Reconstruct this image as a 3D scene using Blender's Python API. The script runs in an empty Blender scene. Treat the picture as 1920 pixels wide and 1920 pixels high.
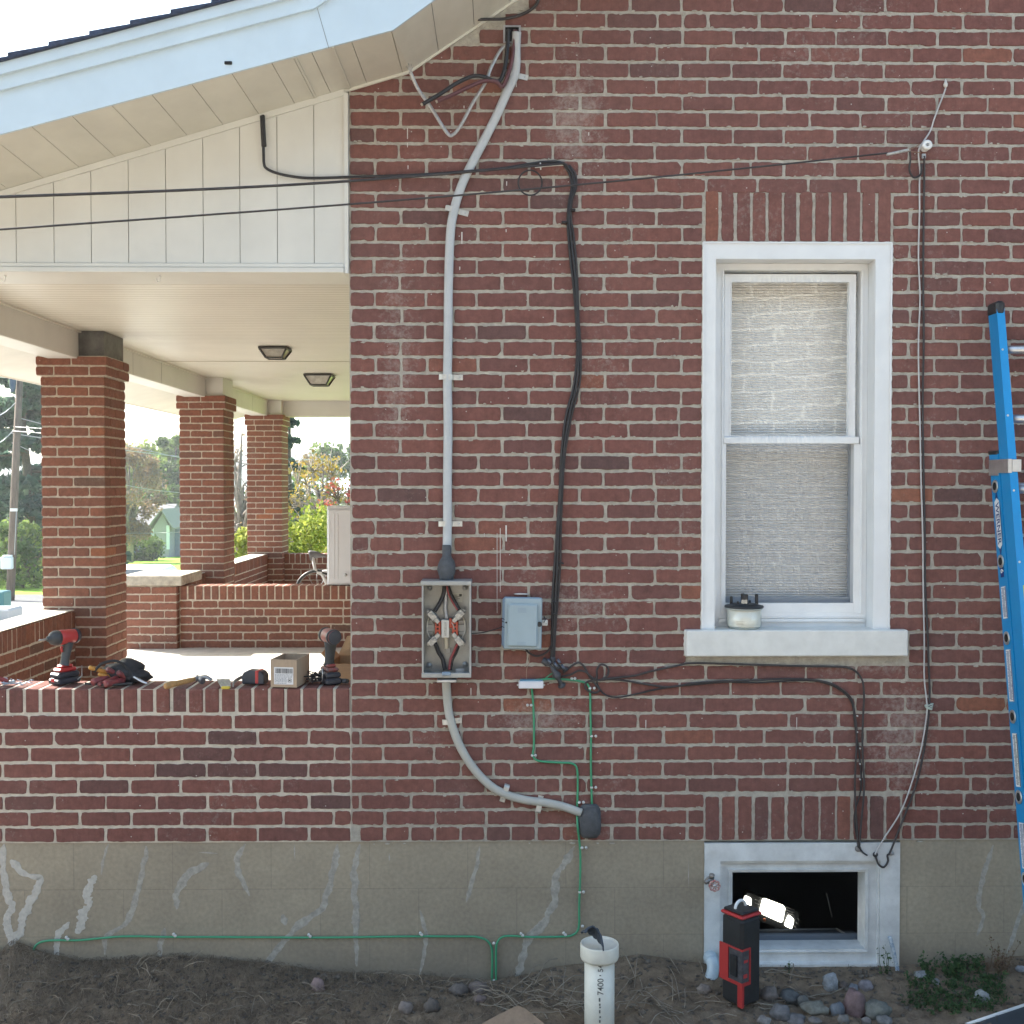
import bpy, bmesh, math, random
from mathutils import Vector, Matrix, noise
R = math.radians
rnd = random.Random(7)
scene = bpy.context.scene
COL = scene.collection

# ------------------------------------------------------------------ camera
F = 2150.0
cam_d = bpy.data.cameras.new("camera")
cam = bpy.data.objects.new("camera", cam_d)
COL.objects.link(cam)
cam.location = (0, 0, 0)
cam.rotation_euler = (R(90 - 1.33), 0, R(-0.67))
cam_d.sensor_width = 36.0
cam_d.lens = 36.0 * F / 1920
cam_d.clip_start = 0.05
cam_d.clip_end = 2000
scene.camera = cam
CM = cam.rotation_euler.to_matrix()

# ------------------------------------------------------------------ sky, sun, exposure
SUN = Vector((-1.08, 0.66, 1.0)).normalized()
world = bpy.data.worlds.new("World")
scene.world = world
world.use_nodes = True
wn = world.node_tree.nodes
wl = world.node_tree.links
sky = wn.new('ShaderNodeTexSky')
sky.sky_type = 'NISHITA'
sky.sun_disc = False
sky.sun_elevation = math.asin(SUN.z)
sky.sun_rotation = math.atan2(SUN.x, SUN.y)
sky.air_density = 1.0
sky.dust_density = 2.5
sky.ozone_density = 1.0
hs_ = wn.new('ShaderNodeHueSaturation'); hs_.inputs['Saturation'].default_value = 1.0
wt_ = wn.new('ShaderNodeMix'); wt_.data_type = 'RGBA'; wt_.blend_type = 'MULTIPLY'; wt_.inputs['Factor'].default_value = 1; wt_.inputs['B'].default_value = (.96, 1.035, .97, 1)
wl.new(sky.outputs[0], hs_.inputs['Color']); wl.new(hs_.outputs[0], wt_.inputs['A']); wl.new(wt_.outputs['Result'], wn['Background'].inputs[0])
wn['Background'].inputs[1].default_value = 0.14
sun_d = bpy.data.lights.new("sun", 'SUN')
sun_d.energy = 5.0
sun_d.angle = R(0.5)
sun_d.color = (1.0, 0.94, 0.85)
sun_o = bpy.data.objects.new("sun", sun_d)
COL.objects.link(sun_o)
sun_o.rotation_euler = (-SUN).to_track_quat('-Z', 'Y').to_euler()
vs = scene.view_settings
vs.view_transform = 'Standard'
vs.look = 'None'
vs.gamma = 1
vs.exposure = 1.95

# ------------------------------------------------------------------ helpers
def ray(px, py):
    return CM @ Vector(((px - 960) / F, (960 - py) / F, -1.0))
def P(px, py, Y):
    d = ray(px, py); return d * (Y / d.y)
def PZ(px, py, Z):
    d = ray(px, py); return d * (Z / d.z)
def PX(px, py, X):
    d = ray(px, py); return d * (X / d.x)

class MB:
    def __init__(s):
        s.v = []; s.f = []; s.m = []; s.sm = []; s.c = {}
        s.T = None
    def av(s, p, c=None):
        p = Vector(p)
        if s.T is not None: p = s.T @ p
        s.v.append(p)
        if c is not None: s.c[len(s.v) - 1] = c
        return len(s.v) - 1
    def af(s, idx, m=0, sm=False):
        s.f.append(tuple(idx)); s.m.append(m); s.sm.append(sm)
    def box(s, a, b, m=0, c=None):
        x0, y0, z0 = [min(a[i], b[i]) for i in range(3)]
        x1, y1, z1 = [max(a[i], b[i]) for i in range(3)]
        i = [s.av(p, c) for p in ((x0,y0,z0),(x1,y0,z0),(x1,y1,z0),(x0,y1,z0),(x0,y0,z1),(x1,y0,z1),(x1,y1,z1),(x0,y1,z1))]
        for q in ((0,3,2,1),(4,5,6,7),(0,1,5,4),(1,2,6,5),(2,3,7,6),(3,0,4,7)):
            s.af([i[k] for k in q], m)
    def bbox(s, a, b, r=0.004, m=0, c=None):
        """box with chamfered edges (24 verts)"""
        lo = [min(a[i], b[i]) for i in range(3)]; hi = [max(a[i], b[i]) for i in range(3)]
        r = min([r] + [(hi[i] - lo[i]) * .45 for i in range(3)])
        V = {}
        for ax in range(3):
            for sx in (0, 1):
                for sy in (0, 1):
                    for sz in (0, 1):
                        sg = (sx, sy, sz); p = []
                        for k in range(3):
                            e = hi[k] if sg[k] else lo[k]
                            if k != ax: e += -r if sg[k] else r
                            p.append(e)
                        V[(ax, sg)] = s.av(p, c)
        def fc(ids): s.af(ids, m)
        for ax in range(3):
            o = [k for k in range(3) if k != ax]
            for sd in (0, 1):
                ring = []
                for (p, q) in ((0,0),(1,0),(1,1),(0,1)):
                    sg = [0,0,0]; sg[ax] = sd; sg[o[0]] = p; sg[o[1]] = q
                    ring.append(V[(ax, tuple(sg))])
                flip = (sd == 0) ^ (ax == 1)
                fc(ring[::-1] if flip else ring)
        for ax in range(3):
            o = [k for k in range(3) if k != ax]
            for p in (0, 1):
                for q in (0, 1):
                    def sg(t):
                        z = [0,0,0]; z[ax] = t; z[o[0]] = p; z[o[1]] = q; return tuple(z)
                    ring = [V[(o[0], sg(0))], V[(o[0], sg(1))], V[(o[1], sg(1))], V[(o[1], sg(0))]]
                    fc(ring if (p ^ q ^ (ax == 1)) else ring[::-1])
        for sx in (0, 1):
            for sy in (0, 1):
                for sz in (0, 1):
                    g = (sx, sy, sz); ring = [V[(0, g)], V[(1, g)], V[(2, g)]]
                    fc(ring if (sx ^ sy ^ sz) else ring[::-1])
    def prism(s, pts, d, m=0, c=None, sm=False):
        """planar outline pts (3D, ccw seen from the front) pushed along vector d"""
        d = Vector(d); n = len(pts)
        a = [s.av(p, c) for p in pts]; b = [s.av(Vector(p) + d, c) for p in pts]
        s.af(a, m); s.af(b[::-1], m)
        for i in range(n):
            j = (i + 1) % n; s.af((a[i], b[i], b[j], a[j]), m, sm)
    def tube(s, pts, r, n=8, m=0, cap=True, flat=1.0, up=(0,-1,0), c=None, radii=None):
        pts = [Vector(p) for p in pts]; rings = []; up = Vector(up)
        for i, p in enumerate(pts):
            t = (pts[min(i+1, len(pts)-1)] - pts[max(i-1, 0)])
            if t.length < 1e-9: t = Vector((0,0,1))
            t.normalize()
            u = up if abs(t.dot(up)) < .95 else Vector((1,0,0))
            w = t.cross(u).normalized(); v = w.cross(t).normalized()
            rr = radii[i] if radii else r
            rings.append([s.av(p + w * (rr * math.cos(2*math.pi*k/n)) + v * (rr * flat * math.sin(2*math.pi*k/n)), c) for k in range(n)])
        for i in range(len(rings) - 1):
            for k in range(n):
                k2 = (k+1) % n
                s.af((rings[i][k], rings[i+1][k], rings[i+1][k2], rings[i][k2]), m, True)
        if cap:
            s.af(rings[0], m); s.af(rings[-1][::-1], m)
    def lathe(s, prof, o=(0,0,0), ax=(0,0,1), n=24, m=0, c=None, sm=True):
        """prof: (radius, height) along ax"""
        o = Vector(o); ax = Vector(ax).normalized()
        u = Vector((1,0,0)) if abs(ax.x) < .9 else Vector((0,1,0))
        u = (u - ax * u.dot(ax)).normalized(); w = ax.cross(u)
        rings = []
        for (r, h) in prof:
            r = max(r, 1e-5)
            rings.append([s.av(o + ax*h + u*(r*math.cos(2*math.pi*k/n)) + w*(r*math.sin(2*math.pi*k/n)), c) for k in range(n)])
        for i in range(len(rings)-1):
            for k in range(n):
                k2 = (k+1) % n
                s.af((rings[i][k], rings[i][k2], rings[i+1][k2], rings[i+1][k]), m, sm)
        s.af(rings[0][::-1], m); s.af(rings[-1], m)
    def blob(s, o, rx, ry, rz, seed=0, amp=.12, n=14, m=0, c=None, freq=1.5):
        o = Vector(o); rows = []; k = max(6, n // 2)
        for i in range(1, k):
            th = math.pi * i / k; row = []
            for j in range(n):
                ph = 2*math.pi*j/n
                d = Vector((math.sin(th)*math.cos(ph), math.sin(th)*math.sin(ph), math.cos(th)))
                q = 1 + amp * noise.noise(d*freq + Vector((seed*3.1, seed*1.7, seed)))*2
                row.append(s.av(o + Vector((d.x*rx*q, d.y*ry*q, d.z*rz*q)), c))
            rows.append(row)
        t = s.av(o + Vector((0,0,rz)), c); b = s.av(o - Vector((0,0,rz)), c)
        for i in range(len(rows)-1):
            for j in range(n):
                j2 = (j+1) % n
                s.af((rows[i][j], rows[i+1][j], rows[i+1][j2], rows[i][j2]), m, True)
        for j in range(n):
            j2 = (j+1) % n
            s.af((t, rows[0][j], rows[0][j2]), m, True); s.af((rows[-1][j], b, rows[-1][j2]), m, True)
    def build(s, name, mats, parent=None, label=None, cat=None, group=None, kind=None, origin=None):
        me = bpy.data.meshes.new(name)
        org = Vector((0,0,0))
        if parent is not None: org = WL.get(parent.name, Vector((0,0,0)))
        elif origin is not None: org = Vector(origin)
        elif cat is not None and s.v:
            xs = [p.x for p in s.v]; ys = [p.y for p in s.v]; zs = [p.z for p in s.v]
            org = Vector(((min(xs)+max(xs))/2, (min(ys)+max(ys))/2, min(zs)))
        me.from_pydata([tuple(p - org) for p in s.v], [], s.f)
        if not isinstance(mats, (list, tuple)): mats = [mats]
        for x in mats: me.materials.append(x)
        me.polygons.foreach_set('material_index', s.m)
        me.polygons.foreach_set('use_smooth', s.sm)
        if s.c:
            a = me.color_attributes.new('bc', 'FLOAT_COLOR', 'POINT')
            for i, c in s.c.items(): a.data[i].color = c
        me.update()
        o = bpy.data.objects.new(name, me); COL.objects.link(o)
        if parent is not None: o.parent = parent; WL[o.name] = org
        else: o.location = org; WL[o.name] = org
        tag(o, label, cat, group, kind)
        return o
WL = {}   # world origin that each object's mesh is written relative to
def tag(o, label=None, cat=None, group=None, kind=None):
    if label: o['label'] = label
    if cat: o['category'] = cat
    if group: o['group'] = group
    if kind: o['kind'] = kind
def thing(name, label, cat, loc, group=None):
    o = bpy.data.objects.new(name, None); COL.objects.link(o)
    o.empty_display_size = .05
    o.location = Vector(loc); WL[o.name] = Vector(loc)
    tag(o, label, cat, group)
    return o
def spline(pts, n=6):
    """Catmull-Rom through pts"""
    pts = [Vector(p) for p in pts]; out = []
    for i in range(len(pts)-1):
        p0 = pts[max(i-1,0)]; p1 = pts[i]; p2 = pts[i+1]; p3 = pts[min(i+2, len(pts)-1)]
        for k in range(n):
            t = k/n
            out.append(.5*((2*p1) + (p2-p0)*t + (2*p0-5*p1+4*p2-p3)*t*t + (-p0+3*p1-3*p2+p3)*t*t*t))
    out.append(pts[-1]); return out

# ------------------------------------------------------------------ materials
def nodes(name):
    m = bpy.data.materials.new(name); m.use_nodes = True
    return m, m.node_tree.nodes, m.node_tree.links, m.node_tree.nodes['Principled BSDF']
def mat(name, col, rough=.6, metal=0.0, nz=0.0, ns=20.0, bump=0.0, bs=60.0, spec=None, emit=None, es=0, col2=None, coat=0, streak=None):
    m, N, L, b = nodes(name)
    b.inputs['Base Color'].default_value = (*col, 1)
    b.inputs['Roughness'].default_value = rough
    b.inputs['Metallic'].default_value = metal
    if spec is not None: b.inputs['Specular IOR Level'].default_value = spec
    if coat: b.inputs['Coat Weight'].default_value = coat; b.inputs['Coat Roughness'].default_value = .1
    if emit: b.inputs['Emission Color'].default_value = (*emit, 1); b.inputs['Emission Strength'].default_value = es
    tc = N.new('ShaderNodeTexCoord')
    if nz > 0 or col2:
        t = N.new('ShaderNodeTexNoise'); t.inputs['Scale'].default_value = ns; t.inputs['Detail'].default_value = 6
        t.inputs['Roughness'].default_value = .65
        src = tc.outputs['Object']
        if streak:
            mp = N.new('ShaderNodeMapping'); mp.inputs['Scale'].default_value = streak
            L.new(src, mp.inputs[0]); src = mp.outputs[0]
        L.new(src, t.inputs['Vector'])
        r = N.new('ShaderNodeValToRGB')
        c2 = col2 or tuple(c * (1 - nz) for c in col)
        c1 = col if col2 else tuple(min(1, c * (1 + nz*.6)) for c in col)
        r.color_ramp.elements[0].position = .36; r.color_ramp.elements[1].position = .64
        r.color_ramp.elements[0].color = (*c2, 1); r.color_ramp.elements[1].color = (*c1, 1)
        L.new(t.outputs['Fac'], r.inputs[0]); L.new(r.outputs[0], b.inputs['Base Color'])
    if bump > 0:
        t2 = N.new('ShaderNodeTexNoise'); t2.inputs['Scale'].default_value = bs; t2.inputs['Detail'].default_value = 5
        L.new(tc.outputs['Object'], t2.inputs['Vector'])
        bp = N.new('ShaderNodeBump'); bp.inputs['Strength'].default_value = bump; bp.inputs['Distance'].default_value = .004
        L.new(t2.outputs['Fac'], bp.inputs['Height']); L.new(bp.outputs[0], b.inputs['Normal'])
    return m

def brick_mat(name, ramp, sat=1.0):
    m, N, L, b = nodes(name)
    b.inputs['Roughness'].default_value = .88; b.inputs['Specular IOR Level'].default_value = .25
    at = N.new('ShaderNodeAttribute'); at.attribute_name = 'bc'
    sp = N.new('ShaderNodeSeparateColor'); L.new(at.outputs['Color'], sp.inputs[0])
    cr = N.new('ShaderNodeValToRGB'); el = cr.color_ramp.elements
    while len(el) < len(ramp): el.new(.5)
    for e, (p, c) in zip(el, ramp): e.position = p; e.color = (*c, 1)
    L.new(sp.outputs[0], cr.inputs[0])
    g = N.new('ShaderNodeNewGeometry')
    # blotches inside each brick, offset per brick
    ad = N.new('ShaderNodeVectorMath'); ad.operation = 'ADD'
    sc = N.new('ShaderNodeVectorMath'); sc.operation = 'SCALE'; sc.inputs['Scale'].default_value = 9
    L.new(at.outputs['Color'], sc.inputs[0]); L.new(g.outputs['Position'], ad.inputs[0]); L.new(sc.outputs[0], ad.inputs[1])
    n1 = N.new('ShaderNodeTexNoise'); n1.inputs['Scale'].default_value = 34; n1.inputs['Detail'].default_value = 7; n1.inputs['Roughness'].default_value = .7
    L.new(ad.outputs[0], n1.inputs['Vector'])
    mr = N.new('ShaderNodeMapRange'); mr.inputs[1].default_value = .3; mr.inputs[2].default_value = .7; mr.inputs[3].default_value = .70; mr.inputs[4].default_value = 1.26
    L.new(n1.outputs['Fac'], mr.inputs[0])
    mul = N.new('ShaderNodeVectorMath'); mul.operation = 'SCALE'; L.new(cr.outputs[0], mul.inputs[0]); L.new(mr.outputs[0], mul.inputs['Scale'])
    # drag lines along the brick
    mp = N.new('ShaderNodeMapping'); mp.inputs['Scale'].default_value = (130, 130, 9); L.new(g.outputs['Position'], mp.inputs[0])
    n3 = N.new('ShaderNodeTexNoise'); n3.inputs['Scale'].default_value = 1; n3.inputs['Detail'].default_value = 2; L.new(mp.outputs[0], n3.inputs['Vector'])
    m3 = N.new('ShaderNodeMapRange'); m3.inputs[3].default_value = .86; m3.inputs[4].default_value = 1.12; L.new(n3.outputs['Fac'], m3.inputs[0])
    mul2 = N.new('ShaderNodeVectorMath'); mul2.operation = 'SCALE'; L.new(mul.outputs[0], mul2.inputs[0]); L.new(m3.outputs[0], mul2.inputs['Scale'])
    # slow drift of colour over the wall (old paint ghost, weathering)
    nd = N.new('ShaderNodeTexNoise'); nd.inputs['Scale'].default_value = .9; nd.inputs['Detail'].default_value = 4; L.new(g.outputs['Position'], nd.inputs['Vector'])
    md = N.new('ShaderNodeMapRange'); md.inputs[1].default_value = .38; md.inputs[2].default_value = .66; md.inputs[3].default_value = 0; md.inputs[4].default_value = .13; L.new(nd.outputs['Fac'], md.inputs[0])
    mxd = N.new('ShaderNodeMix'); mxd.data_type = 'RGBA'; mxd.inputs['B'].default_value = (.26,.17,.145,1); L.new(md.outputs[0], mxd.inputs['Factor']); L.new(mul2.outputs[0], mxd.inputs['A'])
    # lime bloom and mortar smears
    n2 = N.new('ShaderNodeTexNoise'); n2.inputs['Scale'].default_value = 55; n2.inputs['Detail'].default_value = 8; n2.inputs['Roughness'].default_value = .75
    L.new(g.outputs['Position'], n2.inputs['Vector'])
    nb = N.new('ShaderNodeTexNoise'); nb.inputs['Scale'].default_value = 3.1; nb.inputs['Detail'].default_value = 3
    L.new(g.outputs['Position'], nb.inputs['Vector'])
    s1 = N.new('ShaderNodeMath'); s1.operation = 'MULTIPLY_ADD'; s1.inputs[1].default_value = .55; L.new(nb.outputs['Fac'], s1.inputs[0]); L.new(n2.outputs['Fac'], s1.inputs[2])
    last = s1
    for (px, py, rx, rz) in SPOTS:
        c = P(px, py, 4.78)
        mpp = N.new('ShaderNodeMapping'); mpp.vector_type = 'POINT'
        mpp.inputs['Location'].default_value = (-c.x/rx, -c.y/.5, -c.z/rz); mpp.inputs['Scale'].default_value = (1/rx, 2, 1/rz)
        L.new(g.outputs['Position'], mpp.inputs[0])
        ln = N.new('ShaderNodeVectorMath'); ln.operation = 'LENGTH'; L.new(mpp.outputs[0], ln.inputs[0])
        q = N.new('ShaderNodeMapRange'); q.inputs[1].default_value = .2; q.inputs[2].default_value = 1; q.inputs[3].default_value = .2; q.inputs[4].default_value = 0
        L.new(ln.outputs['Value'], q.inputs[0])
        a2 = N.new('ShaderNodeMath'); a2.operation = 'ADD'; L.new(last.outputs[0], a2.inputs[0]); L.new(q.outputs[0], a2.inputs[1]); last = a2
    m4 = N.new('ShaderNodeMapRange'); m4.inputs[1].default_value = .88; m4.inputs[2].default_value = 1.14; m4.inputs[3].default_value = 0; m4.inputs[4].default_value = .5
    L.new(last.outputs[0], m4.inputs[0])
    mx = N.new('ShaderNodeMix'); mx.data_type = 'RGBA'; mx.inputs['B'].default_value = (.42, .38, .34, 1)
    L.new(m4.outputs[0], mx.inputs['Factor']); L.new(mxd.outputs['Result'], mx.inputs['A'])
    # small spatters
    vo = N.new('ShaderNodeTexVoronoi'); vo.inputs['Scale'].default_value = 17; L.new(g.outputs['Position'], vo.inputs['Vector'])
    th = N.new('ShaderNodeMath'); th.operation = 'LESS_THAN'; th.inputs[1].default_value = .045; L.new(vo.outputs['Distance'], th.inputs[0])
    mx2 = N.new('ShaderNodeMix'); mx2.data_type = 'RGBA'; mx2.inputs['B'].default_value = (.45, .42, .38, 1)
    L.new(th.outputs[0], mx2.inputs['Factor']); L.new(mx.outputs['Result'], mx2.inputs['A'])
    L.new(mx2.outputs['Result'], b.inputs['Base Color'])
    bp = N.new('ShaderNodeBump'); bp.inputs['Strength'].default_value = .5; bp.inputs['Distance'].default_value = .003
    L.new(n2.outputs['Fac'], bp.inputs['Height']); L.new(bp.outputs[0], b.inputs['Normal'])
    return m
SPOTS = [(1690, 1390, .22, .38), (1110, 1130, .28, .16), (1070, 230, .18, .5), (745, 700, .12, .6), (1010, 1350, .3, .1), (1640, 1250, .35, .05)]
RAMP = [(0.0, (.105,.062,.058)), (.14, (.138,.065,.058)), (.5, (.168,.071,.060)), (.88, (.190,.078,.062)), (1.0, (.25,.098,.058))]
M = {}
M['brick'] = brick_mat('red_brick', RAMP)
M['porch_brick_bounce'] = brick_mat('porch_brick_bounce', [(p, (c[0]*1.22, c[1]*1.2, c[2]*.98)) for p, c in RAMP])  # wall brick made more orange: warm floor bounce put into the colour
M['mortar'] = mat('mortar', (.40,.37,.315), .95, nz=.22, ns=30, bump=.9, bs=140)
M['porch_mortar'] = mat('porch_mortar', (.52,.475,.40), .95, nz=.2, ns=30, bump=.7, bs=140)
M['new_mortar'] = mat('new_mortar', (.46,.44,.40), .95, nz=.15, ns=40, bump=.8, bs=120)
M['white'] = mat('white_aluminium', (.70,.71,.71), .38, nz=.05, ns=6, bump=.05, bs=8)
M['white2'] = mat('white_vinyl', (.74,.75,.75), .35, nz=.04, ns=9)
M['sill_white'] = mat('white_painted_sill', (.66,.66,.63), .5, nz=.08, ns=14, bump=.15, bs=50)
M['cream'] = mat('cream_vinyl', (.60,.585,.515), .45, nz=.07, ns=3.5, streak=(1,1,3))
M['siding'] = mat('cream_siding', (.61,.605,.565), .45, nz=.06, ns=2.5)
M['ceiling'] = mat('cream_ceiling', (.66,.64,.57), .42, nz=.05, ns=2.2)
M['fascia'] = mat('sky_tinted_fascia', (.50,.60,.67), .38, nz=.04, ns=5)  # white paint; blue of the sky put into the colour
M['shingle'] = mat('asphalt_shingle', (.035,.05,.09), .95, nz=.4, ns=40, bump=.8, bs=200)
M['dark'] = mat('dark_cavity', (.012,.012,.013), .9)
M['greybox'] = mat('weathered_grey_metal', (.13,.13,.125), .6, nz=.35, ns=12, bump=.3, bs=20)
M['concrete'] = mat('porch_concrete', (.50,.48,.44), .9, nz=.12, ns=12, bump=.4, bs=80)
M['capstone'] = mat('capstone', (.42,.39,.33), .95, nz=.28, ns=22, bump=.9, bs=90)
M['caulk'] = mat('white_caulk', (.62,.60,.56), .7, nz=.1, ns=60)

# ------------------------------------------------------------------ brickwork
def tone(special=0.0):
    t = min(.95, max(0.05, rnd.gauss(.52, .17)))
    q = rnd.random()
    if q < .015: t = rnd.uniform(.0, .12)
    elif q > .992: t = rnd.uniform(.93, 1.0)
    return (t, rnd.random(), rnd.random(), 1)
def brick(mb, o, u, n, x0, x1, z0, z1, proud=.004, jit=.0016, det=True, m=1):
    w = x1 - x0; h = z1 - z0
    if w < .012 or h < .012: return
    c = tone(); o = Vector(o); u = Vector(u); n = Vector(n); up = Vector((0,0,1))
    if det:
        nu = max(2, int(w / .014)); nv = max(2, int(h / .014))
        if w < h: pass
        ch = .004
        pts = []
        for k in range(nu+1):
            t = k/nu; pts.append([x0 + w*t, z0])
        for k in range(1, nv): pts.append([x1, z0 + h*k/nv])
        for k in range(nu+1): pts.append([x1 - w*k/nu, z1])
        for k in range(1, nv): pts.append([x0, z1 - h*k/nv])
        cx = (x0+x1)/2; cz = (z0+z1)/2
        tilt = rnd.uniform(-.0014, .0014); ph = rnd.uniform(0, 100)
        big = rnd.random() < .12
        for p in pts:
            a = jit * (1.7 if big else 1.0)
            px_, pz_ = p
            cor = (abs(px_-cx) > w/2 - 1e-6) and (abs(pz_-cz) > h/2 - 1e-6)
            if cor:
                q = rnd.uniform(.0006, .0034) * (2.4 if big and rnd.random() < .4 else 1)
                p[0] += -q if px_ > cx else q; p[1] += (-q if pz_ > cz else q)*.8
            else:
                if abs(pz_-cz) > h/2 - 1e-6: p[1] += a*noise.noise(Vector((px_*55, pz_*9, ph)))*1.9 + rnd.uniform(-a, a)*.75
                if abs(px_-cx) > w/2 - 1e-6: p[0] += rnd.uniform(-a, a)*.9
            p[1] += tilt*(px_-cx)/w*2
    else:
        q = .004
        pts = [[x0+q,z0],[x1-q,z0],[x1,z0+q],[x1,z1-q],[x1-q,z1],[x0+q,z1],[x0,z1-q],[x0,z0+q]]
    cx = (x0+x1)/2; cz = (z0+z1)/2; N = len(pts)
    pr = proud + rnd.uniform(-.001, .0015)
    def ring(ins, d):
        out = []
        for (a, b_) in pts:
            ax = a - math.copysign(min(ins, abs(a-cx)), a-cx); bz = b_ - math.copysign(min(ins, abs(b_-cz)), b_-cz)
            out.append(mb.av(o + u*ax + up*bz + n*d, c))
        return out
    r0 = ring(0, -.003); r1 = ring(0, pr-.0022); r2 = ring(.0019, pr)
    for a, b_ in ((r0, r1), (r1, r2)):
        for i in range(N):
            j = (i+1) % N; mb.af((a[i], a[j], b_[j], b_[i]), m)
    mb.af(r2, m)
BL = .2117; CH = .0676; MJ = .0125
def courses(mb, o, u, n, xa, xb, z0, k0, k1, org=0.0, holes=(), top=None, det=True, header_row=(), proud=.004, jit=.0016, p_half=.035, ymj=MJ, m=1, L=BL):
    """rows k0..k1 of running bond between xa and xb; holes are (x0,x1,z0,z1)"""
    for k in range(k0, k1):
        za = z0 + k*CH + ymj/2; zb = z0 + (k+1)*CH - ymj/2
        segs = [(xa, xb)]
        for (h0, h1, hz0, hz1) in holes:
            if zb > hz0 + .01 and za < hz1 - .01:
                ns = []
                for (a, b_) in segs:
                    if h1 <= a or h0 >= b_: ns.append((a, b_)); continue
                    if h0 > a: ns.append((a, h0 - .004))
                    if h1 < b_: ns.append((h1 + .004, b_))
                segs = ns
        hd = (k in header_row)
        step = L/2 if hd else L
        off = org + (0 if hd else (k % 2) * L/2) + rnd.uniform(-.006, .006)*(1 if det else .3)
        for (a, b_) in segs:
            j = math.floor((a - off) / step) - 1; cur = []
            while off + j*step < b_:
                s0 = max(a, off + j*step + .005); s1 = min(b_, off + (j+1)*step - .005)
                if s1 - s0 > .028: cur.append([s0, s1])
                elif s1 > s0 and cur and s1 == b_: cur[-1][1] = b_
                elif s1 > s0: cur.append([s0, s1])
                j += 1
            if len(cur) > 1 and cur[0][1]-cur[0][0] < .028: cur[1][0] = cur[0][0]; cur.pop(0)
            for (s0, s1) in cur:
                if top is not None and za > min(top(s0), top(s1)): continue
                w = s1 - s0
                if det: s0 += rnd.uniform(-.002,.002) if s0 > a+.01 else 0; s1 += rnd.uniform(-.002,.002) if s1 < b_-.01 else 0
                if w > .18 and rnd.random() < p_half and not hd:
                    c_ = s0 + w*rnd.choice((.5, .5, .34, .66))
                    brick(mb, o, u, n, s0, c_-.005, za, zb, proud, jit, det, m); brick(mb, o, u, n, c_+.005, s1, za, zb, proud, jit, det, m)
                else: brick(mb, o, u, n, s0, s1, za, zb, proud, jit, det, m)
def soldiers(mb, o, u, n, xa, xb, za, zb, cnt, det=True, m=1):
    w = (xb - xa) / cnt
    for i in range(cnt):
        q = rnd.uniform(-.003,.003)
        brick(mb, o, u, n, xa + i*w + .0062, xa + (i+1)*w - .0062 + q, za, zb + rnd.uniform(-.003,.003), .004, .0015, det, m)

YW = 4.78                       # plane of the side wall
def WX(px, py=960): return P(px, py, YW).x
def WZ(py, px=960): return P(px, py, YW).z
ZB = WZ(1579, 600)              # top of foundation
XQ = WX(656, 800)               # house corner
ZCAP0 = ZB + 8*CH; ZCAP = WZ(1291, 400)
# roof profile at soffit level, in the wall plane
A0 = P(0, 362, YW); A1 = P(650, 169, YW); A2 = P(769, 133.6, YW); A3 = P(966, 0, YW)
sl1 = (A1.z - A0.z) / (A1.x - A0.x); sl2 = (A3.z - A2.z) / (A3.x - A2.x)
XE = -3.5; XR = 3.1
ZE = A0.z + sl1*(XE - A0.x); KX, KZ = A2.x, A0.z + sl1*(A2.x - A0.x); ZR = KZ + sl2*(XR - KX)
def prof(x, off=0.0):
    if x < KX: return A0.z + sl1*(x - A0.x) + off
    if x <= XR: return KZ + sl2*(x - KX) + off
    return ZR - sl2*(x - XR) + off
XH1 = 7.0; YB = 14.4
# window openings in the wall plane
WIN = (WX(1317,800), WX(1669,800), WZ(1228,1490), WZ(455,1490))
SILL = (WX(1288,1200), WX(1702,1200), WZ(1230,1490), WZ(1181,1490))
BAS = (WX(1320,1700), WX(1687,1700), WZ(1822,1500), WZ(1580,1500))
house = thing('brick_house', 'red brick house with white trimmed window, cream gable soffit and grey block foundation', 'house', (1.5, YW, -2.04))

# --- main side wall
mb = MB()
zt = WZ(360, 1490)
hs = [(WIN[0], WIN[1], SILL[3], WIN[3]), (SILL[0]-.002, SILL[1]+.002, SILL[2], SILL[3]),
      (WIN[0], WX(1673, 400), WIN[3]-.01, zt), (BAS[0], WX(1690,1540), ZB-.05, WZ(1491,1500))]
o = Vector((0, YW, 0)); u = Vector((1,0,0)); n = Vector((0,-1,0))
zfull = int((prof(2.3) - ZB)/CH)
courses(mb, o, u, n, XQ+.004, 2.45, ZB, 8, 58, org=XQ, holes=hs, top=lambda x: prof(x, .06))
courses(mb, o, u, n, XQ+.004, 2.45, ZB, 1, 8, org=WX(103,1568), holes=hs)
courses(mb, o, u, n, WX(672,1566), 2.45, ZB, 0, 1, org=WX(103,1568), holes=hs, header_row=(0,))
courses(mb, o, u, n, XQ+.004, 2.45, ZB, 58, 80, org=XQ, det=False, top=lambda x: prof(x, -.02))
courses(mb, o, u, n, 2.455, XH1, ZB, 0, 80, org=2.455, det=False, top=lambda x: prof(x, -.02))
soldiers(mb, o, u, n, WIN[0]+.004, WX(1673,400), WIN[3]+.004, zt, 12)
soldiers(mb, o, u, n, BAS[0]-.002, WX(1690,1540), ZB+.004, WZ(1493,1500), 12)
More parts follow.
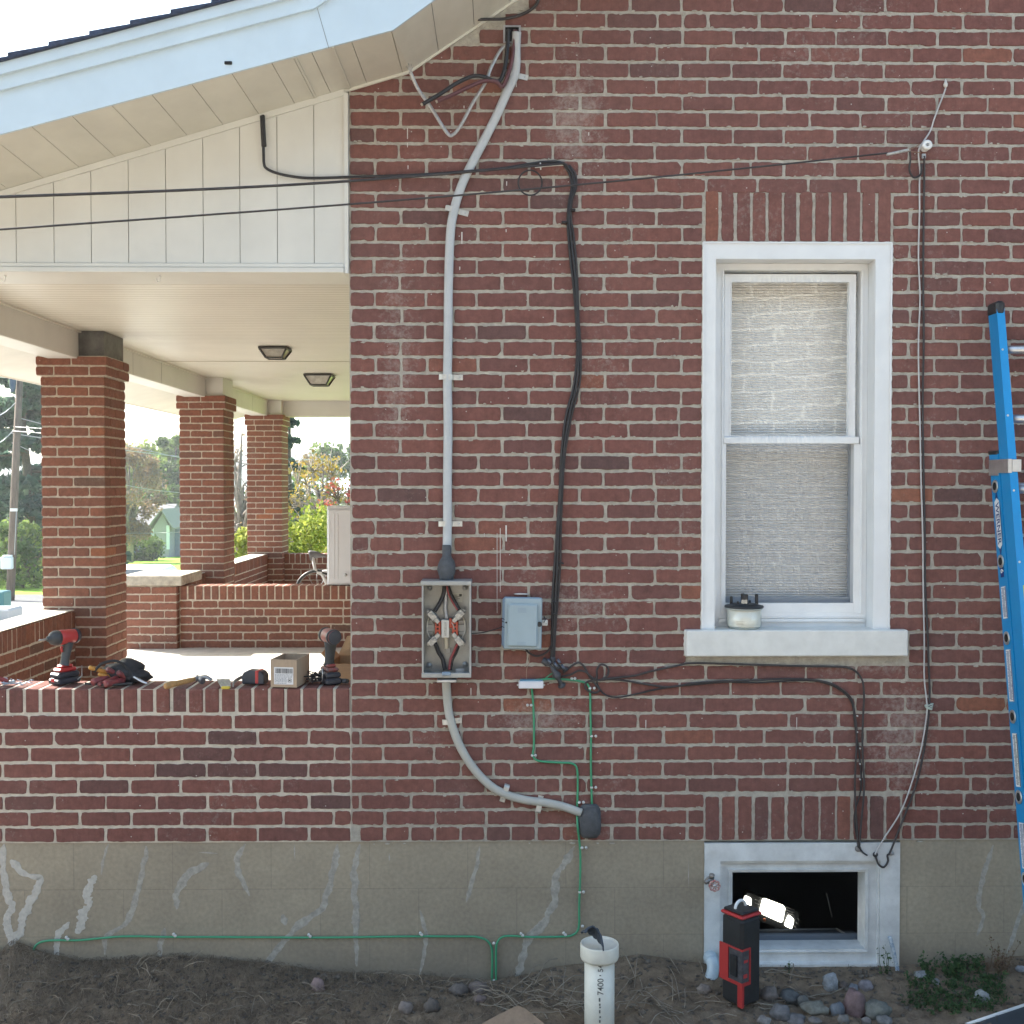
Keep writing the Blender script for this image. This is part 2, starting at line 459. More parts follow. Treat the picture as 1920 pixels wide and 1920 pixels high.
# mortar slop squeezed over the brick edges
for i in range(1500):
    k = rnd.randrange(0, 60); zc_ = ZB + k*CH + rnd.choice((-1,1))*rnd.uniform(.004,.009); xc_ = rnd.uniform(XQ+.02, 2.4); 
    if any(h0-.01 < xc_ < h1+.01 and h2-.01 < zc_ < h3+.01 for h0,h1,h2,h3 in hs) or zc_ > prof(xc_)-.02: continue
    a_ = rnd.uniform(.003,.012); b__ = rnd.uniform(.0015,.0045); pts_ = [(xc_ + a_*math.cos(t)*rnd.uniform(.6,1.2), YW-.0052-rnd.uniform(0,.001), zc_ + b__*math.sin(t)*rnd.uniform(.5,1.3)) for t in [2*math.pi*q/9 for q in range(9)]]
    top_ = [mb.av(p_) for p_ in pts_]; bot_ = [mb.av((xc_+(p_[0]-xc_)*1.25, YW-.001, zc_+(p_[2]-zc_)*1.25)) for p_ in pts_]
    mb.af(top_, 0)
    for q in range(9): mb.af((bot_[q], bot_[(q+1)%9], top_[(q+1)%9], top_[q]), 0)
# mortar sheet in pieces round the openings (thick shell behind it)
def shell(xa, xb, za, zb):
    mb.box((xa, YW, za), (xb, YW+.2, zb), 0)
top_z = lambda x: prof(x, .0)
def shell_poly(xs0, xs1, z0):
    xs = [xs0] + [x for x in (KX, XR) if xs0 < x < xs1] + [xs1]
    pts = [(xs0, YW, z0), (xs1, YW, z0)] + [(x, YW, prof(x)) for x in reversed(xs)]
    mb.prism(pts, (0,.2,0), 0)
shell_poly(XQ, WIN[0], ZB); shell_poly(WIN[1], XH1, ZB); 
mb.box((WIN[0], YW, ZB), (WIN[1], YW+.2, SILL[2]+.004), 0)
shell_poly(WIN[0], WIN[1], WIN[3])
wall_ = mb.build('wall', [M['mortar'], M['brick']], house)
# front, far and right walls of the house body
mb = MB()
courses(mb, Vector((XQ, YB, 0)), Vector((0,-1,0)), Vector((-1,0,0)), 0.0, YB-YW-.21, ZB-8*CH, 0, 54, det=False, proud=.003)
mb.box((XQ, YW+.2, -2.3), (XQ+.2, YB, prof(XQ)-.02), 0)
mb.box((XH1-.2, YW+.2, -2.3), (XH1, YB-.2, prof(XH1)-.02), 0)
mb.prism([(XQ+.2, YB-.2, -2.3), (XH1, YB-.2, -2.3), (XH1, YB-.2, prof(XH1)-.02), (XR, YB-.2, ZR-.02), (XQ+.2, YB-.2, prof(XQ+.2)-.02)], (0,.2,0), 0)
mb.build('rear_wall', [M['porch_mortar'], M['porch_brick_bounce']], house)

# --- foundation of parged block
def found_mat():
    m, N, L, b = nodes('parged_block')
    b.inputs['Roughness'].default_value = .93
    g = N.new('ShaderNodeNewGeometry')
    sx = N.new('ShaderNodeSeparateXYZ'); L.new(g.outputs['Position'], sx.inputs[0])
    cb = N.new('ShaderNodeCombineXYZ'); L.new(sx.outputs[0], cb.inputs[0]); L.new(sx.outputs[2], cb.inputs[1])
    mp = N.new('ShaderNodeMapping'); mp.inputs['Location'].default_value = (.13, -(ZB)+.0, 0); L.new(cb.outputs[0], mp.inputs[0])
    br = N.new('ShaderNodeTexBrick'); br.inputs['Scale'].default_value = 1; br.inputs['Brick Width'].default_value = .412; br.inputs['Row Height'].default_value = .199
    br.inputs['Mortar Size'].default_value = .0022; br.inputs['Mortar Smooth'].default_value = .6
    L.new(mp.outputs[0], br.inputs['Vector'])
    t = N.new('ShaderNodeTexNoise'); t.inputs['Scale'].default_value = 2.4; t.inputs['Detail'].default_value = 9; t.inputs['Roughness'].default_value = .62
    L.new(g.outputs['Position'], t.inputs['Vector'])
    r = N.new('ShaderNodeValToRGB'); e = r.color_ramp.elements
    e[0].position = .3; e[0].color = (.24,.206,.156,1); e[1].position = .72; e[1].color = (.345,.298,.222,1)
    L.new(t.outputs['Fac'], r.inputs[0])
    t3 = N.new('ShaderNodeTexNoise'); t3.inputs['Scale'].default_value = 60; t3.inputs['Detail'].default_value = 6; L.new(g.outputs['Position'], t3.inputs['Vector'])
    m3 = N.new('ShaderNodeMapRange'); m3.inputs[3].default_value = .72; m3.inputs[4].default_value = 1.28; L.new(t3.outputs['Fac'], m3.inputs[0])
    sc = N.new('ShaderNodeVectorMath'); sc.operation = 'SCALE'; L.new(r.outputs[0], sc.inputs[0]); L.new(m3.outputs[0], sc.inputs['Scale'])
    # soil splash near the ground
    t4 = N.new('ShaderNodeTexNoise'); t4.inputs['Scale'].default_value = 7; t4.inputs['Detail'].default_value = 8; L.new(g.outputs['Position'], t4.inputs['Vector'])
    ma = N.new('ShaderNodeMath'); ma.operation = 'MULTIPLY_ADD'; ma.inputs[1].default_value = .16; L.new(t4.outputs['Fac'], ma.inputs[0]); L.new(sx.outputs[2], ma.inputs[2])
    mr = N.new('ShaderNodeMapRange'); mr.inputs[1].default_value = -1.95; mr.inputs[2].default_value = -1.80; mr.inputs[3].default_value = .5; mr.inputs[4].default_value = 0
    L.new(ma.outputs[0], mr.inputs[0])
    mx = N.new('ShaderNodeMix'); mx.data_type = 'RGBA'; mx.inputs['B'].default_value = (.15,.13,.105,1)
    L.new(mr.outputs[0], mx.inputs['Factor']); L.new(sc.outputs[0], mx.inputs['A'])
    mj = N.new('ShaderNodeMix'); mj.data_type = 'RGBA'; mj.inputs['B'].default_value = (.12,.108,.088,1)
    mf = N.new('ShaderNodeMath'); mf.operation = 'MULTIPLY'; mf.inputs[1].default_value = .28; L.new(br.outputs['Fac'], mf.inputs[0])
    L.new(mf.outputs[0], mj.inputs['Factor']); L.new(mx.outputs['Result'], mj.inputs['A'])
    L.new(mj.outputs['Result'], b.inputs['Base Color'])
    su = N.new('ShaderNodeMath'); su.operation = 'SUBTRACT'; L.new(t3.outputs['Fac'], su.inputs[0]); L.new(br.outputs['Fac'], su.inputs[1])
    bp = N.new('ShaderNodeBump'); bp.inputs['Strength'].default_value = .35; bp.inputs['Distance'].default_value = .003
    L.new(su.outputs[0], bp.inputs['Height']); L.new(bp.outputs[0], b.inputs['Normal'])
    return m
M['found'] = found_mat()
YF = YW + .004
mb = MB()
mb.box((-3.15, YF, -2.6), (BAS[0], YF+.2, ZB), 0)
mb.box((BAS[1], YF, -2.6), (XH1, YF+.2, ZB), 0)
mb.box((BAS[0], YF, -2.6), (BAS[1], YF+.2, BAS[2]), 0)
fnd = mb.build('foundation', M['found'], house)
# mortar-filled cracks: irregular ribbons standing 2 mm proud
def ribbon(new, pts, w, z=.0015, m=0, jag=.35, seed=0):
    mb = MB(); pts = spline([P(px, py, YF) for (px, py) in pts], 12); k = len(pts)
    L_ = []; R_ = []
    for i, p in enumerate(pts):
        t = (pts[min(i+1,k-1)] - pts[max(i-1,0)]).normalized(); s = Vector((-t.z, 0, t.x))
        ww = w * (1 + jag*1.5*noise.noise(Vector((p.z*28, seed*7.3, 3))) + jag*.9*noise.noise(Vector((p.z*95, seed*3.3, 3)))) * min(1, .15 + min(i, k-1-i)*.12) / 450
        w2 = w * (1 + jag*1.5*noise.noise(Vector((p.z*28, seed*7.3, 9))) + jag*.9*noise.noise(Vector((p.z*95, seed*3.3, 9)))) * min(1, .15 + min(i, k-1-i)*.12) / 450
        q = s*(jag*w*.7/450*noise.noise(Vector((p.z*18, seed*5.1, 30))))
        L_.append(p + s*ww + q); R_.append(p - s*w2 + q)
    for i in range(k-1):
        a = [mb.av(x + Vector((0,-z,0))) for x in (L_[i], L_[i+1], R_[i+1], R_[i])]
        e = [mb.av(x + Vector((0,.001,0)) + (x-c_)*.18) for x, c_ in ((L_[i],pts[i]), (L_[i+1],pts[i+1]), (R_[i+1],pts[i+1]), (R_[i],pts[i]))]
        mb.af(a, m); mb.af((e[0], e[1], a[1], a[0]), m); mb.af((a[3], a[2], e[2], e[3]), m)
    mb.build('crack_filler' if new else 'crack_patch', M['new_mortar'] if new else M['old_patch'], fnd)
M['old_patch'] = mat('old_patch', (.335,.315,.275), .95, nz=.25, ns=38, bump=.5, bs=90)
ribbon(True, [(8,1582),(5,1620),(14,1680),(22,1700),(12,1725),(18,1755),(24,1778)], 6, seed=1, jag=.5)
ribbon(True, [(20,1612),(35,1628),(58,1640),(76,1645),(70,1665),(56,1690),(46,1715),(38,1740),(25,1772)], 6.5, seed=2, jag=.6)
ribbon(True, [(178,1640),(172,1655),(162,1680),(168,1700),(156,1715),(148,1740),(140,1748)], 6.5, seed=3, jag=.8)
ribbon(True, [(130,1728),(118,1742),(108,1760),(106,1790),(104,1806)], 5, seed=4, jag=.6)

for i, (pts, w) in enumerate([
    ([(204,1582),(194,1610),(190,1640)], 2.5), ([(274,1586),(270,1620),(260,1665),(250,1700),(238,1728),(212,1748),(198,1760),(196,1790)], 4.5),
    ([(392,1618),(372,1628),(345,1650),(330,1680),(332,1705)], 6), ([(460,1582),(445,1610),(448,1640),(468,1680)], 5),
    ([(632,1582),(628,1620),(616,1665),(606,1700),(580,1722),(550,1745),(520,1780),(492,1812)], 5.5),
    ([(674,1582),(666,1620),(664,1668),(668,1710),(668,1760),(669,1812)], 5), ([(900,1586),(893,1625),(882,1665),(874,1692)], 3.5),
    ([(786,1706),(796,1738),(798,1770),(786,1830)], 3.5), ([(1078,1586),(1060,1615),(1042,1650),(1036,1700),(1015,1735),(990,1760),(980,1800),(968,1832)], 6),
    ([(1862,1584),(1850,1625),(1838,1665),(1836,1700),(1844,1722),(1832,1755)], 4), ([(1920,1690),(1905,1740),(1888,1790)], 4),
    ([(310,1740),(302,1770),(302,1800)], 5), ([(528,1715),(536,1735)], 7), ([(408,1600),(372,1598)], 1.5), ([(552,1583),(553,1612)], 1.6), ([(1291,1610),(1291,1665)], .8), ([(730,1600),(730,1614)], 1.5)]):
    ribbon(False, pts, w, z=.0009, seed=10+i, jag=.5)

# small tan paint dashes left on the bricks by stripping: thin drips
for (px, py, h, w) in [(764,240,20,1.4),(764,268,8,1.3),(866,435,22,1.8),(949,985,30,2.2),(908,1000,7,1),(938,990,120,.9),(932,1000,150,.7),(968,155,8,1.2),(949,430,5,1.5),(883,1290,14,1.3),(1494,1345,22,1),(765,310,7,1.2),(862,500,6,1.6),(870,198,5,1.5),(1104,248,6,1.5),(950,340,8,1.4),(1211,1350,16,1.3)]:
    a = P(px, py, YW-.0062); mb = MB()
    mb.prism([a + Vector((-w/900,0,-h/450)), a + Vector((w/900,0,-h/450)), a + Vector((w/700,0,0)), a + Vector((-w/700,0,0))], (0,.001,0)); mb.build('paint_drip', M['caulk'], wall_)

# --- roof, soffit, fascia
YFa = 4.27
def rz(x, off): return prof(x, off)
mb = MB()                                              # roof slab
th0 = .235
pr = [(XE-.03, rz(XE,.10)), (KX, rz(KX,.10)), (XR, ZR+.10), (XH1+.3, prof(XH1+.3,.10)), (XH1+.3, prof(XH1+.3,.22)), (XR, ZR+.30), (KX-.03, rz(KX-.03,.30)), (XE-.03, rz(XE,.22))]
mb.prism([(x, YFa+.03, z) for x, z in pr], (0, YB+.5-YFa, 0))
mb.build('roof', M['cream'], house)
_pa = P(0,252,YFa); _pk = P(737,56,YFa); _pr = P(814,0,YFa)
def l1z(x, off=0.0):      # soffit height along the fascia
    if x < _pk.x: return _pa.z + (_pk.z-_pa.z)/(_pk.x-_pa.x)*(x-_pa.x) + .001 + off
    return _pk.z + (_pr.z-_pk.z)/(_pr.x-_pk.x)*(x-_pk.x) + .001 + off
def sof(mb, a, b_, o0, o1, m=0):
    y0, y1 = YFa+.012, YW-.004; A = [(a,y0,l1z(a,o0)),(b_,y0,l1z(b_,o0)),(b_,y1,rz(b_,o0)),(a,y1,rz(a,o0)),(a,y0,l1z(a,o1)),(b_,y0,l1z(b_,o1)),(b_,y1,rz(b_,o1)),(a,y1,rz(a,o1))]
    i = [mb.av(p) for p in A]
    for q in ((0,3,2,1),(4,5,6,7),(0,1,5,4),(1,2,6,5),(2,3,7,6),(3,0,4,7)): mb.af([i[k] for k in q], m)
mb = MB()                                              # soffit panels, each 147 mm wide, seam gaps between
x = P(18,360,YW).x - 12*.1473; i = 0
while x < XR:
    xa, xb = x+.0012, x+.1473-.0012
    if xb > XE and not (xa < KX < xb):
        xa = max(xa, XE)
        sof(mb, xa, xb, 0, .012)
    elif xb > XE:
        for (p, q) in ((xa, KX), (KX, xb)):
            sof(mb, p, q, 0, .012)
    if 11 < i: pass
    x += .1473; i += 1
for (fx, wx) in ((543,589),(548,594),(605,657)):       # two raised seams
    xc = P(wx, 200, YW).x
    sof(mb, xc-.004, xc+.004, -.004, .001)
# backing sheet
for (a, b_) in ((XE, KX), (KX, XR)):
    sof(mb, a, b_, .0125, .02, 1)
mb.build('soffit', [M['cream'], M['dark']], house)
mb = MB()                                              # far side soffit strip + eave soffit, right slope
mb.prism([(XR, YFa+.012, ZR), (XH1+.25, YFa+.012, prof(XH1+.25)), (XH1+.25, YFa+.012, prof(XH1+.25,.02)), (XR, YFa+.012, ZR+.02)], (0, YW-YFa-.016, 0))
# small wall moulding under the soffit
for (a, b_) in ((XE, KX), (KX, 1.2)):
    mb.prism([(a, YW-.0062, rz(a,-.012)), (b_, YW-.0062, rz(b_,-.012)), (b_, YW-.0062, rz(b_,-.0005)), (a, YW-.0062, rz(a,-.0005))], (0,-.012,0) if False else (0,-.008,0))
mb.build('soffit_trim', M['cream'], house)
def FP(px, py): p = P(px, py, YFa); return (p.x, p.z)
def fline(p0, p1, xend):       # extend a pixel line to world x
    (xa, za), (xb, zb) = FP(*p0), FP(*p1); return (xend, za + (zb-za)/(xb-xa)*(xend-xa))
L1_ = 0
L1 = [fline((0,252),(737,56),XE), FP(737,56), fline((737,56),(814,0),XR)]
L2 = [fline((0,173),(585,20),XE), FP(590,19), fline((590,19),(640,-12),1.0)]
L2[2] = (XR, FP(590,19)[1] + sl2*(XR-FP(590,19)[0]))
L3 = [fline((0,148),(560,0),XE), FP(572,-4), None]; L3[2] = (XR, L3[1][1] + sl2*(XR-L3[1][0]))
L4 = [fline((0,126),(478,0),XE), FP(560,-22), None]; L4[2] = (XR, L4[1][1] + sl2*(XR-L4[1][0]))
L5 = [(x, z+.022) for x, z in L4]
def band(lo, hi, y0, y1, mt, name, gap=0.0):
    mb = MB()
    pts = [(x, y0, z) for x, z in lo] + [(x, y0, z-gap) for x, z in reversed(hi)]
    mb.prism(pts, (0, y1-y0, 0))
    return mb
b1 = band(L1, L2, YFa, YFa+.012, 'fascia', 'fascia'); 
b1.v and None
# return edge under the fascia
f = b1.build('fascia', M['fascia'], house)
mb = MB()
e0 = P(590,0,YFa-.0006); e1 = P(616,90,YFa-.0006)
mb.prism([e0, e1, e1+Vector((.0018,0,0)), e0+Vector((.0018,0,0))], (0,.0004,0))
a = P(428,118,YFa-.002)
mb.build('seam', M['greybox'], f)
mb = MB(); mb.bbox((a.x-.014, YFa-.006, a.z-.006), (a.x+.014, YFa, a.z+.006), .002)
mb.build('clip', M['dark'], f)
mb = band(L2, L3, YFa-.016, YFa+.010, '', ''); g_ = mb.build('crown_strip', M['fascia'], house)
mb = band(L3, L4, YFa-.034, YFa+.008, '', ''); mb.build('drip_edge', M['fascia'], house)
mb = MB()                                              # stepped shingle edge and top surface
dx = .147; x = XE - .04; j = 0
xs0 = P(25,110,YFa).x
stops = [XE-.05] + [xs0 + .1475*k - .1475*14 for k in range(0, 60)]
stops = [s for s in stops if XE-.06 < s < L4[1][0]]
stops = sorted(set(stops + [L4[1][0]]))
def l4(x): 
    (xa, za), (xb, zb) = L4[0], L4[1]
    return za + (zb-za)/(xb-xa)*(x-xa) if x < xb else zb + sl2*(x-xb)
for a, b_ in zip(stops[:-1], stops[1:]):
    mb.prism([(a, YFa-.05, l4(a)+.001), (b_, YFa-.05, l4(b_)+.001), (b_, YFa-.05, l4(b_)+.009), (a, YFa-.05, l4(a)+.022)], (0, .35, 0))
xk = L4[1][0]
mb.prism([(XE-.05, YFa+.25, l4(XE-.05)+.001), (xk, YFa+.25, l4(xk)+.001), (xk, YFa+.25, l4(xk)+.02), (XE-.05, YFa+.25, l4(XE-.05)+.02)], (0, YB+.5-YFa-.25, 0))
mb.prism([(xk, YFa-.05, l4(xk)+.001), (XR, YFa-.05, l4(XR)+.001), (XR, YFa-.05, l4(XR)+.03), (xk, YFa-.05, l4(xk)+.03)], (0, YB+.5-YFa, 0))
mb.prism([(XR, YFa-.05, l4(XR)+.001), (XH1+.35, YFa-.05, l4(XR)-sl2*(XH1+.35-XR)), (XH1+.35, YFa-.05, l4(XR)-sl2*(XH1+.35-XR)+.03), (XR, YFa-.05, l4(XR)+.03)], (0, YB+.5-YFa, 0))
mb.build('shingles', M['shingle'], house)

# ------------------------------------------------------------------ porch
porch = thing('front_porch', 'covered front porch with brick columns and low brick walls on the left of the house', 'porch', (-2, YW, -2.04))
ZC = 1.04; ZBM = .85; ZFL = -1.37
PB = [M['porch_mortar'], M['porch_brick_bounce']]
# gable siding
YS = YW - .012
mb = MB()
zbot = WZ(497, 400)
xs = [P(px, 430, YS).x for px in (30,101,171,241,311,381,450,520,589)]
pitch = (xs[-1]-xs[0])/8
allx = [xs[0] - pitch*k for k in range(6, 0, -1)] + xs + [XQ-.018]
for a, b_ in zip(allx[:-1], allx[1:]):
    a2, b2 = a+.0014, b_-.0014
    mb.prism([(a2, YS, zbot), (b2, YS, zbot), (b2, YS, rz(b2,-.001)), (a2, YS, rz(a2,-.001))], (0,.006,0))
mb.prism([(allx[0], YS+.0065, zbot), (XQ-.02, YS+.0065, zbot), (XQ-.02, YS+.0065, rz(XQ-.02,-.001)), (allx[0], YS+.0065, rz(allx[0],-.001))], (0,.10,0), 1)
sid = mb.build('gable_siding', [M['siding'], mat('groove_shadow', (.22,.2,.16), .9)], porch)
mb = MB()
xl = -3.2
mb.prism([(xl, YS-.012, rz(xl,-.026)), (XQ-.018, YS-.012, rz(XQ-.018,-.026)), (XQ-.018, YS-.012, rz(XQ-.018,-.0005)), (xl, YS-.012, rz(xl,-.0005))], (0,.011,0))
mb.box((XQ-.018, YS-.010, WZ(514,640)), (XQ-.001, YS+.1, rz(XQ-.018,-.014)))
mb.bbox((xl, YS-.010, WZ(503,400)), (XQ-.019, YS-.001, zbot+.004), .002)
mb.bbox((xl, YS-.018, WZ(513,400)), (XQ-.019, YS+.10, WZ(503.5,400)), .002)
mb.build('siding_trim', M['siding'], porch)
# side beam behind the siding, front beams, ceiling
zt_ = WZ(513,400)
mb = MB()
mb.box((-3.07, YS+.1, zt_+.001), (XQ-.001, YW+.26, ZC))
for (xa, ya, xb, yb) in ((-3.02, YW+.2, -2.82, 7.76), (-3.02, 8.18, -2.82, 11.1), (-3.02, 11.52, -2.82, 14.06)):
    mb.bbox((xa, ya, ZBM), (xb, yb, ZC+.06), .004)
mb.bbox((-2.66, 14.2, ZBM), (XQ-.01, 14.42, ZC+.06), .004)
bm_ = mb.build('beam', M['siding'], porch)
for y in (8.9, 9.65, 13.2):
    mb = MB(); mb.box((-2.8195, y, ZBM+.004), (-2.8190, y+.004, ZC-.01)); mb.build('beam_seam', M['greybox'], bm_)
mb = MB()
mb.box((-2.82, YW+.27, ZC-.014), (-2.805, 14.2, ZC-.002))
mb.build('beam_moulding', M['ceiling'], bm_)
mb = MB()
y = YW+.27
while y < 14.4:
    w = .075
    mb.box((-3.0, y+.002, ZC), (XQ-.001, min(y+w-.002, 14.4), ZC+.01))
    mb.box((-3.0, y+w*.5-.0015, ZC-.0008), (XQ-.001, y+w*.5+.0015, ZC+.0005), 1)
    y += w
mb.box((-3.0, YW+.27, ZC+.011), (XQ-.001, 14.4, ZC+.03), 1)
mb.box((-2.8, 9.64, ZC-.004), (XQ-.002, 9.665, ZC-.0015), 1)
mb.build('ceiling', [M['ceiling'], mat('ceiling_groove', (.40,.36,.28), .7)], porch)
# eave soffit outside the beam
mb = MB(); mb.prism([(XE, YW+.0, ZE+.0), (-3.02, YW, prof(-3.02)-.02+.0), (-3.02, YW, prof(-3.02)+.01), (XE, YW, ZE+.02)], (0, YB-YW, 0))
mb.bbox((XE-.02, YFa, ZE-.005), (XE, YB, ZE+.16), .003); mb.build('eave', M['cream'], porch)
# floor
mb = MB(); mb.bbox((-3.1, YW+.205, ZFL-.12), (XQ-.002, 14.3, ZFL), .005)
mb.build('porch_floor', M['concrete'], porch)
mb = MB()
mb.box((-3.08, YW+.21, -2.8), (-2.96, 14.3, ZFL-.121)); mb.box((-2.9, 14.2, -3.0), (XQ-.01, 14.35, ZFL-.121))
mb.build('porch_base', M['found'], porch)
M['sunlit_top'] = mat('sunlit_cap_sheet', (.55,.52,.46), .9, nz=.12, ns=14, bump=.5, bs=60)  # added pale sheets: sun glare on the caps put into their colour
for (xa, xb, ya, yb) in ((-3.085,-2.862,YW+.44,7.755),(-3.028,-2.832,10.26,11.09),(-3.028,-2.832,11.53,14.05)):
    mb = MB(); mb.bbox((xa, ya, ZCAP+.0035), (xb, yb, ZCAP+.009), .002); mb.build('sunlit_cap_sheet', M['sunlit_top'], porch)
for (i, zs) in enumerate(((-1.55,),(-1.74,),(-1.93,))):
    mb = MB(); mb.bbox((-3.1-.3*(i+1), 8.25, -2.3), (-3.102-.3*i, 9.55, zs[0]), .006); mb.build('step', M['concrete'], porch)
# columns
def column(x0, x1, y0, y1, z0, z1, cap, beamtop):
    mb = MB(); mb.box((x0,y0,z0), (x1,y1,z1), 0)
    rows = int((z1 - z0)/CH + .5); zz = z1 - rows*CH
    L_ = (x1-x0)/2.0
    for (o, u, n, ln, sh) in ((Vector((x0,y0,0)), Vector((1,0,0)), Vector((0,-1,0)), x1-x0, 0), (Vector((x1,y0,0)), Vector((0,1,0)), Vector((1,0,0)), y1-y0, 1),
                          (Vector((x1,y1,0)), Vector((-1,0,0)), Vector((0,1,0)), x1-x0, 0), (Vector((x0,y1,0)), Vector((0,-1,0)), Vector((-1,0,0)), y1-y0, 1)):
        ext = .006 if sh == 0 else -.001
        o2 = o - u*ext
        for k in range(rows-2):
            za = zz + k*CH + MJ/2; zb = za + CH - MJ
            tot = ln + 2*ext
            cuts = [0, tot/2, tot] if (k + sh) % 2 == 0 else [0, tot*.25, tot*.75, tot]
            for i in range(len(cuts)-1):
                a = cuts[i] + (.005 if i else 0); b_ = cuts[i+1] - (.005 if i < len(cuts)-2 else 0)
                brick(mb, o2, u, n, a, b_, za, zb, .006, .001, True)
    col = mb.build('column', PB, porch)
    mb = MB(); e = .028
    zc0 = zz + (rows-2)*CH
    mb.box((x0-e+.006, y0-e+.006, zc0+.002), (x1+e-.006, y1+e-.006, z1), 0)
    for (o, u, n, ln, sh) in ((Vector((x0-e+.006,y0-e+.006,0)), Vector((1,0,0)), Vector((0,-1,0)), x1-x0+2*e-.012, 0), (Vector((x1+e-.006,y0-e+.006,0)), Vector((0,1,0)), Vector((1,0,0)), y1-y0+2*e-.012, 1),
                          (Vector((x1+e-.006,y1+e-.006,0)), Vector((-1,0,0)), Vector((0,1,0)), x1-x0+2*e-.012, 0), (Vector((x0-e+.006,y1+e-.006,0)), Vector((0,-1,0)), Vector((-1,0,0)), y1-y0+2*e-.012, 1)):
        ext = .006 if sh == 0 else -.001; o2 = o - u*ext; tot = ln + 2*ext
        for k in range(2):
            za = zc0 + k*CH + MJ/2; zb = za + CH - MJ
            cuts = [0, tot*.5, tot] if (k+sh) % 2 else [0, tot*.25, tot*.75, tot]
            for i in range(len(cuts)-1):
                brick(mb, o2, u, n, cuts[i] + (.005 if i else 0), cuts[i+1] - (.005 if i < len(cuts)-2 else 0), za, zb, .006, .001, True)
    mb.build('column_cap', PB, col)
    if beamtop:
        mb = MB(); mb.bbox((x0+.05, y0+.01, z1), (x1+.0, y1-.01, ZC-.001), .004)
        mb.build('post_wrap', beamtop, col)
XC0, XC1 = -3.07, -2.655
column(XC0, XC1, YW+.005, YW+.425, ZB, .86, True, M['siding'])
column(XC0, XC1, 7.76, 8.18, -2.2, .868, True, M['greybox'])
column(XC0, XC1, 11.1, 11.52, -2.3, .868, True, M['siding'])
column(XC0, XC1, 14.06, 14.48, -2.4, .868, True, M['siding'])
# parapets
def parapet(o, u, n, ln, th, z0, rows, name='low_wall', bm=None, cap_pitch=.0662, org=0.0, det=True, both=True, ext0=0.0):
    """o corner at mortar plane; inner body goes along -n by th"""
    o = Vector(o); u = Vector(u); n = Vector(n)
    mb = MB(); zc = z0 + rows*CH; zt = ZCAP
    def corner(a, d, z): return o + u*a - n*d + Vector((0,0,z))
    p = corner(0, 0, z0); q = corner(ln, th, zc+.004); mb.box(p, q, 0)
    p = corner(0.002, .0002, zc); q = corner(ln-.002, th-.0002, zt-.0025); mb.box(p, q, 0)
    courses(mb, o, u, n, 0.003, ln-.003, z0, 0, rows, org=org, det=det, jit=.0014)
    if both: courses(mb, o - n*th + u*ln, -u, -n, 0.003, ln-.003, z0, 0, rows, org=org, det=False)
    w = mb.build(name, bm or PB, porch)
    mb = MB(); k = int(ln / cap_pitch); pt = ln / k
    for i in range(k):
        c = tone(); a = i*pt + .0052; b_ = (i+1)*pt - .0052
        jt = rnd.uniform(-.002,.002); j2 = rnd.uniform(-.0025,.0025)
        A = corner(a+rnd.uniform(-.001,.001), -.004+j2, zc + MJ/2+rnd.uniform(-.001,.001)); B = corner(b_+rnd.uniform(-.001,.001), th+.004, zt + jt)
        mb.bbox(A, B, .0045, 1, c)
    mb.build('rowlock_cap', bm or PB, w)
    return w
xP = XQ
parapet((XC1+.0, YW, 0), (1,0,0), (0,-1,0), xP - XC1, .2, ZB, 8, org=WX(103,1568)-XC1, both=True, bm=[M['porch_mortar'], M['brick']])
parapet((-2.86, YW+.43, 0), (0,1,0), (1,0,0), 7.76-YW-.43, .22, ZFL-.01, 6)
parapet((-2.69, 9.68, 0), (1,0,0), (0,-1,0), XQ+2.69, .2, ZFL-.005, 6)
parapet((-2.83, 10.25, 0), (0,1,0), (1,0,0), 11.1-10.25, .2, ZFL-.005, 6)
parapet((-2.83, 11.52, 0), (0,1,0), (1,0,0), 14.06-11.52, .2, ZFL-.005, 6)
parapet((-2.655, 14.2, 0), (1,0,0), (0,-1,0), XQ+2.655, .2, ZFL-.005, 6)
# pier with capstone
mb = MB(); x0, x1, y0, y1 = -3.12, -2.70, 9.62, 10.2
mb.box((x0,y0,-2.2), (x1,y1,-.845), 0)
rows = 20; zz = -.845 - rows*CH
for (o, u, n, ln) in ((Vector((x0,y0,0)), Vector((1,0,0)), Vector((0,-1,0)), x1-x0), (Vector((x1,y0,0)), Vector((0,1,0)), Vector((1,0,0)), y1-y0), (Vector((x0,y1,0)), Vector((0,-1,0)), Vector((-1,0,0)), y1-y0)):
    for k in range(rows):
        za = zz + k*CH + MJ/2; zb = za + CH - MJ
        cuts = [0, ln/2, ln] if k % 2 else [0, ln*.27, ln*.76, ln]
        if abs(n.y) > .5: cuts = [c_ for c_ in cuts]; cuts[0] = -.006; cuts[-1] = ln+.006
        for i in range(len(cuts)-1):
            brick(mb, o, u, n, cuts[i] + .004, cuts[i+1] - .004, za, zb, .006, .0014, True)
pier = mb.build('entry_pier', PB, porch)
mb = MB(); mb.bbox((x0-.035, y0-.035, -.838), (x1+.055, y1+.04, -.755), .007); mb.build('capstone', M['capstone'], pier)
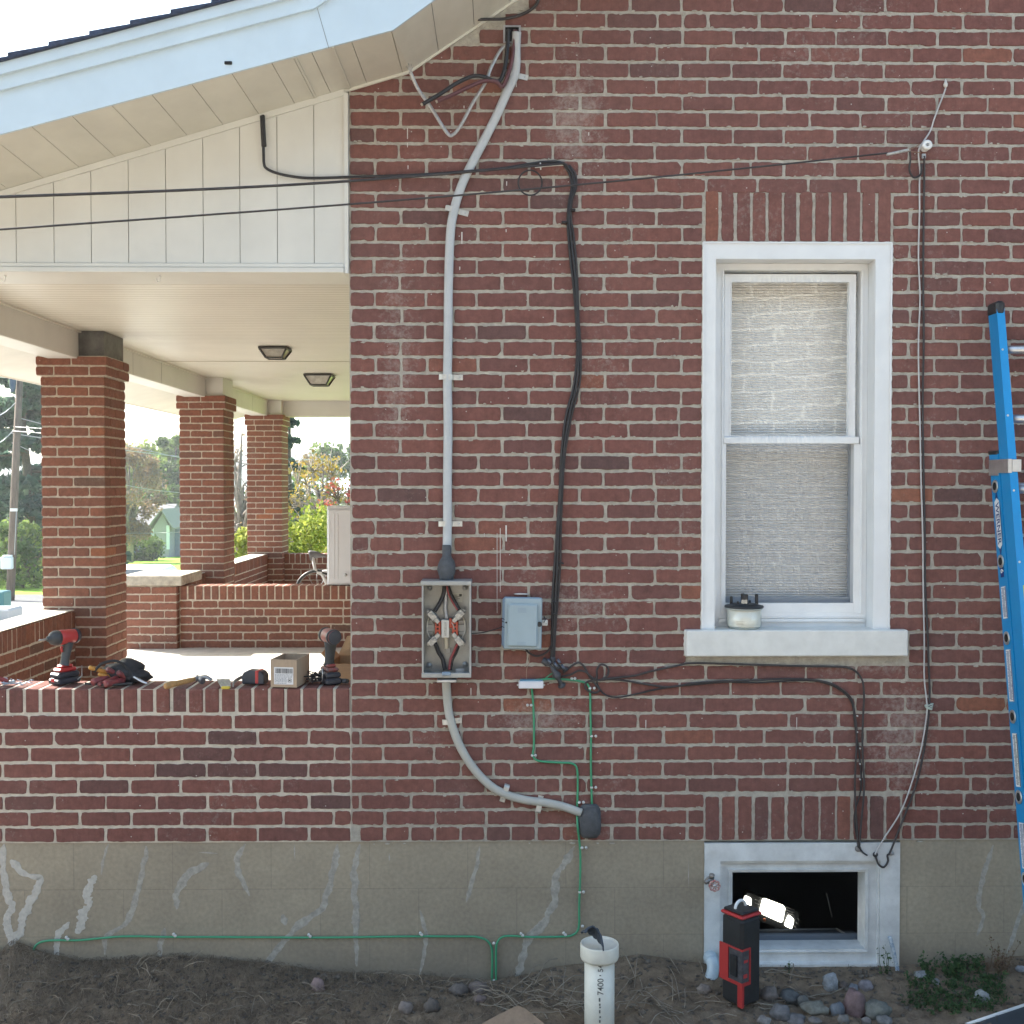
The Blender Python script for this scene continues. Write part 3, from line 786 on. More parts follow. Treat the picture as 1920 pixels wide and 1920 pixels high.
# hooks under the side beam
for px in (10, 300):
    q = P(px, 520, YW+.06); mb = MB()
    z = zt_
    mb.lathe([(.006,-.004),(.006,0)], (q.x, q.y, z), n=10)
    pts = [(q.x, q.y, z)] + [(q.x + .009*math.sin(t), q.y, z-.022-.009*math.cos(t)+.0) for t in [x*.5 for x in range(0, 9)]]
    pts = [(q.x, q.y, z), (q.x, q.y, z-.012)] + [(q.x - .008 + .008*math.cos(t), q.y, z-.012-.008*math.sin(t)-.004) for t in [x*.45 for x in range(0, 10)]]
    mb.tube(pts, .0016, 6); mb.build('hook', M['white'], porch)
# ------------------------------------------------------------------ windows
def glass_mat(name, refl, rough, wav, wscale=7.0, tint=(1,1,1)):
    m, N, L, b = nodes(name); N.remove(b); out = N['Material Output']
    tr = N.new('ShaderNodeBsdfTransparent'); tr.inputs[0].default_value = (*tint, 1)
    gl = N.new('ShaderNodeBsdfGlossy'); gl.inputs['Roughness'].default_value = rough
    mx = N.new('ShaderNodeMixShader'); mx.inputs[0].default_value = refl
    L.new(tr.outputs[0], mx.inputs[1]); L.new(gl.outputs[0], mx.inputs[2]); L.new(mx.outputs[0], out.inputs[0])
    if wav:
        g = N.new('ShaderNodeNewGeometry'); t = N.new('ShaderNodeTexNoise'); t.inputs['Scale'].default_value = wscale; t.inputs['Detail'].default_value = 1
        L.new(g.outputs['Position'], t.inputs['Vector'])
        bp = N.new('ShaderNodeBump'); bp.inputs['Strength'].default_value = 1; bp.inputs['Distance'].default_value = wav
        L.new(t.outputs['Fac'], bp.inputs['Height']); L.new(bp.outputs[0], gl.inputs['Normal'])
    return m
M['pane'] = glass_mat('window_glass', .06, .006, .00011, 8)
M['pane2'] = glass_mat('lower_glass', .04, .006, .00012, 8)
M['screen'] = glass_mat('insect_screen', 0.02, .5, 0, tint=(.84,.84,.85))
def shade_mat():
    m, N, L, b = nodes('cellular_shade'); b.inputs['Roughness'].default_value = .9
    b.inputs['Base Color'].default_value = (.37,.35,.305,1)
    g = N.new('ShaderNodeNewGeometry'); w = N.new('ShaderNodeTexNoise'); w.inputs['Scale'].default_value = 1; w.inputs['Detail'].default_value = 3
    mp = N.new('ShaderNodeMapping'); mp.inputs['Scale'].default_value = (8, 1, 160); L.new(g.outputs['Position'], mp.inputs[0]); L.new(mp.outputs[0], w.inputs['Vector'])
    r = N.new('ShaderNodeValToRGB'); r.color_ramp.elements[0].color = (.70,.69,.66,1); r.color_ramp.elements[1].color = (.80,.79,.75,1)
    r.color_ramp.elements[0].position = .3; r.color_ramp.elements[1].position = .7
    L.new(w.outputs['Fac'], r.inputs[0]); L.new(r.outputs[0], b.inputs['Base Color'])
    return m
M['shade'] = shade_mat()
def frame4(mb, x0, x1, z0, z1, wl_, wr, wt, wb, y0, y1, m=0):
    """mitred frame: outer rectangle, widths, front y0, back y1"""
    O = [(x0,z0),(x1,z0),(x1,z1),(x0,z1)]; I = [(x0+wl_,z0+wb),(x1-wr,z0+wb),(x1-wr,z1-wt),(x0+wl_,z1-wt)]
    for i in range(4):
        j = (i+1) % 4
        if [wb, wr, wt, wl_][i] <= 0: continue
        mb.prism([(O[i][0],y0,O[i][1]), (O[j][0],y0,O[j][1]), (I[j][0],y0,I[j][1]), (I[i][0],y0,I[i][1])], (0,y1-y0,0), m)
win = None
mb = MB()
wx0, wx1, wz0, wz1 = WIN[0]+.001, WIN[1]-.001, SILL[3]+.001, WIN[3]-.001
il = P(1341,800,YW).x - wx0; ir = wx1 - P(1639,800,YW).x; it = wz1 - P(1500,486,YW).z
frame4(mb, wx0, wx1, wz0, wz1, il, ir, it, 0, YW-.004, YW+.012)
frame4(mb, wx0+.001, wx1-.001, wz0, wz1-.001, il, ir, it, 0, YW+.0121, YW+.16)
# narrow outer lip
frame4(mb, wx0-.002, wx1+.002, wz0, wz1+.002, .006, .006, .006, 0, YW-.009, YW-.0042)
w1 = mb.build('window', M['white'], house)
YA = YW + .085
def Q(px, py, d=0.0): return P(px, py, YA + d)
mb = MB()
ix0, ix1, iz1 = wx0+il+.002, wx1-ir-.002, wz1-it-.002
gx0, gx1 = Q(1357,800).x, Q(1613,800).x; gz0, gz1 = Q(1500,1150).z, Q(1500,507).z
frame4(mb, ix0, ix1, wz0+.002, iz1, gx0-ix0, ix1-gx1, iz1-gz1, gz0-wz0, YA, YA+.06)
# channel beads
mb.box((gx0-.009, YA-.006, gz0), (gx0-.004, YA, gz1)); mb.box((gx1+.004, YA-.006, gz0), (gx1+.009, YA, gz1))
mb.box((gx0-.02, YA-.005, gz0-.018), (gx1+.02, YA, gz0-.013)); mb.box((gx0-.02, YA-.012, gz0-.034), (gx1+.02, YA, gz0-.022))
mb.box((gx0, YA-.004, gz1+.004), (gx1, YA, gz1+.009))
mb.build('window_frame', M['white2'], w1)
mb = MB()
ux0, ux1, uz0, uz1 = Q(1358,700,.012).x, Q(1604,700,.012).x, Q(1500,820,.012).z, Q(1500,514,.012).z
a = Q(1371,700,.012); b_ = Q(1591,700,.012); c_ = Q(1500,529,.012); d_ = Q(1500,817,.012)
frame4(mb, ux0, ux1, uz0-.004, uz1, a.x-ux0, ux1-b_.x, uz1-c_.z, d_.z-uz0+.004, YA+.012, YA+.04)
frame4(mb, a.x-.004, b_.x+.004, d_.z-.004, c_.z+.004, .004, .004, .004, .004, YA+.009, YA+.0118)
mb.build('upper_sash', M['white2'], w1)
def pane(name, x0, x1, z0, z1, y, bow, mtl):
    mb = MB(); nx, nz = 24, 32; idx = {}
    for i in range(nx+1):
        for j in range(nz+1):
            s, t = i/nx*2-1, j/nz*2-1
            idx[i,j] = mb.av((x0+(x1-x0)*i/nx, y + bow*(1-s*s) + bow*1.6*(1-t*t), z0+(z1-z0)*j/nz))
    for i in range(nx):
        for j in range(nz): mb.af((idx[i,j], idx[i+1,j], idx[i+1,j+1], idx[i,j+1]), 0, True)
    return mb.build(name, mtl, w1)
pane('upper_glass', a.x-.003, b_.x+.003, d_.z-.003, c_.z+.003, YA+.022, .0034, M['pane'])
mb = MB()
lz1 = Q(1500,819,-.004).z; lz0 = Q(1500,832,-.004).z
mb.bbox((Q(1357,700,-.004).x, YA-.004, lz0), (Q(1612,700,-.004).x, YA+.05, lz1), .0025)
e0 = Q(1361,1000); e1 = Q(1601,1000); e2 = Q(1500,1131)
mb.box((gx0, YA+.002, gz0), (e0.x, YA+.05, lz0-.001)); mb.box((e1.x, YA+.002, gz0), (gx1, YA+.05, lz0-.001))
mb.box((e0.x+.0005, YA+.002, gz0), (e1.x-.0005, YA+.03, e2.z))
mb.build('meeting_rail', M['white2'], w1)
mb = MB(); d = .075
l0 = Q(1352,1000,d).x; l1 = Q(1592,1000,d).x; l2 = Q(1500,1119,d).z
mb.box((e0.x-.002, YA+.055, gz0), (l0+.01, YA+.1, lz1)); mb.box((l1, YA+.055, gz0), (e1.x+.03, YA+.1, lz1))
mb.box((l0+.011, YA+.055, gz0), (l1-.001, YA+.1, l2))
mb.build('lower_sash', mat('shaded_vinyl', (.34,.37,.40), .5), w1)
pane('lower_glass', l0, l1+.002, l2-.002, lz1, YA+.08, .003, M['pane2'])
mb = MB(); mb.af([mb.av(p) for p in ((e0.x, YA+.012, e2.z), (e1.x, YA+.012, e2.z), (e1.x, YA+.012, lz0), (e0.x, YA+.012, lz0))]); mb.build('insect_screen', M['screen'], w1)
mb = MB(); nx = 2; zt2 = uz1+.02; z = gz0-.02; i = 0
while z < zt2:          # pleated shade
    mb.af([mb.av(p) for p in ((ix0, YA+.135, z), (ix1, YA+.135, z), (ix1, YA+.129, z+.006), (ix0, YA+.129, z+.006))])
    mb.af([mb.av(p) for p in ((ix0, YA+.129, z+.006), (ix1, YA+.129, z+.006), (ix1, YA+.135, z+.012), (ix0, YA+.135, z+.012))])
    z += .012
mb.box((ix0-.02, YA+.14, gz0-.03), (ix1+.02, YA+.15, zt2+.02))
mb.build('window_shade', M['shade'], w1)
# sill
mb = MB()
f0 = P(1287,1205,YW-.045); f1 = P(1703,1205,YW-.045); zt3 = P(1490,1182,YW-.045).z; zb3 = P(1490,1231,YW-.045).z
SZ = zt3
mb.bbox((f0.x, YW-.045, zb3), (f1.x, YW+.0, zt3), .004)
mb.box((wx0+.001, YW+.0005, zb3), (wx1-.001, YW+.16, zt3-.0005))
mb.build('window_sill', M['sill_white'], w1)
mb = MB()                            # caulk beads round the trim
def bead(p, q, r=.004):
    p = Vector(p); q = Vector(q); k = int((q-p).length/.012)
    mb.tube([p + (q-p)*i/k for i in range(k+1)], r, 6, radii=[r*rnd.uniform(.45,1.5) for _ in range(k+1)])
bead((wx0-.002, YW-.004, wz0), (wx0-.002, YW-.004, wz1)); bead((wx1+.002, YW-.004, wz0), (wx1+.002, YW-.004, wz1)); bead((wx0, YW-.004, wz1+.002), (wx1, YW-.004, wz1+.002), .003)
bead((f0.x, YW-.012, zb3), (f0.x, YW-.012, zt3), .005); bead((f0.x, YW-.01, zb3-.001), (f1.x, YW-.01, zb3-.001), .003)
mb.build('caulk', M['caulk'], w1)

# basement window
M['bwhite'] = mat('dirty_white_trim', (.60,.62,.62), .5, nz=.16, ns=9, bump=.15, bs=30)
bx0, bx1, bz0, bz1 = BAS[0]+.001, BAS[1]-.001, BAS[2], BAS[3]-.001
def B(px, py, d=0.0): return P(px, py, YW + d)
w2 = None
mb = MB()
frame4(mb, bx0, bx1, bz0, bz1, B(1350,1700).x-bx0, bx1-B(1650,1700).x, bz1-B(1500,1614).z, .0, YW-.003, YW+.14)
mb.box((B(1350,1700).x, YW+.0, bz0), (B(1650,1700).x, YW+.14, B(1500,1812).z))
w2 = mb.build('basement_window', M['bwhite'], house)
mb = MB()
cx0, cx1, cz0, cz1 = B(1350,1700).x+.001, B(1650,1700).x-.001, B(1500,1812).z+.001, B(1500,1614).z-.001
frame4(mb, cx0, cx1, cz0, cz1, .010, .008, .010, .012, YW+.006, YW+.1)
frame4(mb, cx0+.010, cx1-.008, cz0+.012, cz1-.010, B(1373,1700,.02).x-cx0-.010, cx1-.008-B(1622,1700,.02).x, cz1-.010-B(1500,1635,.02).z, B(1500,1780,.02).z-cz0-.012, YW+.02, YW+.12)
frame4(mb, B(1366,1700,.015).x, B(1628,1700,.015).x, B(1500,1786,.015).z, B(1500,1630,.015).z, .004,.004,.004,.004, YW+.014, YW+.0198)
mb.box((cx0+.01, YW-.008, cz0-.002), (cx1-.01, YW+.0055, cz0+.010))
mb.build('window_frame', M['bwhite'], w2)
mb = MB()                                           # dark basement behind
X0, X1, Z0_, Z1_ = bx0-.5, bx1+1.2, -3.4, B(1500,1614).z+.05
yy = YW+.22
for (p, q) in (((X0, yy+3, Z0_),(X1, yy+3.05, Z1_)), ((X0-.05, yy, Z0_),(X0, yy+3, Z1_)), ((X1, yy, Z0_),(X1+.05, yy+3, Z1_)), ((X0, yy, Z1_),(X1, yy+3, Z1_+.05)), ((X0, yy, Z0_-.05),(X1, yy+3, Z0_)),
    ((X0, yy, Z0_),(bx0, yy+.02, Z1_)), ((bx1, yy, Z0_),(X1, yy+.02, Z1_)), ((bx0, yy, Z0_),(bx1, yy+.02, BAS[2]+.07))): mb.box(p, q)
mb.build('basement_room', mat('basement_wall', (.22,.26,.31), .95), w2)
mb = MB(); mb.box((cx0+.01, YW+.121, BAS[2]-.02), (cx1-.0, YW+.36, B(1500,1745,.36).z)); mb.build('inner_ledge', mat('ledge_grey', (.06,.07,.085), .7, nz=.2, ns=20), w2)
mb = MB(); q0 = B(1410,1744,.36); q1 = B(1569,1742,.36); mb.tube([q0, q1], .0035, 6); mb.tube([q1, B(1622,1772,.14)], .005, 6); mb.tube([B(1550,1675,.5), B(1560,1720,.5)], .0015, 5); mb.build('ledge_trim', mat('dull_metal_strip', (.3,.32,.34), .4, .3), w2)
# bright lamp inside the basement (lit)
wlp = P(1448, 1708, YW+.55)
lamp = thing('work_light', 'lit three panel work light glowing inside the dark basement window', 'work light', wlp)
M['lit'] = mat('lit_panel', (1,1,.95), .5, emit=(1.0,.97,.82), es=2.2)
M['blk'] = mat('black_plastic', (.018,.020,.023), .45, nz=.3, ns=30, bump=.1, bs=80)
def quad_panel(pts, d, name, mt, par, th=.01, r=.3):
    ps = [P(x, y, YW+d) for x, y in pts]; out = []
    for i in range(4):
        p = ps[i]; a = ps[i-1]; b2 = ps[(i+1) % 4]
        for t in (0, .25, .5, .75, 1):
            c1 = p + (a-p)*r*(1-t); c2 = p + (b2-p)*r*t
            out.append(c1*(1-t) + c2*t if 0 < t < 1 else (c1 if t == 0 else c2))
    mb = MB(); mb.prism(out, (0, th, 0)); return mb.build(name, mt, par)
quad_panel([(1425,1726-8),(1425,1686),(1475,1700),(1472,1730)][::-1] if False else [(1424,1712),(1467,1731),(1473,1700),(1431,1684)], .55, 'lit_panel', M['lit'], lamp, r=.16)
quad_panel([(1394,1696),(1408,1702),(1409,1685),(1397,1680)], .55, 'lit_panel', M['lit'], lamp, r=.2)
quad_panel([(1471,1736),(1485,1742),(1489,1724),(1479,1716)], .55, 'lit_panel', M['lit'], lamp, r=.2)
quad_panel([(1390,1712),(1486,1752),(1500,1712),(1400,1672)], .562, 'housing', M['blk'], lamp, th=.05, r=.1)
mb = MB()
for i in range(3):
    mb.tube([P(1474+i*1, 1701+i*5, YW+.549), P(1489, 1706+i*5, YW+.549)], .0015, 5)
    mb.tube([P(1496-i*3, 1722+i*7, YW+.549), P(1502-i*3, 1729+i*7, YW+.549)], .0018, 5)
for i in range(2): mb.tube([P(1416, 1686+i*7, YW+.549), P(1423, 1689+i*7, YW+.549)], .0018, 5)
mb.build('cooling_fin', mat('fin_grey', (.3,.3,.3), .4), lamp)
mb = MB(); c = P(1433,1724,YW+.545); mb.lathe([(.007,0),(.007,.01)], c, (0,-1,0), 12); mb.build('knob', mat('orange_knob', (.35,.09,.03), .5), lamp)

# ------------------------------------------------------------------ ground and background
CON = [(-400,1800),(0,1788),(30,1770),(70,1788),(150,1806),(340,1798),(500,1812),(620,1830),(800,1836),(900,1846),(960,1842),(1040,1822),(1120,1812),(1200,1798),(1290,1812),(1380,1822),(1690,1824),(1760,1818),(1920,1806),(2300,1806)]
def gz_wall(x):
    px = 935 + x*450
    for (a, za), (b2, zb) in zip(CON[:-1], CON[1:]):
        if a <= px <= b2: return -((za + (zb-za)*(px-a)/(b2-a)) - 910)/450
    return -2.0
def gh(x, y):
    if -.45 < x < 6.9 and YW+.16 < y < 14.2: return -3.7      # cellar void under the house
    if y >= YW+.3 or x < -6 or x > 7:
        Y = max(y, 0)
        if Y < 12: h = 2.15
        elif Y < 45: h = 2.15 + (Y-12)*.0742
        elif Y < 110: h = 4.6 + (Y-45)*.0354
        else: h = 6.9 + (Y-110)*.012
        return -h
    w = gz_wall(max(-3, min(3, x)))
    t = max(0, min(1, (YW - y)/.35)); t = t*t*(3-2*t)
    base = w*(1-t) + (-2.055)*t
    far = max(0, min(1, (4.1 - y)/3)); base = base + far*.35
    if y > YW: base = w - (y-YW)*.2
    n = noise.noise(Vector((x*3, y*3, 1)))*.024 + noise.noise(Vector((x*11, y*11, 5)))*.019 + noise.noise(Vector((x*34, y*34, 9)))*.011 + abs(noise.noise(Vector((x*70, y*70, 2))))*.008
    return base + n*max(.15, t if y > YW-.05 else .35+.65*t)
def lin(a, b, s):
    n = max(1, int(round((b-a)/s))); return [a + (b-a)*i/n for i in range(n)]
xs = [-1500,-700,-350,-180,-90,-50,-30,-20,-14,-10] + lin(-8,-3,.5) + lin(-3,-2.3,.07) + lin(-2.3, 2.4, .0125) + lin(2.4, 3.4, .1) + lin(3.4, 8, .5) + [8,12,20,40,90,300,900]
ys = [-900,-200,-60,-25,-12,-6,-3] + lin(-1, 4.1, .25) + lin(4.1, 4.8, .0125) + [4.8,4.85,4.95,5.2,6,8,10,12,16,22,30,38,45,55,65,80,95,110,150,250,500,1400]
mb = MB(); ids = [[mb.av((x, y, gh(x, y))) for x in xs] for y in ys]
for j in range(len(ys)-1):
    for i in range(len(xs)-1): mb.af((ids[j][i], ids[j][i+1], ids[j+1][i+1], ids[j+1][i]), 0, True)
def ground_mat():
    m, N, L, b = nodes('soil_and_lawn'); b.inputs['Roughness'].default_value = .97; b.inputs['Specular IOR Level'].default_value = .15
    g = N.new('ShaderNodeNewGeometry')
    def nz(sc, det=6, ro=.6):
        t = N.new('ShaderNodeTexNoise'); t.inputs['Scale'].default_value = sc; t.inputs['Detail'].default_value = det; t.inputs['Roughness'].default_value = ro
        L.new(g.outputs['Position'], t.inputs['Vector']); return t
    t1 = nz(14, 9, .7); r1 = N.new('ShaderNodeValToRGB'); e = r1.color_ramp.elements
    e[0].position = .32; e[0].color = (.10,.078,.058,1); e[1].position = .7; e[1].color = (.27,.21,.15,1)
    L.new(t1.outputs['Fac'], r1.inputs[0])
    t2 = nz(.8, 8, .7); r2 = N.new('ShaderNodeValToRGB'); e = r2.color_ramp.elements
    e[0].position = .3; e[0].color = (.17,.30,.03,1); e[1].position = .7; e[1].color = (.27,.42,.05,1)
    L.new(t2.outputs['Fac'], r2.inputs[0])
    sx = N.new('ShaderNodeSeparateXYZ'); L.new(g.outputs['Position'], sx.inputs[0])
    f = N.new('ShaderNodeMapRange'); f.inputs[1].default_value = 14; f.inputs[2].default_value = 18; L.new(sx.outputs[1], f.inputs[0])
    mx = N.new('ShaderNodeMix'); mx.data_type = 'RGBA'; L.new(f.outputs[0], mx.inputs['Factor']); L.new(r1.outputs[0], mx.inputs['A']); L.new(r2.outputs[0], mx.inputs['B'])
    L.new(mx.outputs['Result'], b.inputs['Base Color'])
    t3 = nz(160, 4); bp = N.new('ShaderNodeBump'); bp.inputs['Strength'].default_value = .9; bp.inputs['Distance'].default_value = .005
    L.new(t3.outputs['Fac'], bp.inputs['Height']); L.new(bp.outputs[0], b.inputs['Normal'])
    return m
mb.build('ground', ground_mat(), kind='structure')
# hardstanding left of the porch and street beyond
def sheet(name, x0, x1, y0, y1, m, dz=.02, label=None):
    mb = MB(); X = [x0 + (x1-x0)*i/8 for i in range(9)]; Y = [y0 + (y1-y0)*j/16 for j in range(17)]
    Y = sorted(set(Y + [v for v in (12, 45, 110) if y0 < v < y1]))
    ids = [[mb.av((x, y, gh(-10, y)+dz)) for x in X] for y in Y]
    for j in range(len(Y)-1):
        for i in range(8): mb.af((ids[j][i], ids[j][i+1], ids[j+1][i+1], ids[j+1][i]))
    return mb.build(name, m, kind='structure')
sheet('driveway', -30, -3.6, 6, 44, mat('pale_concrete_drive', (.42,.41,.38), .9, nz=.08, ns=3), .03)
sheet('street', -60, -8, 44.2, 50, mat('asphalt', (.075,.078,.085), .9, nz=.15, ns=4), .03)
# unseen pale drive added to bounce light upward; neighbouring house behind the camera
mb = MB(); ids = [[mb.av((x, y, gh(x, y)+.05)) for x in (-14,-6,-2,2,6,14)] for y in (-3.9,-3,-2,-1,0,1,1.8)]
for j in range(6):
    for i in range(5): mb.af((ids[j][i], ids[j][i+1], ids[j+1][i+1], ids[j+1][i]))
mb.build('bounce_drive', mat('pale_bounce_gravel', (.40,.37,.32), .95, nz=.15, ns=8), kind='structure')
nh = thing('neighbouring_house', 'red brick house across the side yard, reflected in the window glass', 'house', (1, -5, -2))
mb = MB(); mb.box((-6, -12, -2.2), (8, -4.4, 3.6)); 
def nb_mat():
    m, N, L, b = nodes('neighbour_brick'); g = N.new('ShaderNodeNewGeometry'); sx = N.new('ShaderNodeSeparateXYZ'); cb = N.new('ShaderNodeCombineXYZ'); br = N.new('ShaderNodeTexBrick')
    L.new(g.outputs['Position'], sx.inputs[0]); L.new(sx.outputs[0], cb.inputs[0]); L.new(sx.outputs[2], cb.inputs[1]); L.new(cb.outputs[0], br.inputs['Vector'])
    br.inputs['Scale'].default_value = 1; br.inputs['Brick Width'].default_value = .215; br.inputs['Row Height'].default_value = .0677; br.inputs['Mortar Size'].default_value = .0042
    br.inputs['Color1'].default_value = (.10,.075,.065,1); br.inputs['Color2'].default_value = (.075,.06,.055,1); br.inputs['Mortar'].default_value = (.75,.74,.70,1)
    L.new(br.outputs['Color'], b.inputs['Base Color']); b.inputs['Roughness'].default_value = .9; return m
mb.build('wall', nb_mat(), nh)
mb = MB(); mb.prism([(-6.4,-12,3.6),(-6.4,-4,3.6),(-6.4,-8,6.2)], (14.8,0,0)); mb.build('roof', M['shingle'], nh)
# hills on the horizon
mb = MB(); top = []; bot = []
for i in range(81):
    x = -900 + 1400*i/80; z = 26 + 10*noise.noise(Vector((x*.006, 2, 0))) + 5*noise.noise(Vector((x*.03, 5, 0))) - max(0, (x+100))*.01
    top.append(mb.av((x, 900, z))); bot.append(mb.av((x, 600, -16)))
    if i: mb.af((bot[i-1], bot[i], top[i], top[i-1]), 0, True)
mb.build('hills', mat('wooded_hill', (.10,.13,.13), .95, nz=.3, ns=.05), kind='structure')

def leaf_mat(name, cols, trans=.42):
    m, N, L, b = nodes(name); b.inputs['Roughness'].default_value = .7; b.inputs['Specular IOR Level'].default_value = .2
    at = N.new('ShaderNodeAttribute'); at.attribute_name = 'bc'; sp = N.new('ShaderNodeSeparateColor'); L.new(at.outputs['Color'], sp.inputs[0])
    r = N.new('ShaderNodeValToRGB'); el = r.color_ramp.elements
    while len(el) < len(cols): el.new(.5)
    for i, (e, c) in enumerate(zip(el, cols)): e.position = i/(len(cols)-1); e.color = (*c, 1)
    L.new(sp.outputs[0], r.inputs[0]); L.new(r.outputs[0], b.inputs['Base Color'])
    out = N['Material Output']; tl = N.new('ShaderNodeBsdfTranslucent'); L.new(r.outputs[0], tl.inputs[0]); mx = N.new('ShaderNodeMixShader'); mx.inputs[0].default_value = trans
    L.new(b.outputs[0], mx.inputs[1]); L.new(tl.outputs[0], mx.inputs[2]); L.new(mx.outputs[0], out.inputs[0])
    return m
LM = {'spruce': leaf_mat('spruce_needles', [(.035,.075,.055),(.07,.125,.09),(.12,.18,.12)]),
      'green': leaf_mat('green_leaves', [(.05,.09,.03),(.11,.17,.05),(.18,.24,.06)]),
      'lime': leaf_mat('yellow_green_leaves', [(.14,.19,.03),(.24,.28,.05),(.36,.37,.08)], .4),
      'russet': leaf_mat('russet_leaves', [(.16,.11,.08),(.25,.18,.12),(.33,.22,.12),(.20,.17,.14)]),
      'red': leaf_mat('red_leaves', [(.18,.03,.03),(.28,.06,.05),(.30,.14,.06)]),
      'yellow': leaf_mat('golden_leaves', [(.22,.15,.03),(.33,.24,.05),(.16,.15,.05)], .4)}
M['bark'] = mat('bark', (.10,.08,.062), .95, nz=.3, ns=9, bump=.5, bs=30)
M['pale_bark'] = mat('pale_bark', (.24,.21,.18), .95, nz=.3, ns=9)
def leafquad(mb, p, s, r_, tonev):
    a = Vector((r_.gauss(0,1), r_.gauss(0,1), r_.gauss(0,1))).normalized(); b2 = a.cross(Vector((r_.gauss(0,1), r_.gauss(0,1), r_.gauss(0,1)))).normalized()
    c = (tonev, 0, 0, 1)
    i = [mb.av(p + a*s*x + b2*s*.62*y, c) for x, y in ((-1,0),(0,-1),(1,0),(0,1))]
    mb.af(i)
def tree(name, label, cat, x, y, h, w, kind, n, leaf, seed, trunk_frac=.25, bare=False, bark='bark', zb=None, group='trees and shrubs beyond the porch'):
    r_ = random.Random(seed); z0 = gh(-10, y) if zb is None else zb
    t = thing(name, label, cat, (x, y, z0), group)
    mb = MB(); cz = z0 + h*(trunk_frac + (1-trunk_frac)/2); rz_ = h*(1-trunk_frac)/2
    mb.tube([(x, y, z0-.2), (x+w*.02, y, z0+h*.3), (x-w*.02, y, z0+h*.62), (x+w*.01, y, z0+h*.88)], 1, 8, radii=[h*.028, h*.021, h*.013, h*.004])
    cl = []
    if kind == 'cone':
        for k in range(int(70)):
            q = r_.random()**.8; zz = z0 + h*(.05 + .93*q); rr = w/2*(1-q)**.8*r_.uniform(.45,1.0); an = r_.uniform(0, 6.28)
            cl.append((Vector((x+rr*math.cos(an), y+rr*math.sin(an), zz)), w*.13*(1.25-q)))
            if k % 3 == 0: mb.tube([(x, y, zz+h*.01), cl[-1][0]], 1, 5, radii=[h*.006, h*.002])
    else:
        for k in range(46):
            while True:
                v = Vector((r_.uniform(-1,1), r_.uniform(-1,1), r_.uniform(-1,1)))
                if v.length < 1: break
            v = v.normalized()*(v.length**.55)
            p = Vector((x + v.x*w/2*.92, y + v.y*w/2*.92, cz + v.z*rz_*.92)); cl.append((p, w*r_.uniform(.07,.16)))
            s = Vector((x, y, z0 + h*min(.8, trunk_frac + .1 + .3*r_.random())))
            if k % 2 == 0 or bare:
                md = s*.45 + p*.55 + Vector((r_.gauss(0,w*.04), r_.gauss(0,w*.04), r_.gauss(0,w*.03)))
                mb.tube([s, md, p], 1, 5, radii=[h*.011, h*.006, h*.002])
                if bare:
                    for _ in range(5):
                        e = p + Vector((r_.gauss(0,w*.09), r_.gauss(0,w*.09), r_.gauss(w*.02,w*.08))); mb.tube([md*.4+p*.6, e], 1, 4, radii=[h*.004, h*.0012])
    mb.build('trunk', M[bark], t)
    mb = MB()
    for i in range(n):
        c, s = cl[r_.randrange(len(cl))]
        v = Vector((r_.gauss(0,1), r_.gauss(0,1), r_.gauss(0,.8))).normalized()*s*r_.random()**.4*1.15
        if kind == 'cone': v.z = v.z*.45 - v.length*.25
        cb = .5 + .35*math.sin(c.x*7 + c.z*5)
        leafquad(mb, c + v, leaf*r_.uniform(.6,1.3), r_, min(1, max(0, r_.gauss(cb, .22))))
    mb.build('crown', LM_[kind2(kind, name)] if False else LM[leafk], t)
    return t
def at(px, Y): return P(px, 900, Y).x
leafk = 'spruce'
tree('spruce_tree', 'tall dark blue green spruce behind the utility pole, left of the porch column', 'tree', at(50,62), 62, 13.8, 9.5, 'cone', 17000, .24, 11, trunk_frac=.05)
tree('spruce_tree', 'dark spruce at the left photo edge, its top hidden by the porch beam', 'tree', at(-20,70), 70, 13.0, 11, 'cone', 12000, .26, 12, trunk_frac=.05)
tree('spruce_tree', 'narrow dark evergreen rising right behind the third porch column', 'tree', at(543,40), 40, 7.6, 2.0, 'cone', 3500, .13, 13, trunk_frac=.02)
leafk = 'green'
tree('shrub', 'rounded green shrub at the foot of the utility pole', 'shrub', at(40,56), 56, 3.2, 4.6, 'ball', 3000, .14, 14, trunk_frac=.02)
tree('leafy_tree', 'grey green tree behind the blue house, right of the yellow green tree', 'tree', at(330,132), 132, 13.6, 7.5, 'ball', 8000, .3, 15, trunk_frac=.1)
tree('shrub', 'dark low hedge shrub in front of the blue house', 'shrub', at(255,100), 100, 2.2, 4.6, 'ball', 2600, .18, 31, trunk_frac=.0)
tree('leafy_tree', 'dark green tree standing between the russet tree and the blue house roof', 'tree', at(305,126), 126, 9.0, 5, 'ball', 2500, .3, 32, trunk_frac=.1)
leafk = 'lime'
tree('leafy_tree', 'bright yellow green tree above the blue house roof', 'tree', at(290,150), 150, 14.2, 11, 'ball', 9000, .36, 16, trunk_frac=.15)
tree('leafy_tree', 'yellow green tree showing left of the others beside the near porch column', 'tree', at(228,140), 140, 13.6, 5, 'ball', 3000, .33, 17, trunk_frac=.15)
tree('bush', 'large sunlit yellow green bush behind the rear porch wall', 'bush', at(585,22), 22, 2.6, 2.5, 'ball', 15000, .05, 18, trunk_frac=.0)
tree('bush', 'sunlit yellow green bush seen between the second and third porch columns', 'bush', at(462,24), 24, 2.2, 1.6, 'ball', 5000, .055, 19, trunk_frac=.0)
leafk = 'russet'
tree('autumn_tree', 'wide russet brown tree with thinning leaves left of the blue house', 'tree', at(243,95), 95, 9.8, 5.6, 'ball', 7500, .14, 20, trunk_frac=.12, bare=True, bark='pale_bark')
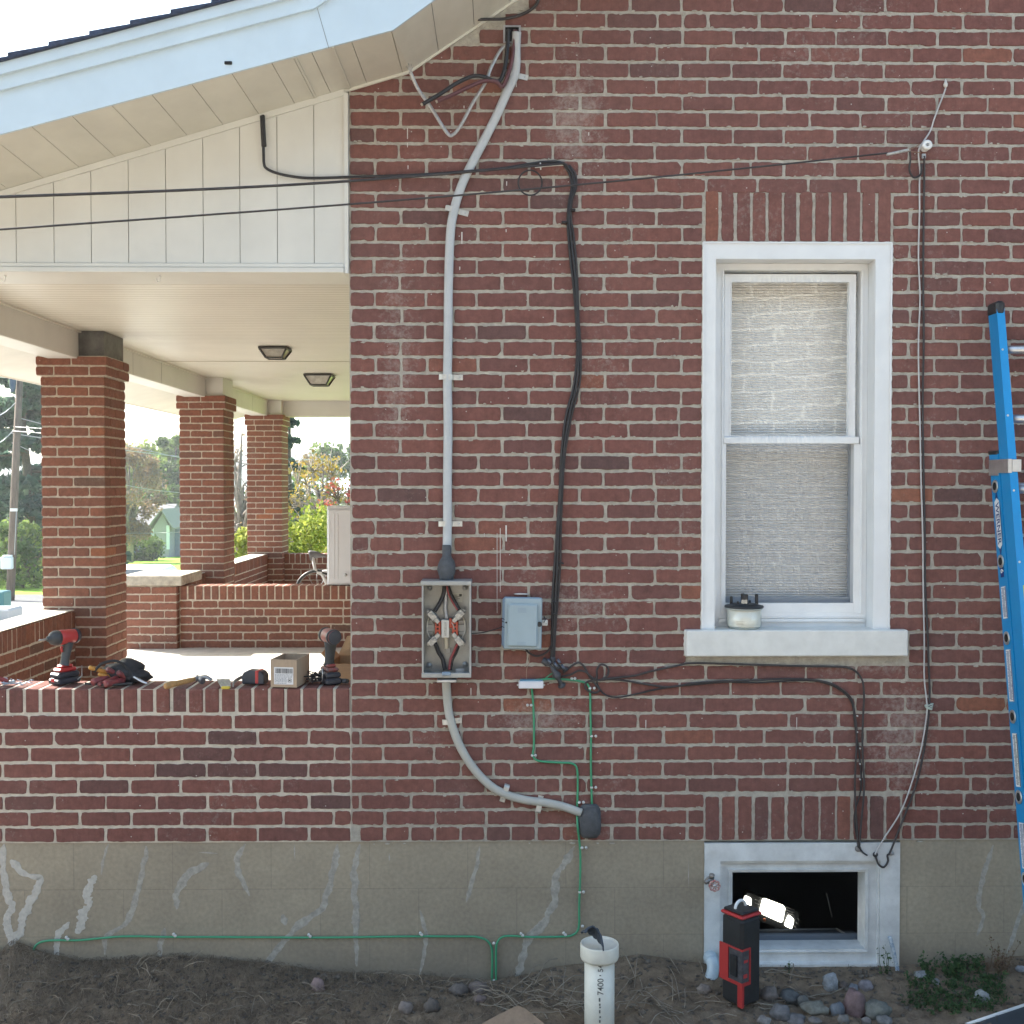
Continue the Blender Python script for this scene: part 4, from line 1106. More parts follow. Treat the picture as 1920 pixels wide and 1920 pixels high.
tree('autumn_tree', 'grey leafless tree between the second and third porch columns', 'tree', at(452,38), 38, 6.6, 3.6, 'ball', 500, .07, 21, trunk_frac=.1, bare=True, bark='pale_bark')
tree('autumn_tree', 'bare brown tree far behind the golden tree, right of the third column', 'tree', at(570,85), 85, 8.6, 5.6, 'ball', 2600, .13, 22, trunk_frac=.2, bare=True, bark='bark')
leafk = 'yellow'
tree('autumn_tree', 'small golden leaved tree with forked pale trunk right of the third column', 'tree', at(605,36), 36, 5.2, 3.2, 'ball', 1100, .07, 23, trunk_frac=.3, bare=True, bark='pale_bark')
leafk = 'red'
tree('autumn_tree', 'red leaved tree just left of the house wall, above the white cabinet', 'tree', at(652,30), 30, 3.9, 1.7, 'ball', 1300, .06, 24, trunk_frac=.2, bare=True, bark='bark')
leafk = 'green'
tree('leafy_tree', 'hazy grey green tree farthest away at the right of the porch opening', 'tree', at(640,140), 140, 12.6, 12, 'ball', 8000, .3, 25, trunk_frac=.1)
tree('leafy_tree', 'dark tangled shrub tree low behind the golden tree', 'tree', at(575,48), 48, 5.4, 5.5, 'ball', 6000, .1, 26, trunk_frac=.1, bare=True, bark='bark')

# blue house
hY = 112; hz = gh(-10, hY)
hx = at(300, hY); S_ = hY/F
bh = thing('blue_house', 'distant blue grey house with steep gabled porch across the lawn', 'house', (hx, hY, hz), None)
def hp(px, py, d=0): return P(px, py, hY+d)
mb = MB(); a = hp(200, 1040); b2 = hp(345, 975); mb.box((a.x, hY, hz-.5), (b2.x, hY+8, hp(0,985).z))
M['hb'] = mat('blue_grey_siding', (.16,.22,.30), .8, nz=.1, ns=2)
mb.build('wall', M['hb'], bh)
mb = MB(); ze = hp(0,985).z; zr = hp(0,946).z
mb.prism([(a.x-.4, hY-.5, ze-.1), (a.x-.4, hY+4, zr), (a.x-.4, hY+8.5, ze-.1)], (b2.x-a.x+.8-2.2, 0, 0)); mb.build('roof', mat('grey_shingle_roof', (.20,.19,.20), .9, nz=.15, ns=2), bh)
mb = MB(); g0 = hp(300,1000); g1 = hp(328,1000); gt = hp(316,960)
mb.box((g0.x, hY-2, hz-.5), (g1.x, hY-.01, hp(0,988,-2).z)); mb.prism([(g0.x, hY-2, hp(0,988,-2).z), (g1.x, hY-2, hp(0,988,-2).z), (gt.x, hY-2, hp(0,962,-2).z)], (0, 2, 0))
mb.build('gable_wing', mat('grey_gable_siding', (.26,.27,.29), .85), bh)
mb = MB(); zt4 = hp(0,957,-2).z; zl = hp(0,992,-2).z
for sgn, gx in ((-1, g0.x-.5), (1, g1.x+.5)):
    mb.prism([(gt.x, hY-2.5, zt4), (gt.x, hY+3, zt4), (gx, hY+3, zl), (gx, hY-2.5, zl)], (0, 0, .15))
mb.build('gable_roof', mat('mossy_shingle', (.20,.22,.19), .9), bh)
mb = MB(); d0 = hp(283,985,-.1); d1 = hp(298,1037,-.1); mb.box((d0.x, hY-.12, d1.z), (d1.x, hY-.002, d0.z)); mb.build('door', mat('blue_door', (.03,.09,.2), .5), bh)
for (p0, p1) in ((272,280), (252,258), (312,318)):
    mb = MB(); d0 = hp(p0,985,-2.05); d1 = hp(p1,1008 if p0 < 300 else 1030,-2.05); yy2 = hY-.15 if p0 < 300 else hY-2.1
    mb.box((d0.x, yy2, d1.z), (d1.x, yy2+.1, d0.z)); mb.build('window', mat('pale_window', (.55,.62,.68), .3), bh)
# low white roofed building at the right
bw = thing('garage', 'distant low building with pale roof behind the golden tree', 'building', (at(605,70), 70, gh(-10,70)))
mb = MB(); a = P(560,930,70); b2 = P(660,905,70); mb.box((a.x, 70, gh(-10,70)-.5), (b2.x, 76, a.z)); mb.build('wall', mat('grey_wall', (.25,.26,.27), .9), bw)
mb = MB(); mb.prism([(a.x-.3, 69.7, a.z), (b2.x+.3, 69.7, a.z), (b2.x+.3, 73, P(0,896,73).z), (a.x-.3, 73, P(0,896,73).z)], (0, 3, 0)); mb.build('roof', mat('pale_roof', (.5,.53,.56), .7), bw)

# utility pole
py_ = 46.0
pz = gh(-10, py_); pb = P(18,1132,py_); ptp = P(38,684,py_)
up_ = thing('utility_pole', 'leaning wooden utility pole with transformers in front of the dark spruce', 'utility pole', (pb.x, py_, pz))
M['pole'] = mat('weathered_pole', (.14,.105,.085), .95, nz=.3, ns=3, streak=(4,4,.5))
M['util'] = mat('transformer_grey', (.42,.50,.58), .4)
mb = MB(); mb.tube([(pb.x, py_, pz-.5), (pb.x*.5+ptp.x*.5, py_, (pz+ptp.z)/2), (ptp.x, py_, ptp.z)], 1, 12, radii=[.17,.15,.125]); mb.build('pole', M['pole'], up_)
for (px, py, r_, hh) in ((8,690,.24,.75), (24,690,.15,.7), (52,692,.13,.5)):
    q = P(px, py, py_-.35); mb = MB(); mb.lathe([(r_*.8,-hh/2),(r_,-hh/2+.03),(r_,hh/2-.04),(r_*.85,hh/2)], q, n=16); mb.lathe([(.04,0),(.05,.12),(.03,.22)], q+Vector((0,0,hh/2)), n=8); mb.build('transformer', M['util'], up_)
mb = MB(); a = P(-30,700,py_-.2); b2 = P(60,694,py_-.2); mb.box((a.x, py_-.25, b2.z-.06), (b2.x, py_-.13, b2.z+.06)); mb.build('crossarm', M['pole'], up_)
mb = MB(); q0 = P(24,715,py_-.25); mb.blob(q0, .13, .1, .42, 3); mb.build('cutout_fuse', mat('dark_blue_insulator', (.02,.05,.10), .4), up_)
mb = MB(); q = P(15,1054,py_-.25); mb.bbox((q.x-.25, py_-.4, q.z-.28), (q.x+.2, py_-.17, q.z+.22), .04); mb.lathe([(.18,0),(.18,.06)], (q.x, py_-.28, q.z+.22), (0,0,1), 14); mb.build('meter_cabinet', mat('white_cabinet', (.6,.65,.7), .4), up_)
mb = MB(); q = P(26,956,py_-.18); mb.box((q.x-.14, py_-.2, q.z-.06), (q.x+.14, py_-.17, q.z+.06)); mb.build('number_plate', mat('plate_white', (.6,.6,.6), .5), up_)
mb = MB(); mb.tube([P(31,956,py_-.16), P(27,1040,py_-.16)], .02, 6); mb.build('conduit', mat('grey_conduit', (.3,.3,.3), .6), up_)
M['wire'] = mat('overhead_wire', (.35,.36,.38), .5)
for i, (p0, p1, y0_, y1_, r_) in enumerate([((30,782),(700,905),46,60,.018), ((26,800),(640,730),46,30,.018), ((24,808),(640,752),46,32,.018), ((20,812),(620,860),46,70,.02), ((-60,812),(24,808),40,46,.02), ((-60,760),(30,754),40,46,.018), ((22,830),(360,925),46,60,.015), ((230,1000),(700,930),62,50,.014)]):
    mb = MB(); a = P(*p0, y0_); b2 = P(*p1, y1_); mb.tube([a + (b2-a)*k/8 - Vector((0,0,.5*math.sin(math.pi*k/8))) for k in range(9)], r_, 5)
    mb.build('overhead_wire', M['wire'], None, 'thin overhead utility wire crossing behind the porch columns', 'wire', 'overhead street wires')
# white car
def car(x, y, zg, col, label, name='parked_car'):
    t = thing(name, label, 'car', (x, y, zg))
    mb = MB(); L_, W_ = 4.5, 1.8
    side = [(-2.25,.35),(-2.2,.75),(-1.9,.9),(-1.0,1.0),(-.3,1.38),(1.0,1.42),(1.7,1.1),(2.15,1.0),(2.25,.7),(2.22,.35)]
    lay = [(-W_/2, .0), (-W_/2+.12, 1.0), (W_/2-.12, 1.0), (W_/2, 0)]
    rows = []
    for s, ins in ((-1,0.0),(-.86,1.0),(.86,1.0),(1,0.0)):
        rows.append([mb.av((x + s*W_/2*(1-.16*max(0,(zz-.9)))*1.0, y + yy3*(1 if ins else .985), zg + zz*(1.0 if ins else .97)), None) for (yy3, zz) in side])
    n_ = len(side)
    for r_ in range(3):
        for k in range(n_): mb.af((rows[r_][k], rows[r_][(k+1)%n_], rows[r_+1][(k+1)%n_], rows[r_+1][k]), 0, k not in (n_-1,))
    mb.af(rows[0][::-1]); mb.af(rows[3])
    mb.build('body', col, t)
    for (wx, wy) in ((-.82,-1.4),(.82,-1.4),(-.82,1.4),(.82,1.4)):
        mb = MB(); mb.lathe([(.2,-.1),(.32,-.1),(.33,0),(.32,.1),(.2,.1)], (x+wx, y+wy, zg+.33), (1,0,0), 18); wh = mb.build('wheel', M['blk'], t)
        mb = MB(); mb.lathe([(.19,-.105),(.19,.105)], (x+wx, y+wy, zg+.33), (1,0,0), 12); mb.build('rim', M['util'], wh)
    mb = MB(); gm = mat('car_glass', (.02,.03,.04), .1)
    mb.prism([(x-.62, y-1.0-.02, zg+1.02), (x+.62, y-1.02, zg+1.02), (x+.55, y-.36, zg+1.385), (x-.55, y-.36, zg+1.385)], (0,-.004,.006)); mb.build('windscreen', gm, t)
    mb = MB(); mb.bbox((x+.9, y-.8, zg+.95), (x+1.05, y-.65, zg+1.08), .03); mb.build('mirror', M['blk'], t)
    return t
car(at(222,26), 26.5, gh(-10,26.5)-.08, mat('white_car_paint', (.75,.76,.78), .2, coat=.6), 'white car parked beyond the entry pier, only its roof showing')
# teal bin and blue tub at far left
mb = MB(); q = P(4,1126,30); mb.bbox((q.x-.35, 29.8, gh(-10,30)), (q.x+.12, 30.3, q.z+.25), .03); mb.build('storage_bin', mat('teal_bin', (.02,.12,.13), .5), None, 'teal storage bin at the left photo edge beside the utility pole', 'bin')
mb = MB(); q = P(16,1140,28); mb.bbox((q.x-.9, 27.6, gh(-10,28)), (q.x+.2, 28.4, q.z+.02), .05); mb.build('concrete_block', mat('grey_block', (.3,.31,.32), .9), None, 'low grey slab in front of the utility pole base', 'block')
# ------------------------------------------------------------------ things fixed to the wall
def E(px, py, d=0.0): return P(px, py, YW - d)
def EP(pts, d=.012, n=6):
    return spline([E(p[0], p[1], (p[2] if len(p) > 2 else d)) for p in pts], n)
M['se'] = mat('grey_cable_jacket', (.44,.46,.47), .5, nz=.08, ns=14, bump=.12, bs=40)
M['se2'] = mat('pale_cable_jacket', (.40,.40,.37), .5, nz=.08, ns=14, bump=.12, bs=40)
M['putty'] = mat('duct_seal_putty', (.075,.08,.088), .85, nz=.22, ns=40, bump=.7, bs=90)
M['galv'] = mat('galvanised_steel', (.46,.47,.48), .38, .65, nz=.15, ns=30, bump=.1, bs=60)
M['strap'] = mat('cable_strap', (.55,.54,.50), .4, .4, nz=.15, ns=60)
M['blkw'] = mat('black_cable', (.022,.022,.025), .55, nz=.2, ns=30)
M['brnw'] = mat('weathered_black_cable', (.045,.040,.040), .7, nz=.3, ns=18)
M['redw'] = mat('red_striped_wire', (.10,.035,.04), .5)
M['redc'] = mat('red_wire', (.30,.06,.06), .5)
M['bare'] = mat('bare_aluminium_wire', (.42,.42,.42), .4, .5, nz=.25, ns=80, streak=(3,3,1))
M['green'] = mat('green_wire', (.045,.27,.14), .45)
M['whtw'] = mat('white_cable', (.46,.45,.44), .55, nz=.12, ns=20)
M['nail'] = mat('white_clip', (.6,.6,.58), .5)
M['pgrey'] = mat('grey_plastic', (.30,.38,.42), .5, nz=.05, ns=8)
M['pblue'] = mat('blue_grey_plastic', (.20,.27,.35), .45, nz=.08, ns=10)
def strap(par, px, py, ang, w=44, h=10, d=.020, side=1):
    """two-hole strap: arched band over the cable and a flat ear with a screw"""
    c = E(px, py); a = R(ang); ux = Vector((math.cos(a), 0, -math.sin(a))); uz = Vector((math.sin(a), 0, math.cos(a)))
    mb = MB(); W = w/450; H = h/450
    prof_ = [(-.52,.006),(-.50,d),(-.40,d+.006),(-.05,d+.006),(.05,d),(.10,.009),(.5,.009)]
    if side < 0: prof_ = [(-s, q) for s, q in reversed(prof_)]
    rows = []
    for s, q in prof_:
        p = c + ux*(W*s); rows.append([mb.av(p + uz*(H*t) + Vector((0,-q,0))) for t in (-.5, .5)] + [mb.av(p + uz*(H*t) + Vector((0,-q-.0018,0))) for t in (.5, -.5)])
    for r0, r1 in zip(rows[:-1], rows[1:]):
        for k in range(4): mb.af((r0[k], r0[(k+1)%4], r1[(k+1)%4], r1[k]))
    mb.af(rows[0][::-1]); mb.af(rows[-1])
    o = mb.build('strap', M['strap'], par)
    sc = MB(); q = c + ux*(W*.36*side) + Vector((0,-.0105,0)); sc.lathe([(.0042,0),(.0040,.002),(.0015,.0032)], q, (0,-1,0), 10); sc.build('screw', M['galv'], o)
# upper service cable
up = EP([(969,60,.03),(967.6,84,.026),(966,135,.02),(950,174,.018),(930,219,.018),(901.5,275,.018),(880,316,.018),(864,352,.018),(852,392,.018),(844.5,438,.018),(841,534,.017),(840,640,.017),(839,710,.017),(840,800,.017),(839,900,.017),(839,983,.018),(838,1040,.03)], n=7)
mb = MB(); mb.tube(up, .0185, 12, flat=.62)
se = mb.build('service_cable', M['se'], None, 'thick grey electrical cable running down the brick into the top of the meter box', 'cable')
for (x, y, a) in ((968,143,12),(857,397,14),(846,708,1),(845,982,0)): strap(se, x, y, a)
mb = MB(); prof_ = [(.017,0),(.0185,.01),(.0185,.045),(.022,.052),(.031,.066),(.036,.085),(.037,.105),(.033,.122),(.028,.134),(.029,.146)]
b_ = E(837, 1089, .045); t_ = E(838, 1022, .028); ax = (b_ - t_).normalized()
mb.lathe(prof_, t_, ax, 24)
for i, p in enumerate(mb.v):
    q = noise.noise(p*45)*.0035; mb.v[i] = p + Vector((q, q*.5, 0))
mb.build('putty_seal', M['putty'], se)
mb = MB(); mb.bbox(E(819,1090.5,.075), E(855,1087,.02), .002); mb.build('hub_plate', M['galv'], se)
# lower cable
lo = EP([(837,1262,.05),(837,1285,.032),(840,1325,.02),(846,1355,.02),(862,1398,.02),(886,1438,.02),(918,1472,.02),(950,1490,.02),(985,1500,.02),(1022,1505,.02),(1055,1512,.022),(1090,1524,.026)], n=7)
mb = MB(); mb.tube(lo, .0178, 12, flat=.72)
sl = mb.build('service_cable', M['se2'], None, 'pale grey cable curving from the bottom of the meter box to a putty blob', 'cable')
strap(sl, 848, 1351, -4, w=36); strap(sl, 946, 1486, -73, w=34, side=-1); strap(sl, 1011, 1506, -78, w=32, side=1)
mb = MB(); c = E(1105, 1539, .006)
mb.blob(c, .052, .030, .076, 5, .07, 22, freq=1.2)
for i, p in enumerate(mb.v):
    v = p - c
    v.z = max(-.070, min(.072, v.z*1.12)); v.x = max(-.048, min(.048, v.x*1.1)); mb.v[i] = c + v
mb.build('putty_seal', M['putty'], sl)
# pull box at the top with loose conductors
pb_ = thing('conduit_opening', 'small square metal opening in the brick just below the soffit, loose wires hanging out', 'junction box', E(960,82))
mb = MB(); a = E(943.5,82); b2 = E(976.5,50)
frame4(mb, a.x, b2.x, a.z, b2.z, .008, .008, .006, .004, YW-.014, YW-.0065)
mb.build('rim', M['galv'], pb_)
mb = MB(); mb.box((a.x+.008, YW-.0075, a.z+.004), (b2.x-.008, YW-.006, b2.z-.006)); mb.build('cavity', M['dark'], pb_)
G_ = 'loose conductors at the top opening'
def wire(name, label, cat, pts, r, m, d=.012, n=6, group=None, flat=1.0, par=None, seg=8, tip=None):
    p = EP(pts, d, n); mb = MB(); mb.tube(p, r, seg, flat=flat)
    o = mb.build(name, m, par, label, cat, group)
    if tip:
        t = (p[-1]-p[-2]).normalized(); mb = MB(); mb.tube([p[-1], p[-1]+t*.006], r*.72, 10); mb.build('bare_end', tip, o)
    return o
M['copper'] = mat('cut_aluminium', (.6,.56,.48), .4, .3)
wire('loose_wire', 'thick black cut wire arching left from the opening below the soffit', 'wire', [(953.6,56,.03),(951,93,.035),(946.5,127,.04),(938,150,.045),(925,151,.06),(907,144,.07),(884.7,143.4,.08),(853.7,157.5,.10),(825.6,176,.12),(792,195.4,.14)], .0085, M['blkw'], tip=M['copper'])
wire('loose_wire', 'black and dark red cut wire just below the thick black one', 'wire', [(966,56,.03),(963,93,.03),(955,132,.04),(942,162,.045),(929.6,153,.06),(907,152,.07),(879,163,.09),(850,177,.11),(820,190,.12)], .0085, M['redw'], tip=M['copper'])
sp_ = wire('loose_wire', 'bare silvery stranded wire hanging in a deep V beside the grey cable', 'wire', [(956,84,.03),(939.5,93,.03),(921,126,.04),(910,155,.05),(887.5,191,.05),(865,233,.05),(850,252,.05),(838,249,.055),(808.7,202.5,.06),(783.4,166,.07),(769,134,.09)], .0072, M['bare'], flat=.6)
for k, (x, y) in enumerate(((762,124),(766,119),(771,121),(774,126))):
    mb = MB(); mb.tube([E(769,135,.09), E((769+x)/2, (135+y)/2, .092), E(x, y, .094)], .0016, 5); mb.build('loose_strand', M['bare'], sp_)
wire('old_cable', 'stiff dark grey cable stub curving up along the wall at the top edge', 'cable', [(896,36.6,.05),(920,36,.04),(944,35.5,.025),(972,29.5,.018),(994,19,.018),(1008,4,.018),(1014,-30,.018)], .0065, M['brnw'])

# meter box, cover off
mbx = thing('meter_box', 'open grey metal meter socket box showing its wires and clamps', 'meter box', E(837,1270))
D = .112; Yf = YW - D; a = P(791,1268,Yf); b2 = P(883,1097,Yf); x0, x1, z0, z1 = a.x, b2.x, a.z, b2.z
M['boxg'] = mat('painted_grey_steel', (.33,.34,.335), .42, .25, nz=.12, ns=12)
M['boxi'] = mat('box_interior', (.30,.30,.285), .4, .35, nz=.22, ns=7)
mb = MB(); t = .0018
mb.box((x0, Yf, z0), (x0+t, YW-.006, z1)); mb.box((x1-t, Yf, z0), (x1, YW-.006, z1)); mb.box((x0+t, Yf, z0), (x1-t, YW-.006, z0+t)); mb.box((x0+t, Yf, z1-t), (x1-t, YW-.006, z1))
mb.box((x0+t, Yf+.0, z0+t), (x0+.007, Yf+.0015, z1-t)); mb.box((x1-.007, Yf+.0, z0+t), (x1-t, Yf+.0015, z1-t))
mb.build('shell', M['boxg'], mbx)
mb = MB(); mb.box((x0+t, YW-.0075, z0+t), (x1-t, YW-.0062, z1-t)); bk = mb.build('back_plate', M['boxi'], mbx)
mb = MB(); mb.bbox((x0-.004, Yf-.006, z1), (x1+.003, YW-.006, z1+.017), .0015); mb.build('top_flange', M['boxg'], mbx)
mb = MB(); mb.bbox((x0-.001, Yf-.005, z0-.006), (x1+.001, Yf+.004, z0+.014), .002); mb.build('bottom_flange', M['boxg'], mbx)
mb = MB(); q = P(837,1263,Yf-.006); mb.bbox((q.x-.018, Yf-.014, q.z-.008), (q.x+.018, Yf-.006, q.z+.008), .003); mb.build('latch', M['pblue'], mbx)
mb = MB(); q = P(838,1275,Yf+.03); mb.bbox((q.x-.04, Yf+.0, q.z-.006), (q.x+.04, YW-.01, q.z+.006), .002); mb.build('lower_hub', M['galv'], mbx)
for (px, py) in ((806,1102),(872,1102),(805,1247),(872,1245)):
    mb = MB(); q = E(px, py, .012); mb.lathe([(.011,0),(.011,.002),(.006,.0025),(.005,.006),(.001,.007)], q, (0,-1,0), 14); mb.build('mounting_screw', M['galv'], mbx)
M['lug'] = mat('tinned_lug', (.40,.40,.385), .4, .6, nz=.3, ns=120)
M['redp'] = mat('red_phenolic', (.42,.07,.035), .55)
M['wbl'] = mat('white_block', (.58,.56,.50), .5)
dj = .05
cc = E(836,1176.5,dj)
def rbox(name, px, py, w, h, ang, d0, d1, m, par, bev=.0015):
    c = E(px, py, 0); mb = MB(); mb.T = Matrix.Translation((c.x, YW, c.z)) @ Matrix.Rotation(R(ang), 4, 'Y')
    mb.bbox((-w/900, -d1, -h/900), (w/900, -d0, h/900), bev); return mb.build(name, m, par)
rbox('support_bar', 836, 1176, 74, 14, 0, .010, .024, M['boxg'], mbx)
for (px, py, ang) in ((811.5,1151,48),(863,1149.5,-48),(812,1199,-48),(862,1198.5,48)):
    l = rbox('lug', px, py, 17, 12, ang, .03, .064, M['lug'], mbx)
    sx = 1 if px < 836 else -1; sy = 1 if py < 1176 else -1
    rbox('jaw', px+sx*9, py+sy*10, 10, 8, ang, .03, .058, M['lug'], mbx)
    mb = MB(); q = E(px, py, .064); mb.lathe([(.006,0),(.006,.003),(.0035,.003),(.0035,.0015)], q, (0,-1,0), 6); mb.build('lug_screw', M['boxg'], l)
    rbox('ear', px-sx*7, py-sy*6, 7, 6, ang, .03, .045, M['lug'], mbx)
for px in (822, 854):
    bl = rbox('red_block', px, 1176, 11, 27, 0, .024, .052, M['redp'], mbx)
    for dy in (-7, 0, 7): rbox('block_slot', px, 1176+dy, 3.5, 3.5, 0, .05, .0528, M['dark'], bl, .0005)
nb_ = rbox('neutral_block', 836, 1176, 14, 33, 0, .02, .056, M['wbl'], mbx)
rbox('neutral_strap', 836, 1176, 4, 26, 0, .056, .0585, M['lug'], nb_); rbox('side_bracket', 845.5, 1166, 5, 18, 0, .024, .05, M['redp'], mbx)
for s in (-1, 1):
    mb = MB(); r_ = 36/450; pts = [cc + Vector((s*r_*math.cos(t), .02, r_*math.sin(t)*1.05)) for t in [R(-48+12*k) for k in range(9)]]
    mb.tube(pts, .0028, 6); mb.build('support_ring', M['wbl'], mbx)
    mb = MB(); q = E(836+s*31, 1176, .012); mb.box((q.x-.014, YW-.02, q.z-.03), (q.x+.014, YW-.012, q.z+.03)); mb.build('ring_base', M['boxg'], mbx)
def cw(name, pts, r, m): p = EP(pts, .03, 6); mb = MB(); mb.tube(p, r, 10); return mb.build(name, m, mbx)
cw('black_conductor', [(833,1099,.03),(832,1112,.03),(825,1130,.035),(815,1146,.045)], .0082, M['blkw'])
cw('red_conductor', [(838,1099,.03),(841,1113,.03),(849,1130,.035),(858,1144,.045)], .0036, M['redc'])
cw('black_conductor', [(840,1099,.024),(845,1114,.024),(853,1129,.03),(861,1143,.04)], .0078, M['blkw'])
cw('black_conductor', [(816,1206,.045),(822,1222,.035),(830,1236,.03),(834,1256,.035)], .0085, M['blkw'])
cw('red_conductor', [(858,1206,.045),(852,1220,.035),(845,1236,.03),(842,1256,.035)], .0052, M['redc'])
cw('black_conductor', [(861,1208,.04),(855,1224,.03),(848,1238,.026),(845,1256,.03)], .0055, M['blkw'])
cw('neutral_conductor', [(835,1100,.02),(836,1120,.022),(835,1140,.025),(838,1160,.03)], .0085, M['bare'])
cw('neutral_conductor', [(836,1190,.04),(837,1204,.035),(837,1215,.03)], .009, mat('cream_braid', (.52,.46,.34), .7))
cw('ground_wire', [(842,1165,.04),(849,1170,.05),(852,1180,.05)], .003, M['lug'])
rbox('wire_tail', 841, 1218, 8, 10, 0, .01, .02, M['boxg'], mbx)
lb = rbox('label_plate', 856.5, 1120, 22, 17, 0, .0078, .0086, mat('label_paper', (.42,.41,.36), .6), mbx, .0003)
def text(par, s, at_, size, rot, m, name='lettering', bold=0.0, ext=.0002):
    cu = bpy.data.curves.new('t', 'FONT'); cu.body = s; cu.size = size; cu.extrude = ext; cu.offset = bold; cu.align_x = 'CENTER'; cu.align_y = 'CENTER'
    o = bpy.data.objects.new('t', cu); COL.objects.link(o); bpy.context.view_layer.update()
    me = bpy.data.meshes.new_from_object(o); bpy.data.objects.remove(o); mb = MB()
    T = Matrix.Translation(Vector(at_)) @ rot.to_4x4()
    vs_ = [mb.av(T @ v.co) for v in me.vertices]
    for p in me.polygons: mb.af([vs_[i] for i in p.vertices])
    bpy.data.meshes.remove(me); return mb.build(name, m, par)
FRONT = Matrix.Rotation(R(90), 3, 'X')
M['ink'] = mat('dark_ink', (.03,.03,.03), .7)
mb = MB(); c = E(856.5,1120,.0090)
for k in range(5):
    mb.box((c.x-.021, c.y, c.z+.010-k*.005), (c.x-.021+.042*rnd.uniform(.5,.95), c.y-.0002, c.z+.0082-k*.005))
mb.box((c.x+.010, c.y-.0003, c.z+.004), (c.x+.021, c.y-.0005, c.z+.014)); mb.build('print', M['ink'], lb)
rbox('ground_bracket', 863, 1256, 16, 10, 0, .03, .045, M['galv'], mbx)

# telephone interface box
nd = thing('interface_box', 'pale blue grey plastic utility box with a round lock, right of the open meter box', 'utility box', E(979,1215))
c = E(978.5,1166); mb = MB(); mb.T = Matrix.Translation((c.x, YW, c.z)) @ Matrix.Rotation(R(1.2), 4, 'Y')
mb.bbox((-.083,-.045,-.103), (.080,-.006,.106), .010); mb.bbox((-.076,-.058,-.108), (.082,-.046,.108), .006)
mb.build('base', M['pblue'], nd)
T_ = mb.T
mb = MB(); mb.T = T_; mb.bbox((-.073,-.066,-.105), (.080,-.0585,.105), .006); mb.bbox((-.060,-.080,-.094), (.064,-.066,.083), .006); cv = mb.build('cover', M['pgrey'], nd)
mb = MB(); mb.T = T_
for k in range(5): mb.box((-.02,-.0805,.066-k*.004), (.016,-.0801,.0648-k*.004))
for k in range(4): mb.box((-.02,-.0805,-.074-k*.004), (.016,-.0801,-.0752-k*.004))
mb.build('embossed_line', M['pblue'], cv)
mb = MB(); mb.T = T_; mb.lathe([(.0105,0),(.0105,.008),(.007,.009),(.006,.005)], (.071,-.066,.0), (0,-1,0), 18); lk = mb.build('lock', M['blk'], nd)
mb = MB(); mb.T = T_; mb.bbox((.082,-.05,-.008), (.106,-.045,.016), .003); mb.lathe([(.005,0),(.005,.012)], (.096,-.05,.006), (0,-1,0), 8); mb.build('hasp', M['nail'], nd)
mb = MB(); mb.T = T_; mb.tube([(.09,-.052,.03),(.096,-.06,.02),(.09,-.06,.006),(.1,-.056,.0)], .002, 6); mb.build('lock_wire', M['blkw'], nd)
mb = MB(); mb.T = T_
for z in (.018,.006,-.016): mb.tube([(-.086,-.03,z), (-.07,-.062,z-.003)], .0016, 5)
mb.lathe([(.004,0),(.004,.002)], (-.066,-.066,.004), (0,-1,0), 10); mb.build('vent_slit', M['dark'], nd)
mb = MB(); mb.blob(E(978,1114,.01), .03, .008, .004, 2); mb.build('caulk', M['caulk'], nd)
wire('thin_wire', 'thin black wire running from the meter box side to the blue grey box', 'wire', [(884,1188,.03),(905,1186,.02),(925,1181,.02),(943,1175,.03)], .0022, M['blkw'])

# cables
wire('eave_cable', 'black cable dropping from the soffit over the cream siding then running right to the bracket', 'cable', [(493,216,.03),(494,245,.03),(494,280,.03),(495,306,.03),(500,316,.03),(520,325,.03),(555,332,.03),(590,334,.03),(655,332,.03),(720,330,.03),(800,327,.03),(880,321,.035),(940,316,.035),(990,308,.03),(1020,304,.03),(1048,304,.025),(1066,314,.022),(1074,330,.02),(1076,352,.02)], .0058, M['blkw'])
mb = MB(); mb.tube(EP([(492,217,.032),(493,240,.034),(495,275,.034)], n=4), .0105, 8, flat=.6)
mb.build('cable_sleeve', M['blkw'], bpy.data.objects['eave_cable'])
# spans from the street: taut wires in front of the siding
def span(px0, py0, px1, py1, d0, d1, r, label, ext=2.2, name='span_wire'):
    a = P(px0, py0, YW - d0); b2 = E(px1, py1, d1); dr = a - b2; mb = MB(); pts = []
    for k in range(25):
        t = k/24*ext; pts.append(b2 + dr*t - Vector((0,0,.02*math.sin(min(1, t)*math.pi))))
    mb.tube(pts, r, 6); return mb.build(name, M['brnw'], None, label, 'wire')
span(0, 369, 1058, 306, .85, .03, .0052, 'upper of two black wires stretched across the cream siding to the white bracket')
span(0, 430, 1664, 287, 1.0, .05, .0036, 'lower thinner black wire stretched across the siding and brick to the white insulator')
mb = MB(); c = E(994,343,.03); r_ = 22/450
mb.tube([c + Vector((r_*math.cos(t), -.004*math.sin(t*.5), r_*1.05*math.sin(t))) for t in [i*2*math.pi/32*1.06 for i in range(33)]], .0034, 6)
mb.build('cable_coil', M['blkw'], None, 'small round loop of black cable hanging left of the white bracket', 'cable')
br = thing('wire_bracket', 'small white metal wire bracket screwed to the brick above the black cable bundle', 'bracket', E(1030,310))
mb = MB(); mb.tube(EP([(1003,314,.045),(1030,311,.04),(1062,309,.012)], n=3), .0028, 6); mb.build('arm', M['nail'], br)
mb = MB(); mb.tube(EP([(1013,305,.042),(1014,318,.042)], n=2), .003, 6); mb.tube(EP([(1010,311,.046),(1018,311,.04)], n=2), .0042, 6); mb.build('clevis', M['nail'], br)
